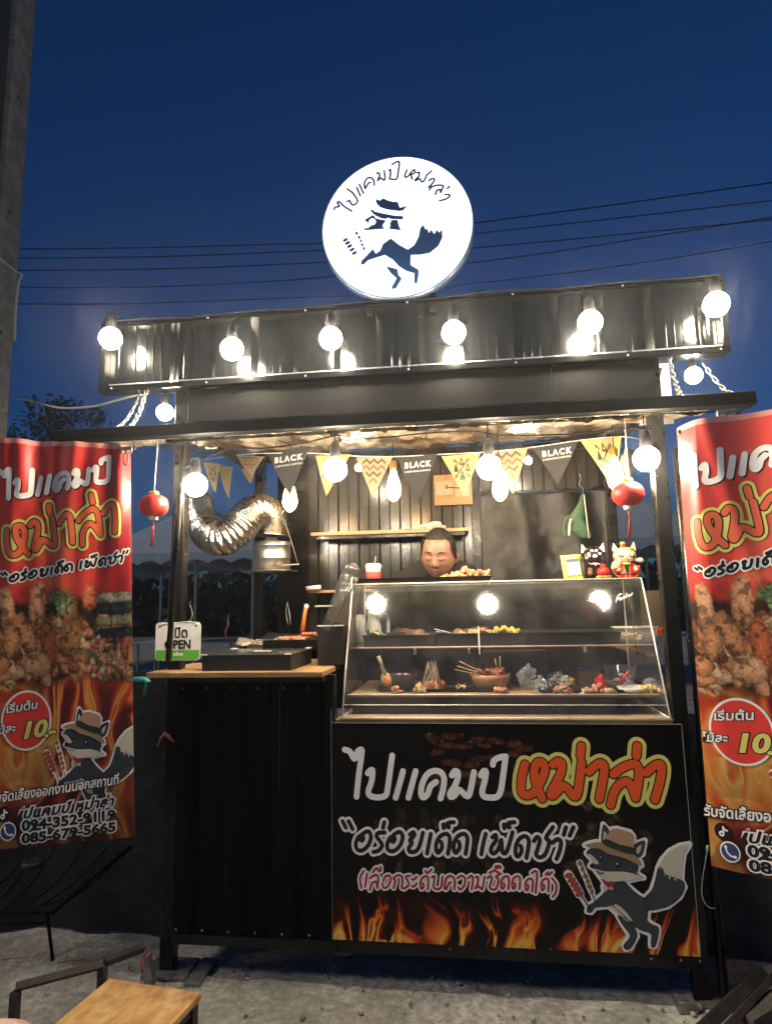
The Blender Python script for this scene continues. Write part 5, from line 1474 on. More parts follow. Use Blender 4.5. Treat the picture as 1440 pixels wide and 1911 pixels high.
kmesh('front_pane', single([(SX0, .012, CZ0 + .004), (SX1, .012, CZ0 + .004), (SX1, YT - .004, CZT - .003), (SX0, YT - .004, CZT - .003)]), M['glass'])
kmesh('top_pane', single([(SX0, YT, CZT - .002), (SX1, YT, CZT - .002), (SX1, YB, CZT - .002), (SX0, YB, CZT - .002)]), M['glass'])
for x in (SX0, SX1):
    kmesh('side_pane', single([(x, .012, CZ0 + .003), (x, YB, CZ0 + .003), (x, YB, CZT - .002), (x, YT, CZT - .002)]), M['glass'])
def rod(name, a, b, r=.003, m=None): return kmesh(name, MB().tube([a, b], r, 6), m or M['acrylic_edge'])
for x in (SX0, SX1):
    rod('edge_strip', (x, .008, CZ0 + .004), (x, YT, CZT), .0036); rod('edge_strip', (x, YT, CZT), (x, YB, CZT)); rod('edge_strip', (x, .01, CZ0 + .003), (x, YB, CZ0 + .003), .004)
    rod('edge_strip', (x, YB, CZ0), (x, YB, CZT), .003)
rod('edge_strip', (SX0, YT, CZT), (SX1, YT, CZT), .0032); rod('edge_strip', (SX0, YB, CZT), (SX1, YB, CZT), .003)
rod('edge_strip', (SX0, .006, CZ0 + .004), (SX1, .006, CZ0 + .004), .004)
rod('edge_strip', (SX0, .030, CZ0 + .045), (SX1, .030, CZ0 + .045), .0022)
kbox('front_rail', (SX0 + .004, .235, CZT - .034), (SX1 - .004, .239, CZT - .006), M['glass'])
xm = P(895, 1230, .1).x
rod('middle_rib', (xm, .12, 1.09), (xm, .19, 1.19), .003)
# shelf and deck
kbox('glass_shelf', (SX0 + .006, .155, 1.112), (SX1 - .006, .50, 1.118), M['glass'])
rod('shelf_edge', (SX0 + .004, .152, 1.115), (SX1 - .004, .152, 1.115), .0036, pmat('pink_edge', (.6, .38, .33), .3))
for px in (772, 873, 1090): 
    x = P(px, 1218, .16).x; kbox('shelf_bracket', (x, .16, 1.09), (x + .008, .18, 1.1115), M['acrylic_edge'])
kbox('deck', (SX0 + .012, .095, .938), (SX1 - .012, .55, .946), M['wood_pale'], .001)
kbox('deck_front', (SX0 + .022, .098, CZ0 + .003), (SX1 - .16, .106, .9375), M['black_matte'])
rod('deck_edge', (SX0 + .006, .092, .947), (SX1 - .01, .092, .947), .003)
kbox('base_board', (CX0 - .006, -.002, .8742), (CX1 + .004, .095, .8762), M['wood_pale'])

DECK = .9462
def tray(px0, px1, Y0, z, h, d, lab, grp='black trays in and on the glass case'):
    x0, x1 = P(px0, 1200, Y0).x, P(px1, 1200, Y0).x
    t = thing('food_tray', lab, 'tray', ((x0 + x1) / 2, Y0 + d / 2, z), group=grp)
    a = (x1 - x0) / 2; b = d / 2; s = .93
    V = [(-a, -b, h), (a, -b, h), (a, b, h), (-a, b, h), (-a * s, -b * s, 0), (a * s, -b * s, 0), (a * s, b * s, 0), (-a * s, b * s, 0)]
    V += [(x * .975, y * .96, z_ + (.004 if z_ == 0 else 0)) for x, y, z_ in V]
    F = [(0, 1, 5, 4), (1, 2, 6, 5), (2, 3, 7, 6), (3, 0, 4, 7), (4, 5, 6, 7), (8, 12, 13, 9), (9, 13, 14, 10), (10, 14, 15, 11), (11, 15, 12, 8), (15, 14, 13, 12), (0, 8, 9, 1), (1, 9, 10, 2), (2, 10, 11, 3), (3, 11, 8, 0)]
    MB().add(V, F).build('tray', M['black_matte'], t)
    MB().box((-a, -b - .002, h - .004), (a, -b + .001, h)).build('tray_rim', M['black_metal'], t)
    return t
tray(676, 812, .19, 1.119, .042, .25, 'black tray at the left end of the upper shelf with greens')
tray(812, 985, .19, 1.119, .045, .25, 'black tray in the middle of the upper shelf with fishcakes')
tray(985, 1160, .19, 1.119, .045, .25, 'empty black tray at the right end of the upper shelf')
tt = tray(668, 925, .27, CZT + .002, .022, .22, 'long black tray on top of the glass case before the woman')
def pile(name, lab, x0, x1, y0, y1, z, n, mats, kind_='mix', hz=.03, s=.013):
    """a heap of small foods as separate meshes by colour, kept as one thing"""
    t = thing(name, lab, 'food', ((x0 + x1) / 2, (y0 + y1) / 2, z))
    mbs = [MB() for _ in mats]
    for k in range(n):
        u = random.uniform(-1, 1); x = u * (x1 - x0) / 2; y = random.uniform(-1, 1) * (y1 - y0) / 2; zz = random.uniform(.2, 1) * hz * (1 - abs(u) ** 2 * .7)
        mb = mbs[k % len(mats)]
        rt = Matrix.Translation((x, y, zz)) @ Matrix.Rotation(random.uniform(0, 6), 4, (random.random(), random.random(), random.random() + .1))
        c = random.random()
        if kind_ == 'slice' or (kind_ == 'mix' and c < .45): mb.lathe([(s * .2, -.003), (s, -.003), (s * 1.05, 0), (s, .003), (s * .2, .003)], (0, 0, 0), 9, rt)
        elif c < .75: mb.tube([rt @ Vector((-s * 1.6, 0, 0)), rt @ Vector((0, s * .3, 0)), rt @ Vector((s * 1.6, 0, 0))], s * .55, 7)
        else: mb.ball((0, 0, 0), (s, s * .8, s * .7), 8, 6, rt, .12)
    for i, (mb, m) in enumerate(zip(mbs, mats)):
        if mb.f: o = mb.build('morsels', m, t); o['kind'] = 'stuff'
    return t
xa, xb = P(828, 1080, .33).x, P(918, 1080, .33).x
pile('fishcake_heap', 'heap of cream fishcakes and sausage slices on the top tray before the woman', xa, xb, .29, .42, CZT + .016, 60, [M['food_cream'], M['food_cream'], M['food_cream'], M['food_pink']], hz=.035, s=.012)
xa, xb = P(678, 1180, .22).x, P(722, 1180, .22).x
pile('greens_heap', 'small heap of greens and white slices on the left shelf tray', xa, xb, .20, .30, 1.15, 30, [M['food_green'], M['food_cream'], M['black_matte']], hz=.025, s=.009)
xa, xb = P(855, 1180, .22).x, P(935, 1180, .22).x
pile('fishcake_heap', 'pink crab sticks and cream slices on the middle shelf tray', xa, xb, .20, .30, 1.155, 34, [M['food_cream'], M['food_pink'], M['food_cream']], hz=.018, s=.010)
xa, xb = P(922, 1180, .22).x, P(962, 1180, .22).x
pile('dumpling_heap', 'cluster of yellow dumplings on the middle shelf tray', xa, xb, .20, .28, 1.158, 18, [pmat('dumpling', (.66, .5, .12), .4, sss=.1)], 'ball', hz=.028, s=.013)
simple('chopsticks', 'pair of white picks lying on the left rim of the middle shelf tray', 'sticks', MB().tube([P(811, 1174, .2), P(835, 1180, .2)], .0022, 6).tube([P(813, 1179, .2), P(840, 1181, .21)], .0022, 6), M['white'])
# coffee cup with red sleeve on top
q0 = P(693, 1085, .40)
t = thing('coffee_cup', 'white paper cup with red sleeve and straw behind the top tray', 'cup', (q0.x, .46, CZT))
MB().lathe([(.026, 0), (.028, .002), (.034, .078), (.034, .079)], (0, 0, 0), 20).build('cup', M['white'], t)
MB().lathe([(.0285, .012), (.0292, .012), (.0338, .060), (.0334, .060)], (0, 0, 0), 20, cap=False).build('sleeve', pmat('red_card', (.62, .06, .05), .6), t)
MB().lathe([(.0355, .078), (.0365, .080), (.0362, .088), (.031, .094), (.030, .097), (.001, .097)], (0, 0, 0), 20).build('lid', M['white'], t)
MB().tube([(0, 0, .06), (.012, 0, .13)], .0024, 6).build('straw', M['kraft'], t)
# jug inside, left
q0 = P(683, 1178, .33)
t = thing('water_jug', 'pale grey plastic jug with handle seen inside the left of the case', 'jug', (q0.x + .01, .47, 1.119))
MB().lathe([(.030, 0), (.036, .01), (.036, .07), (.026, .10), (.024, .13), (.028, .135)], (0, 0, 0), 20, cap=False).build('body', M['white'], t)
MB().tube([(.026, 0, .10), (.055, 0, .118), (.066, 0, .09), (.060, 0, .02), (.036, 0, .015)], .008, 8, sub=4).build('handle', M['white'], t)
MB().lathe([(.014, 0), (.018, .06), (.020, .12)], (-.052, -.03, 0), 14).build('spout', M['white'], t)

# things on the deck
def on_deck(px, Y): return P(px, 1280, Y).x
x = on_deck(744, .22)
t = thing('dark_bowl', 'dark round bowl on the deck, left inside the case', 'bowl', (x + .01, .24, DECK))
MB().lathe([(.03, 0), (.05, .012), (.062, .05), (.063, .07), (.058, .07), (.055, .05), (.04, .018), (.001, .012)], (0, 0, 0), 24, cap=False).build('bowl', pmat('brown_glaze', (.05, .02, .015), .2), t)
t = thing('soup_spoon', 'cream plastic soup spoon with orange sauce leaning on the dark bowl', 'spoon', (x - .045, .19, DECK + .045))
rt = Matrix.Rotation(R(-16), 4, 'Y')
MB().ball((0, 0, 0), (.020, .009, .030), 14, 10, rt).build('bowl_of_spoon', M['food_cream'], t)
MB().ball((.0, -.006, -.004), (.013, .006, .020), 12, 8, rt).build('sauce', M['orange'], t)
MB().tube([rt @ Vector((0, 0, .02)), rt @ Vector((-.002, 0, .06)), rt @ Vector((-.004, 0, .095))], [.009, .007, .008], 8).build('handle', M['food_cream'], t)
x = on_deck(805, .20)
t = thing('glass_carafe', 'conical glass carafe ringed by bamboo skewers inside the case', 'carafe', (x, .22, DECK))
MB().lathe([(.050, .002), (.052, .008), (.020, .075), (.019, .095), (.024, .108)], (0, 0, 0), 24, cap=False).build('carafe', M['plastic_clear'], t)
mb = MB(); mo = MB()
for k in range(26):
    a = random.uniform(0, 6.28); r1 = random.uniform(.03, .055); r2 = random.uniform(.004, .02)
    mb.tube([(r1 * math.cos(a), r1 * math.sin(a), .004), (r2 * math.cos(a + .4), r2 * math.sin(a + .4), random.uniform(.06, .115))], .0014, 4)
for k in range(16):
    a = random.uniform(0, 6.28); r1 = random.uniform(.02, .055)
    mo.ball((r1 * math.cos(a), r1 * math.sin(a), random.uniform(.008, .03)), (.009, .008, .012), 7, 5, jit=.15)
o = mb.build('skewer', M['stick'], t); o['kind'] = 'stuff'
o = mo.build('peppers', M['orange'], t); o['kind'] = 'stuff'
x = on_deck(838, .3)
simple('wood_block', 'small wooden block lying behind the carafe in the case', 'block', MB().box((x - .02, .36, DECK), (x + .09, .40, DECK + .018), bev=.002), M['wood_top'])
x = on_deck(915, .22)
t = thing('skewer_bowl', 'tan bowl with bamboo skewers sticking out to the left inside the case', 'bowl', (x, .24, DECK))
MB().lathe([(.035, 0), (.06, .012), (.075, .045), (.078, .06), (.073, .06), (.068, .045), (.05, .018), (.001, .012)], (0, 0, 0), 26, cap=False).build('bowl', pmat('tan_plastic', (.46, .25, .12), .3), t)
mb = MB()
for (dx, dz) in ((-.115, .112), (-.125, .092), (-.135, .082), (.02, .12), (.04, .13)): mb.tube([(.03 + random.uniform(-.01, .01), -.01, .04), (dx, -.03 + random.uniform(-.02, .02), dz)], .0024, 6)
mb.build('skewer', M['stick'], t)
mb = MB()
for k in range(24): mb.ball((random.uniform(-.05, .05), random.uniform(-.04, .04), .055 + random.uniform(0, .022)), (.013, .011, .009), 7, 5, jit=.2)
o = mb.build('food', M['food_pink'], t); o['kind'] = 'stuff'
def crumple(loc, r, name, lab, cat, mat, seed, sub=3):
    bm = bmesh.new(); bmesh.ops.create_icosphere(bm, subdivisions=sub + 1, radius=1)
    rg = np.random.default_rng(seed)
    P_ = np.array([tuple(v.co) for v in bm.verts])
    n_ = np.zeros(len(P_))
    for o_ in range(4):
        for k in range(5):
            d = rg.normal(size=3); d /= np.linalg.norm(d); n_ += np.abs(np.sin((P_ @ d) * (3 + 3.5 * o_) + rg.uniform(0, 6))) * .16 / (o_ + 1)
    P_ = P_ * (.72 + n_ - n_.mean())[:, None] * np.array(r)
    P_[:, 2] = np.maximum(P_[:, 2], -r[2] * .55) + r[2] * .55
    for v, c in zip(bm.verts, P_): v.co = c
    me = bpy.data.meshes.new(name); bm.to_mesh(me); bm.free(); me.materials.append(mat)
    o = bpy.data.objects.new(name, me); o.location = loc; link(o); tag(o, lab, cat); return o
M['crinkle'] = clear('crinkled_bag', (.9, .9, .88), .12, haze=.5)
crumple((on_deck(985, .22), .24, DECK), (.045, .03, .065), 'plastic_bag', 'clear upright plastic bag standing right of the tan bowl', 'plastic bag', M['crinkle'], 3)
crumple((on_deck(1045, .24), .27, DECK), (.055, .045, .045), 'plastic_bag', 'knotted clear bag of bread in the middle right of the deck', 'plastic bag', M['crinkle'], 5)
crumple((on_deck(1058, .24), .27, DECK + .001), (.04, .035, .035), 'bread_roll', 'tan bread roll inside the knotted clear bag', 'bread', M['food_cream'], 6)
x = on_deck(1100, .3)
t = thing('food_box', 'clear food box of cream snacks with a blue and red lid on the deck', 'box', (x, .34, DECK))
MB().box((-.045, -.03, 0), (.045, .03, .06), bev=.004).build('box', M['food_cream'], t)
MB().box((-.048, -.033, .0605), (.048, .033, .070), bev=.002).build('lid', pmat('blue_lid', (.15, .22, .45), .3), t)
MB().lathe([(.018, .0705), (.018, .074), (.001, .075)], (0, 0, 0), 14).build('lid_button', M['red'], t)
crumple((on_deck(1122, .18), .19, DECK), (.026, .022, .045), 'red_pouch', 'small shiny red pouch standing before the snack box', 'pouch', M['red'], 12)
x = on_deck(1160, .22)
t = thing('plastic_tub', 'clear round tub with a red straw and wrapped sweets, right in the case', 'tub', (x, .24, DECK))
MB().lathe([(.045, 0), (.047, .002), (.058, .085), (.061, .087), (.060, .089)], (0, 0, 0), 26, cap=False).build('tub', M['plastic_clear'], t)
MB().tube([(-.02, -.01, .01), (.03, -.02, .07)], .006, 8).build('straw', M['red'], t)
mb = MB()
for k in range(12): mb.ball((random.uniform(-.03, .03), random.uniform(-.03, .03), random.uniform(.01, .05)), (.012, .01, .008), 7, 5, jit=.25)
o = mb.build('wrapped_sweets', pmat('wrappers', (.55, .3, .34), .3, var=(40, (.2, .25, .5), .45, .55)), t); o['kind'] = 'stuff'
x = on_deck(1185, .13)
t = thing('white_dish', 'shallow white dish at the right front of the deck', 'dish', (x, .16, DECK))
MB().lathe([(.03, 0), (.05, .006), (.06, .02), (.057, .02), (.045, .009), (.001, .006)], (0, 0, 0), 24, cap=False).build('dish', M['white_gloss'], t)
for k, (pa, pb, lab, ms) in enumerate(((730, 745, 'single cream dumpling on the deck below the dark bowl', [M['food_cream'], M['food_pink']]), (772, 790, 'flat cream slice on the deck below the carafe', [M['food_cream']]), (925, 942, 'pink food scraps on the deck below the tan bowl', [M['food_pink'], M['food_cream']]),
                                   (1030, 1066, 'pile of pale snack scraps at the front of the deck, centre right', [M['food_pink'], M['food_cream'], M['food_brown']]), (1085, 1140, 'row of cream wontons along the front of the deck', [M['food_cream'], M['food_cream'], M['food_pink']]), (1190, 1235, 'yellow crisps scattered at the right end of the deck', [pmat('crisps', (.6, .45, .12), .5), M['food_cream']]))):
    xa, xb = on_deck(pa, .13), on_deck(pb, .13)
    pile('food_scraps', lab, xa, xb, .11, .15, DECK + .001, 10 + 12 * (pb - pa > 20), ms, hz=.022, s=.011)
# two flat black trays on the deck
tray(700, 925, .16, DECK + .0005, .012, .12, 'flat black tray on the deck under the bowls and carafe')
tray(1000, 1165, .13, DECK + .0005, .012, .12, 'flat black tray on the deck under the bread bag and pouch')
xa, xb = P(905, 1260, .45).x, P(1022, 1260, .45).x
t = thing('storage_box', 'pale grey plastic box at the back of the deck behind the upright bag', 'box', ((xa + xb) / 2, .47, DECK))
MB().box((-(xb - xa) / 2, -.03, 0), ((xb - xa) / 2, .03, .125), bev=.005).build('box', pmat('pale_grey', (.30, .28, .27), .45, bump=(30, .001)), t)
MB().box((-(xb - xa) / 2 - .003, -.033, .1255), ((xb - xa) / 2 + .003, .033, .132), bev=.002).build('lid', pmat('pale_grey_lid', (.36, .34, .33), .4), t)
crumple((on_deck(1010, .2), .20, DECK), (.030, .025, .040), 'plastic_bag', 'small knotted clear bag between the upright bag and the bread bag', 'plastic bag', M['crinkle'], 8)
crumple((on_deck(1215, .2), .22, DECK), (.032, .03, .035), 'plastic_bag', 'crumpled clear bag at the right end of the deck behind the dish', 'plastic bag', M['crinkle'], 14)
mb = MB()
for k in range(9):
    x_ = on_deck(860, .2) + random.uniform(-.02, .03); mb.tube([(x_, .15, DECK + .014 + random.uniform(0, .01)), (x_ + random.uniform(-.03, .03), .26, DECK + .016 + random.uniform(0, .01))], .0022, 5)
o = simple('loose_skewers', 'loose bamboo skewers lying between the carafe and the tan bowl', 'skewers', mb, M['stick'])
# upper right plastic box of coins
x0, x1 = P(1150, 1180, .28).x, P(1228, 1180, .28).x
t = thing('plastic_box', 'clear plastic box with pale snacks at the upper right of the case', 'box', ((x0 + x1) / 2, .33, 1.119))
hw = (x1 - x0) / 2
MB().add([(-hw, -.05, .055), (hw, -.05, .055), (hw * .85, -.04, 0), (-hw * .85, -.04, 0), (-hw, .05, .055), (hw, .05, .055), (hw * .85, .04, 0), (-hw * .85, .04, 0)], [(0, 1, 2, 3), (4, 7, 6, 5), (0, 3, 7, 4), (1, 5, 6, 2), (3, 2, 6, 7)]).build('box', M['plastic_clear'], t)
MB().tube([(-hw, -.05, .055), (hw, -.05, .055), (hw, .05, .055), (-hw, .05, .055), (-hw, -.05, .055)], .003, 6).build('rim', M['acrylic_edge'], t)
mb = MB()
for k in range(22): mb.ball((random.uniform(-hw * .75, hw * .75), random.uniform(-.03, .03), random.uniform(.006, .03)), (.012, .010, .006), 7, 5, jit=.2)
o = mb.build('snacks', M['food_cream'], t); o['kind'] = 'stuff'
simple('wire_hook', 'thin black wire hook hanging at the right of the case front', 'hook', MB().tube([P(1181, 1167, .2), P(1185, 1195, .17), P(1189, 1212, .14), P(1186, 1222, .13)], .0022, 6, sub=3), M['black_metal'])
# script lettering stuck on the front pane
pf0 = np.array(P(1152, 1122, .2)); sl = Vector((0, YT - .016, CZT - CZ0)).normalized()
def front_fn(V, org=P(1150, 1124, .19)):
    V = np.asarray(V); zz = org.z + V[:, 1] * sl.z
    yy = .012 + (zz - CZ0 - .004) / (CZT - CZ0 - .007) * (YT - .016) - .002
    return np.stack([org.x + V[:, 0], yy, zz], -1) - np.array(K0)
scr = [[(0, 0), (4, 12), (7, 22), (16, 25), (12, 27)], [(2, 13), (9, 15), (12, 14)], [(10, 6), (13, 10), (11, 13), (8, 9), (10, 4), (14, 5)], [(15, 5), (16, 12), (17, 7), (20, 13), (20, 6)], [(27, 11), (23, 13), (22, 8), (26, 9), (28, 24), (27, 8)], [(31, 11), (34, 14), (32, 16), (30, 11), (33, 8), (36, 10)], [(38, 9), (39, 16), (39, 13), (43, 17)]]
a = Plot(-.01, .08, -.01, .05, .0009)
for s in scr: a.line([(p[0] * .0016, p[1] * .0011 + p[0] * .00045) for p in catmull(s, 4)])
layer('pane_lettering', a, .0013, lambda q: front_fn(q), ink('silver', (.62, .6, .56), .3), case)
# ================================================================== the woman
def remesh(mb, name, mat, parent, vox, smooth=6):
    me = bpy.data.meshes.new(name); me.from_pydata(mb.v, [], mb.f); me.update()
    o = bpy.data.objects.new(name, me); COL.objects.link(o)
    m = o.modifiers.new('r', 'REMESH'); m.mode = 'VOXEL'; m.voxel_size = vox; m.use_smooth_shade = True
    if smooth: s = o.modifiers.new('s', 'SMOOTH'); s.iterations = smooth; s.factor = .5
    dg = bpy.context.evaluated_depsgraph_get(); m2 = bpy.data.meshes.new_from_object(o.evaluated_get(dg))
    bpy.data.objects.remove(o); m2.materials.clear(); m2.materials.append(mat); m2.name = name
    m2.polygons.foreach_set('use_smooth', [True] * len(m2.polygons))
    o = bpy.data.objects.new(name, m2); return link(o, parent)
hp = P(818, 1036, .56)
person = thing('person', 'woman in black top looking down behind the case, hair pulled back', 'person', (hp.x, .62, 0))
W0 = Vector((hp.x, .62, 0))
HC = Vector((0, -.055, hp.z + .004))           # centre of the head, person coordinates
HR = Matrix.Translation(HC) @ Matrix.Rotation(R(-10), 4, 'Z') @ Matrix.Rotation(R(17), 4, 'X') @ Matrix.Rotation(R(4), 4, 'Y')
def gauss(x, y, cx, cy, sx, sy): return np.exp(-((x - cx) / sx) ** 2 - ((y - cy) / sy) ** 2)
def face_point(V):
    """unit-sphere points -> head shape; x right, -y front, z up"""
    x, y, z = V[:, 0], V[:, 1], V[:, 2]
    X = x * .073; Y_ = y * .091; Z = z * .112
    low = np.clip(-z, 0, 1)
    X = X * (1 - .14 * low ** 2.0); X = X * (1 + .09 * np.exp(-((z + .28) / .35) ** 2) + .09 * np.exp(-((z - .55) / .3) ** 2))
    Y_ = np.where(y < 0, Y_ * (1 - .10 * low), Y_ * (1 - .28 * low))
    front = np.clip(-y, 0, 1) ** 1.2
    Y_ = Y_ + front * .006 * np.exp(-((z - .0) / .8) ** 2)
    zz = Z
    d = np.zeros_like(X)
    d += .0205 * gauss(X, zz, 0, -.030, .0105, .011) + .012 * gauss(X, zz, 0, -.014, .008, .020)          # nose
    for s in (-1, 1):
        d += .006 * gauss(X, zz, s * .0125, -.035, .006, .006)
        d += -.0075 * gauss(X, zz, s * .030, .006, .018, .010) + .0052 * gauss(X, zz, s * .030, .001, .0125, .0075)   # socket, closed lid
        d += .004 * gauss(X, zz, s * .042, -.026, .018, .018)
        d += .003 * gauss(X, zz, s * .028, .024, .020, .007)
    d += .0055 * gauss(X, zz, 0, -.0585, .018, .0045) + .0065 * gauss(X, zz, 0, -.069, .014, .0050) - .004 * gauss(X, zz, 0, -.0640, .022, .0022) - .003 * gauss(X, zz, 0, -.078, .015, .005)
    d += .006 * gauss(X, zz, 0, -.094, .018, .012)
    Y_ = Y_ - d * np.clip(-y * 2.2, 0, 1)
    return np.stack([X, Y_, Z], -1)
def head_mb(n=72, m=60, scale=1.0, jit=0):
    mb = MB(); mb.ball((0, 0, 0), 1, n, m); V = face_point(np.array(mb.v)) * scale
    mb.v = [tuple(v) for v in V]; return mb
hm = head_mb()
body = MB()
body.v = [tuple(HR @ Vector(v)) for v in hm.v]; body.f = hm.f; body.sm = hm.sm; body.mi = hm.mi
for s in (-1, 1):
    body.ball((0, 0, 0), (.008, .017, .030), 12, 10, HR @ Matrix.Translation((s * .079, .010, -.012)) @ Matrix.Rotation(R(-30 * s), 4, 'Z'))
zs = hp.z + .205
nk = HR @ Vector((0, .030, -.055))
body.tube([nk, Vector((0, .035, zs - .205)), Vector((0, .055, zs - .26))], [.050, .053, .075], 16)
body.ball((0, .065, zs - .42), (.135, .095, .20), 20, 14); body.ball((0, .06, zs - .30), (.135, .065, .055), 20, 12)
body.ball((0, .06, zs - .66), (.125, .09, .16), 20, 12); body.ball((0, .07, zs - .78), (.155, .11, .13), 20, 12)
for s in (-1, 1):
    sh_ = Vector((s * .155, .045, zs - .335)); el = Vector((s * .215, -.02, zs - .56)); wr = Vector((s * .10, -.215, zs - .555))
    body.ball(sh_, .045, 14, 10); body.tube([sh_, (sh_ + el) / 2, el], [.044, .041, .037], 14); body.ball(el, .037, 12, 8)
    body.tube([el, (el + wr) / 2, wr], [.037, .033, .024], 14)
    hd_ = (wr - el).normalized()
    palm = wr + hd_ * .045
    body.tube([wr, palm], [.024, .030], 12)
    for f_ in range(4):
        off = Vector((s * (.024 - .016 * f_), 0, .004)); l = (.062, .072, .068, .055)[f_]
        a0 = palm + off; body.tube([a0, a0 + hd_ * l * .5 + Vector((0, 0, -.006)), a0 + hd_ * l * .8 + Vector((0, 0, -.028))], [.0095, .0088, .0075], 8)
    body.tube([wr + hd_ * .015, wr + hd_ * .04 + Vector((-s * .035, 0, -.01)), wr + hd_ * .07 + Vector((-s * .040, 0, -.02))], [.013, .011, .009], 8)
    hipz = zs - .84
    body.tube([Vector((s * .08, .07, hipz)), Vector((s * .085, .05, .50)), Vector((s * .085, .09, .10))], [.085, .056, .040], 16)
    body.tube([Vector((s * .085, .10, .055)), Vector((s * .09, .0, .035)), Vector((s * .092, -.08, .03))], [.038, .034, .026], 12)
remesh(body, 'body', M['skin'], person, .0042, 3)
# hair cap pulled back, bun
hb = MB().ball((0, 0, 0), 1, 72, 56)
V = np.array(hb.v); Fp = face_point(V)
keep = lambda p: True
cut = []
for v, p in zip(V, Fp):
    x, y, z = v
    line = .50 - .16 * (x / .6) ** 2 if y < 0 else .5
    line = .68 + .02 * math.cos(x * 9) - .80 * np.clip((abs(x) - .58) / .40, 0, 1) ** 1.3 - (0 if y < -.05 else min(1.25, (y + .05) * 1.9))
    cut.append(z > line)
kf = [f for f in hb.f if all(cut[i] for i in f)]
hair = MB(); idx = {}
for f in kf:
    for i in f:
        if i not in idx:
            idx[i] = len(hair.v); v = V[i]; grow = 1.085 + .004 * math.sin(v[0] * 60 + 3 * v[1]) + .02 * np.clip(v[2], 0, 1)
            hair.v.append(tuple(HR @ Vector(Fp[i] * grow)))
hair.f = [tuple(idx[i] for i in f) for f in kf]; hair.sm = [True] * len(kf); hair.mi = [0] * len(kf)
hair.ball((0, 0, 0), (.038, .034, .036), 20, 14, HR @ Matrix.Translation((.01, .104, .050)))
rg = random.Random(3)
for k in range(46):      # fine strands lying along the pull
    x = rg.uniform(-.062, .062); a = rg.uniform(.0, .6)
    pts = []
    for i in range(6):
        u = i / 5; vv3 = Vector((x / .073 * (1 - .75 * u), -math.cos(.98 + u * 1.25) , math.sin(.98 + u * 1.25))); vv3.normalize()
        q_ = face_point(np.array([tuple(vv3)]))[0] * 1.075; pts.append(HR @ Vector(q_))
    hair.tube(pts, .0012, 4)
hair.build('hair', M['hair'], person)
def on_face(x, z, lift=.0015):
    """point on the face surface for a front position"""
    zz = z / .112; low = max(-zz, 0); k = .073 * (1 - .14 * low ** 2.0) * (1 + .09 * math.exp(-((zz + .28) / .35) ** 2) + .09 * math.exp(-((zz - .55) / .3) ** 2))
    xx = x / k; yy = -math.sqrt(max(1 - xx * xx - zz * zz, .01))
    p = face_point(np.array([[xx, yy, zz]]))[0]
    return HR @ Vector((p[0], p[1] - lift, p[2]))
for s in (-1, 1):
    MB().tube([on_face(s * .014, .0225), on_face(s * .028, .0275), on_face(s * .046, .0225)], [.0024, .0034, .0012], 6, sub=3).build('eyebrow', M['hair'], person)
    MB().tube([on_face(s * .0155, -.0035), on_face(s * .024, -.0075), on_face(s * .034, -.0085), on_face(s * .0445, -.004)], [.0013, .0020, .0024, .0016], 6, sub=3).build('eyelashes', M['dark'], person)
MB().tube([on_face(-.019, -.0635, .0003), on_face(-.010, -.0590, .001), on_face(-.003, -.0575, .001), on_face(0, -.0585, .001), on_face(.003, -.0575, .001), on_face(.010, -.0590, .001), on_face(.019, -.0635, .0003)], [.001, .003, .0036, .0034, .0036, .003, .001], 7, sub=3).build('upper_lip', M['lip'], person)
MB().tube([on_face(-.017, -.0655, .0003), on_face(-.008, -.0690, .001), on_face(0, -.0700, .001), on_face(.008, -.0690, .001), on_face(.017, -.0655, .0003)], [.001, .0036, .0044, .0036, .001], 7, sub=3).build('lower_lip', M['lip'], person)
for s in (-1, 1): MB().ball(on_face(s * .0075, -.0395, -.001), .0022, 8, 6).build('nostril', M['dark'], person)
# black top, cream undershirt collar
ts = MB()
ts.ball((0, .065, zs - .42), (.155, .115, .21), 24, 16); ts.ball((0, .06, zs - .292), (.168, .088, .070), 24, 12); ts.ball((0, .06, zs - .66), (.15, .115, .17), 20, 12); ts.ball((0, .07, zs - .76), (.17, .125, .10), 20, 12)
ts.tube([Vector((0, .05, zs - .225)), Vector((0, .055, zs - .27))], [.060, .10], 18)
for s in (-1, 1):
    sh_ = Vector((s * .162, .045, zs - .325)); el = Vector((s * .215, -.02, zs - .56))
    ts.ball(sh_, .062, 14, 10); ts.tube([Vector((s * .05, .05, zs - .262)), sh_ + Vector((0, 0, .012))], [.058, .052], 14); ts.tube([sh_, (sh_ + el) / 2, el], [.060, .060, .056], 16)
remesh(ts, 'black_top', M['shirt'], person, .009, 4)
MB().tube([Vector((.056 * math.cos(a), .035 + .054 * math.sin(a), zs - .222 + .022 * math.sin(a))) for a in np.linspace(0, 6.2832, 28)], .011, 8, cap=False).build('cream_collar', M['shirt_white'], person)
fr_ = MB().add([Vector((-.05, -.024, zs - .228)), Vector((.05, -.024, zs - .228)), Vector((.03, -.042, zs - .262)), Vector((-.03, -.042, zs - .262))], [(0, 1, 2, 3)])
fr_.build('collar_front', M['shirt_white'], person)

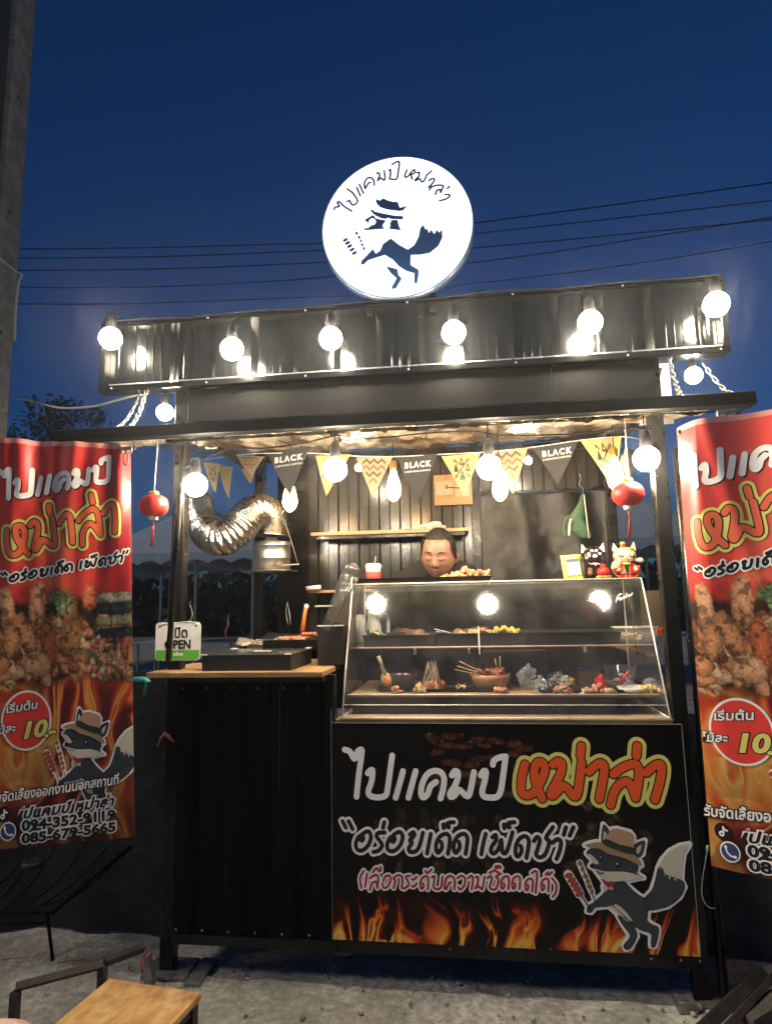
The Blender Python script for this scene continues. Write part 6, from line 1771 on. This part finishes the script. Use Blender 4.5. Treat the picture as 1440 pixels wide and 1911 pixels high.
# ================================================================== on the wall and hanging inside
q0 = P(845, 914, .96)
t = thing('picture_board', 'kraft board with two pale cards and a dark hammer shape pinned to the corrugated wall', 'picture', (q0.x, .955, q0.z))
w2, h2 = .098, .080
MB().box((-w2, -.003, -h2), (w2, .003, h2)).build('board', M['kraft'], t)
MB().box((-w2 + .008, -.006, -.025), (-.002, -.0035, .045)).build('card', ink('card', (.5, .36, .26), .7), t)
MB().box((.012, -.006, -.040), (w2 - .012, -.0035, .02)).build('card', ink('card', (.5, .36, .26), .7), t)
MB().tube([(-.03, -.0075, .012), (.04, -.0075, .006)], .0035, 6).build('printed_handle', ink('brownink', (.12, .07, .05), .7), t)
MB().box((-.038, -.010, .002), (-.028, -.0065, .024)).build('printed_head', ink('brownink', (.12, .07, .05), .7), t)
MB().box((-w2 + .001, -.0055, -h2 + .001), (w2 - .001, -.0032, -.048)).build('printed_plank', ink('plankink', (.5, .25, .13), .7), t)
crumple(P(795, 992, .86) + Vector((.03, 0, -.0)), (.085, .04, .034), 'plastic_bag', 'crumpled white and pink plastic bag on the wall shelf behind the head', 'plastic bag', pmat('bag_white', (.62, .56, .5), .4, var=(16, (.6, .3, .26), .55, .7), bump=(50, .006)), 21)
crumple(P(735, 993, .86) + Vector((0, 0, -.0)), (.055, .03, .008), 'flat_packet', 'flat pale packet lying on the wall shelf left of the plastic bag', 'packet', M['shirt_white'], 23)
simple('small_tool', 'small dark clip lying on the shelf beside the plastic bag', 'clip', MB().tube([P(750, 990, .84), P(762, 988, .85)], .005, 7), M['black_matte'])
q0 = P(1085, 965, .62)
t = thing('green_bag', 'green cloth drawstring bag hanging from a wire hook right of the woman', 'bag', q0)
bm_ = MB()
prof = [(-.004, .10, .008), (-.010, .07, .012), (-.022, .03, .026), (-.040, -.01, .040), (-.030, -.05, .045), (-.006, -.085, .034), (.006, -.095, .015)]
V, F = [], []
for (cx_, cz_, hw_) in prof:
    for k in range(16):
        a = 2 * math.pi * k / 16; r_ = 1 + .13 * math.sin(3 * a + cz_ * 30)
        V.append((cx_ + hw_ * math.cos(a) * r_ + .012, hw_ * .55 * math.sin(a) * r_, cz_))
for i in range(len(prof) - 1):
    for k in range(16): F.append((i * 16 + k, i * 16 + (k + 1) % 16, (i + 1) * 16 + (k + 1) % 16, (i + 1) * 16 + k))
bm_.add(V, F, True).build('bag_body', M['green_cloth'], t)
MB().tube([(.008, 0, .10), (.012, 0, .13), (-.004, 0, .15), (.006, 0, .175), (.0, 0, .20)], .0018, 5, sub=4).build('wire_hook', M['galv'], t)
MB().tube([(-.055, -.02, .005), (-.075, -.02, -.01), (-.085, -.02, -.06), (-.078, -.02, -.085)], .006, 7, sub=3).build('strap', M['green_cloth'], t)
MB().tube([(-.052, -.03, -.01), (-.060, -.03, -.035), (-.066, -.03, -.085)], .005, 7, sub=3).build('white_strap', M['white'], t)
MB().ball((-.055, -.028, -.02), (.010, .006, .010), 8, 6).build('red_patch', M['red'], t)
MB().tube([(.012, -.02, .10), (.016, -.025, .0), (.020, -.03, -.10)], .0028, 6).build('white_cord', M['rope'], t)
crumple(P(1112, 1030, .50) + Vector((0, 0, -.05)), (.032, .02, .05), 'paper_bag', 'crumpled kraft paper bag standing behind the black cat figure', 'paper bag', M['kraft'], 31)
simple('bag_hanger', 'translucent bags hanging beside the rightmost filament bulb', 'plastic bag', MB().tube([P(1168, 835, .4), P(1166, 860, .4), P(1172, 895, .4)], [.006, .014, .010], 8).tube([P(1160, 850, .4), P(1157, 890, .4)], [.006, .010], 8), pmat('milky_plastic', (.55, .5, .38), .35))

# ================================================================== figures on the case
TOPZ = CZT + .0022
def base_pt(px, Y): return (P(px, 1082, Y).x, Y, TOPZ)
# pay stand (its code is left out)
t = thing('pay_stand', 'yellow acrylic stand holding a blank white card on top of the case', 'card stand', base_pt(1072, .40), (0, 0, R(6)))
tl = Matrix.Rotation(R(-9), 4, 'X') @ Matrix.Rotation(R(-4), 4, 'Y')
MB().box((-.044, -.003, .004), (.044, .001, .108), tl, .002).build('stand_board', M['yellow'], t)
MB().box((-.030, -.008, .016), (.032, -.0035, .094), tl, .001).build('card_holder', ink('olive', (.4, .38, .05), .3), t)
MB().box((-.026, -.0105, .022), (.028, -.0085, .088), tl).build('card', M['white'], t)
MB().box((-.026, -.012, .074), (.028, -.0108, .088), tl).build('card_header', ink('header', (.03, .05, .07), .4), t)
MB().box((-.040, -.002, 0), (.040, .05, .004)).build('foot', M['yellow'], t)
# black cat figure
def cat_ear(mb, x, z, y, s, tilt): mb.add([(x - .016, y - .006, z), (x + .016, y - .006, z), (x, y + .010, z), (x + tilt, y, z + s)], [(0, 1, 3), (1, 2, 3), (2, 0, 3), (0, 2, 1)])
t = thing('black_cat_figure', 'round black cat money-box with pale ears and paw marks on the case', 'cat figure', base_pt(1108, .40))
MB().lathe([(.020, 0), (.042, .004), (.048, .03), (.047, .055), (.050, .075), (.049, .10), (.040, .122), (.022, .135), (.001, .138)], (0, 0, 0), 28).build('body', pmat('black_glaze', (.014, .011, .010), .18, coat=.4), t)
for e in ((-.033, .112, -.012, .036, -.010), (.031, .114, -.012, .038, .012)): mb = MB(); cat_ear(mb, *e); mb.build('ear', M['white'], t)
mb = MB()
for (x, z, r_) in ((-.022, .103, .0085), (-.010, .117, .007), (.008, .118, .007), (.020, .104, .0085)): mb.ball((x, -.047 + abs(x) * .25, z), (r_, .004, r_ * .8), 10, 6)
mb.ball((0, -.050, .094), (.010, .004, .007), 10, 6)
mb.build('paw_mark', M['white'], t)
mb = MB()
bat = [(-.028, .068), (-.014, .061), (-.009, .064), (0, .055), (.008, .063), (.014, .060), (.028, .072), (.020, .068), (.012, .068), (.006, .067), (0, .066), (-.010, .069), (-.018, .067)]
mb.add([(x, -.051 + abs(x) * .35, z) for x, z in bat], [tuple(range(len(bat)))]).add([(x, -.046 + abs(x) * .35, z) for x, z in bat], [tuple(reversed(range(len(bat))))])
mb.build('collar_mark', M['white'], t)
mb = MB().ball((-.022, -.043, .028), (.010, .007, .012), 10, 8)
for k in range(3): mb.tube([(-.028 + k * .006, -.046, .034), (-.029 + k * .006, -.048, .048 - abs(k - 1) * .004)], .0028, 6)
mb.build('paw', pmat('rose_brown', (.25, .12, .09), .4), t)
# red pouch on gold ingots
t = thing('red_money_pouch', 'small red money pouch on a gold heap between the two cat figures', 'figurine', base_pt(1126, .33))
MB().lathe([(.012, .012), (.022, .016), (.026, .028), (.020, .042), (.010, .048), (.008, .051), (.015, .058), (.011, .060), (.001, .060)], (0, 0, 0), 20).build('pouch', M['red'], t)
mb = MB()
for k in range(9):
    a = k * .7; mb.ball((.020 * math.cos(a), .012 * math.sin(a), .008), (.012, .008, .007), 8, 6, jit=.15)
mb.build('gold_heap', M['gold'], t)
# white lucky cat
t = thing('lucky_cat_figure', 'cream lucky cat in a red robe with fan and crown on the case', 'cat figure', base_pt(1167, .38))
cm = pmat('cream_glaze', (.62, .47, .36), .22, coat=.4)
MB().lathe([(.040, 0), (.044, .006), (.038, .03), (.030, .052), (.022, .062), (.001, .064)], (0, 0, 0), 24).build('robe', M['red'], t)
hc = .094
MB().ball((0, -.004, hc), (.046, .038, .036), 28, 18).build('head', cm, t)
for e in ((-.033, hc + .020, -.004, .036, -.008), (.031, hc + .020, -.004, .038, .010)): mb = MB(); cat_ear(mb, *e); mb.build('ear', cm, t)
MB().ball((.018, -.010, hc + .024), (.021, .024, .012), 14, 8).build('tan_patch', ink('catan', (.55, .26, .08), .3), t)
for s in (-1, 1):
    MB().ball((s * .020 + .002, -.0385, hc - .002), (.011, .003, .0065), 12, 8).build('eye', M['dark'], t)
    MB().ball((s * .020 + .002, -.0415, hc - .001), (.0045, .0012, .005), 8, 6).build('iris', M['yellow'], t)
MB().ball((.002, -.0425, hc - .011), (.003, .002, .002), 8, 6).tube([(-.005, -.042, hc - .0175), (.002, -.043, hc - .014), (.009, -.042, hc - .0175)], .0008, 5).build('nose_and_mouth', ink('rose', (.3, .1, .08), .4), t)
MB().lathe([(.010, 0), (.011, .014), (.013, .024), (.008, .025)], (-.003, -.002, hc + .032), 12).build('crown', M['gold'], t)
MB().box((-.006, -.016, hc + .036), (.0, -.012, hc + .050)).build('crown_gem', M['red'], t)
for s in (-1, 1):
    MB().tube([(s * .026, -.010, .056), (s * .044, -.022, .040), (s * .034, -.034, .026)], [.010, .012, .010], 10, sub=3).build('sleeve', M['red'], t)
    MB().ball((s * .033, -.036, .038), (.009, .008, .011), 10, 8).build('paw', cm, t)
    MB().tube([(s * .050, -.022, .052), (s * .053, -.024, .030), (s * .038, -.030, .012), (s * .030, -.034, .004)], .0025, 6, sub=3).build('robe_trim', M['gold'], t)
    MB().tube([(s * .012, -.026, .058), (s * .009, -.036, .030), (s * .008, -.045, .003)], .003, 6).build('robe_trim', M['gold'], t)
MB().box((-.008, -.040, .004), (.008, -.034, .054)).build('robe_front', M['black_matte'], t)
MB().tube([(-.034, -.030, .020), (0, -.044, .017), (.034, -.030, .020)], .0022, 6, sub=3).build('sash', M['dark'], t)
MB().ball((0, -.030, .060), (.018, .010, .007), 12, 8).build('neck_bow', ink('lime', (.5, .52, .15), .4), t)
mb = MB()
fp = [(0, 0)] + [(.034 * math.cos(a), .034 * math.sin(a)) for a in np.linspace(R(80), R(190), 10)]
mb.add([(-.030 + x, -.046, .045 + z) for x, z in fp], [tuple(range(len(fp)))]).add([(-.030 + x, -.0445, .045 + z) for x, z in fp], [tuple(reversed(range(len(fp))))])
mb.build('fan', ink('fan', (.62, .56, .38), .5), t)
for a in np.linspace(R(85), R(185), 6): MB().tube([(-.030, -.0465, .045), (-.030 + .033 * math.cos(a), -.0465, .045 + .033 * math.sin(a))], .0006, 4).build('fan_rib', M['gold'], t)
simple('tissue', 'scrap of white tissue tucked behind the lucky cat head', 'tissue', MB().ball(Vector(base_pt(1193, .44)) + Vector((.006, 0, .078)), (.018, .008, .010), 10, 8, jit=.25), M['white'])
# items right of the case, below
simple('brown_box', 'dull brown box beside the right end of the case', 'box', MB().box(P(1213, 1190, .62), P(1243, 1102, .75), bev=.003), pmat('dull_brown', (.12, .09, .06), .6))
crumple(P(1236, 1182, .3), (.03, .03, .018), 'red_packet', 'small red packet right of the case beside the post', 'packet', M['red'], 44)
simple('side_ledge', 'short wooden ledge between the case and the right post', 'ledge', MB().box((.672 - .006, .30, 1.06), (.70, .9, 1.075), bev=.002), M['wood_top'])

# ================================================================== left side of the stall: rack, tarp, pipe, frames
def tf(x, z):
    return np.stack([x, .24 + .04 * np.sin(x * 3.1) + .03 * (fbm(x + 6, z + 6, 5, 4, 7) - .5) + .015 * np.sin(x * 17 + z * 4), z], -1)
o = grid_mesh('tarpaulin', np.linspace(-2.15, -1.16, 80), np.linspace(.0, 1.02, 60), tf, M['tarp'])
tag(o, 'dark blue-black tarpaulin hanging behind the left banner and wire rack', 'tarpaulin')
def tf2(x, z): return np.stack([x, .30 + .03 * np.sin(x * 4) + .03 * (fbm(x + 6, z + 6, 5, 4, 9) - .5), z], -1)
o = grid_mesh('tarpaulin', np.linspace(.76, 2.0, 80), np.linspace(.0, .85, 50), tf2, pmat('blue_black_tarp', (.014, .020, .026), .7, bump=(30, .012), var=(8, (.03, .045, .055), .45, .75)))
tag(o, 'rough blue-black sheet behind the right banner down to the ground', 'tarpaulin')
t = thing('wire_rack', 'black wire rack with slanting rods under the left banner', 'rack', P(60, 1680, .05))
k0 = t.location.copy()
def W(px, py, Y): return P(px, py, Y) - k0
for a_, b_ in (((-10, 1655, 0.02), (45, 1590, .2)), ((-10, 1690, 0.0), (62, 1582, .2)), ((5, 1700, .0), (105, 1580, .22)), ((48, 1692, .0), (160, 1578, .22)), ((74, 1692, .0), (205, 1575, .22)), ((78, 1690, .02), (160, 1640, .1)), ((92, 1702, .0), (242, 1578, .24))):
    q1 = W(*a_); q2 = W(*b_); md = (q1 + q2) / 2 + Vector((.01, .0, -.02))
    MB().tube([q1, md, q2], .0035, 6, sub=3).build('rod', M['cable_black'], t)
MB().tube([W(-20, 1703, 0), W(96, 1703, 0)], .007, 8).build('rail', M['cable_black'], t)
MB().tube([W(-20, 1725, 0), W(90, 1722, 0)], .005, 8).build('rail', M['cable_black'], t)
MB().tube([W(96, 1705, 0), W(170, 1640, .1), W(245, 1580, .24)], .009, 8).build('rail', M['cable_black'], t)
for px in (-15, 88): MB().tube([W(px, 1703, 0), Vector((W(px, 1703, 0).x, 0, .0 - k0.z))], .006, 8).build('leg', M['cable_black'], t)
MB().lathe([(.034, -.012), (.040, -.008), (.040, .008), (.034, .012)], tuple(W(62, 1612, .1)), 18, None).build('wheel', M['black_matte'], t)
simple('water_pipe', 'teal plastic pipe end beside the left edge of the wood counter', 'pipe', MB().tube([P(250, 1268, .12), P(272, 1268, .10), P(279, 1276, .09)], .011, 10).tube([P(276, 1266, .1), P(270, 1300, .12)], .007, 8), M['blue_pipe'])
# low steel frames on the ground
def angle(name, a, b, w_, parent, m=None):
    d = Vector(b) - Vector(a); rt = Vector((0, 0, 1)).rotation_difference(d.normalized()).to_matrix().to_4x4()
    return MB().box((-w_ / 2, -w_ / 2, 0), (w_ / 2, w_ / 2, d.length), Matrix.Translation(a) @ rt, .002).build(name, m or M['rust'], parent)
M['rust'] = pmat('dark_rusty_steel', (.022, .020, .018), .6, var=(18, (.06, .045, .035), .45, .75), bump=(60, .001))
t = thing('steel_frame', 'low dark steel frame standing on the ground behind the stool', 'frame', PZ(120, 1830, .0))
f0 = t.location.copy()
def G(px, py, Y): return P(px, py, Y) - f0
a_, b_, c__ = P(30, 1842, -.42), P(192, 1800, -.26), P(268, 1768, -.10)
angle('rail', a_ - f0, b_ - f0, .022, t); angle('rail', b_ - f0 + Vector((.001, .012, .001)), c__ - f0, .022, t)
for q_ in (a_, b_): angle('leg', Vector((q_.x, q_.y, 0)) - f0, q_ - f0 - Vector((0, 0, .012)), .024, t)
t = thing('leaning_board', 'short grey board leaning at the foot of the left post', 'board', PZ(282, 1835, .0))
angle('board', Vector((0, 0, 0)), P(272, 1782, -.06) - t.location, .03, t, M['galv'])
t = thing('ribbon', 'faded pink ribbon tied to the low board at the left post foot', 'ribbon', P(268, 1790, -.10))
MB().tube([(0, 0, -.04), (-.006, 0, -.01), (.004, 0, .015), (.022, 0, .034)], [.006, .010, .006, .002], 6, sub=3).build('tail', M['pink_ribbon'], t)
t = thing('ribbon', 'faded pink ribbon tied round the left front post at knee height', 'ribbon', P(308, 1370, -.01))
MB().tube([(0, 0, .002), (-.014, 0, -.012), (-.028, 0, -.045)], [.004, .004, .002], 6, sub=3).build('tail', M['pink_ribbon'], t)
MB().tube([(0, 0, .002), (.016, 0, -.008), (.036, 0, -.028)], [.004, .008, .004], 6, sub=3).build('tail', M['pink_ribbon'], t)
MB().ball((0, 0, .002), (.007, .006, .007), 8, 6).build('knot', M['pink_ribbon'], t)
t = thing('steel_frame', 'dark steel channel lying on the ground at the foot of the right post', 'frame', PZ(1330, 1890, 0))
f0 = t.location.copy()
angle('rail', PZ(1305, 1925, .03) - f0, PZ(1420, 1815, .05) - f0, .035, t); angle('rail', PZ(1330, 1930, .035) - f0 + Vector((.02, 0, 0)), PZ(1445, 1820, .055) - f0, .02, t)
t = thing('wood_offcut', 'square timber offcut lying at the right picture edge', 'timber', PZ(1425, 1900, 0))
MB().box((-.10, -.03, 0), (.14, .03, .04), Matrix.Rotation(R(38), 4, 'Z'), .003).build('timber', pmat('old_grey_timber', (.06, .05, .04), .85, var=(12, (.1, .085, .065), .4, .7), bump=(40, .003)), t)
t = thing('stone_chip', 'pale stone chips beside the right foot plate', 'stones', PZ(1300, 1885, 0))
for (x, y, s) in ((0, 0, .018), (.03, -.02, .012), (-.02, -.03, .010)): MB().ball((x, y, s * .5), (s, s * .8, s * .6), 8, 6, jit=.2).build('stone', M['concrete'], t)
t = thing('white_cable_loop', 'thin white cable looping down the leaning right pole', 'cable', P(1318, 1590, .02))
MB().tube([Vector((0, 0, 0)), P(1308, 1660, .0) - t.location, P(1318, 1690, .0) - t.location, P(1335, 1696, .02) - t.location], .0018, 5, sub=4).build('cable', M['rope'], t)
MB().tube([(0, 0, 0), (.004, 0, .02)], .004, 6).build('tie', M['white'], t)

# ================================================================== stool in the foreground
SZ = .30
c0, c1, c2 = PZ(205, 1825, SZ), PZ(376, 1852, SZ), PZ(110, 1911, SZ)
ex = (c1 - c0); wS = ex.length; ex.normalize(); ang = math.atan2(ex.y, ex.x)
t = thing('wooden_stool', 'low stool with worn orange-brown wooden top and dark steel legs, bottom left', 'stool', (c0.x, c0.y, 0), (0, 0, ang))
MB().box((0, -.40, SZ - .018), (wS, 0, SZ), bev=.003).build('seat', M['stool_wood'], t)
for (x, y) in ((.006, -.028), (wS - .030, -.028), (.006, -.392), (wS - .030, -.392)): MB().box((x, y, 0), (x + .024, y + .024, SZ - .0185)).build('leg', M['black_metal'], t)
for (a_, b_) in (((.031, -.024, SZ - .042), (wS - .031, -.008, SZ - .019)), ((.031, -.388, SZ - .042), (wS - .031, -.372, SZ - .019)), ((.010, -.366, SZ - .042), (.026, -.030, SZ - .019)), ((wS - .026, -.366, SZ - .042), (wS - .010, -.030, SZ - .019))): MB().box(a_, b_).build('apron_rail', M['black_metal'], t)
MB().box((wS - .022, -.366, .09), (wS - .010, -.030, .105)).build('stretcher', M['black_metal'], t)
q0 = PZ(5, 1925, .34)
t = thing('pink_plate', 'edge of a pale pink round plate at the bottom left corner', 'plate', q0)
MB().lathe([(.03, -.012), (.05, -.010), (.068, .0), (.070, .003), (.066, .003), (.045, -.006), (.001, -.008)], (-.02, -.03, 0), 32, cap=False).build('plate', pmat('pale_pink', (.72, .5, .46), .4), t)
q1 = t.location
t2 = thing('pink_stool', 'low pink plastic stool under the pale pink plate at the bottom left corner', 'stool', (q1.x - .02, q1.y - .03, 0))
MB().lathe([(.10, .322), (.105, .318), (.105, .305), (.10, .300), (.001, .300)], (0, 0, 0), 24, cap=False).build('seat', pmat('pink_plastic', (.6, .35, .33), .4), t2)
MB().lathe([(.001, .326), (.10, .3255)], (0, 0, 0), 24, cap=False).build('seat_top', pmat('pink_plastic', (.6, .35, .33), .4), t2)
for k in range(4):
    a = R(45 + 90 * k); MB().tube([(.085 * math.cos(a), .085 * math.sin(a), .305), (.11 * math.cos(a), .11 * math.sin(a), 0)], .012, 8).build('leg', pmat('pink_plastic', (.6, .35, .33), .4), t2)

# ================================================================== thin volume added to imitate lens bloom round the lamps
hz_m = bpy.data.materials.new('air'); hz_m.use_nodes = True; hz_m.node_tree.nodes.clear()
_o = hz_m.node_tree.nodes.new('ShaderNodeOutputMaterial'); _v = hz_m.node_tree.nodes.new('ShaderNodeVolumePrincipled')
_v.inputs['Density'].default_value = .0036; _v.inputs['Color'].default_value = (.9, .93, 1, 1); _v.inputs['Anisotropy'].default_value = .9
hz_m.node_tree.links.new(_v.outputs[0], _o.inputs['Volume'])
hz = MB().box((-120, -62, -1.2), (120, 120, 14.5)).build('haze', hz_m)
hz['kind'] = 'stuff'; hz['label'] = 'thin added haze that imitates lens bloom round the lit bulbs'; hz['category'] = 'haze'
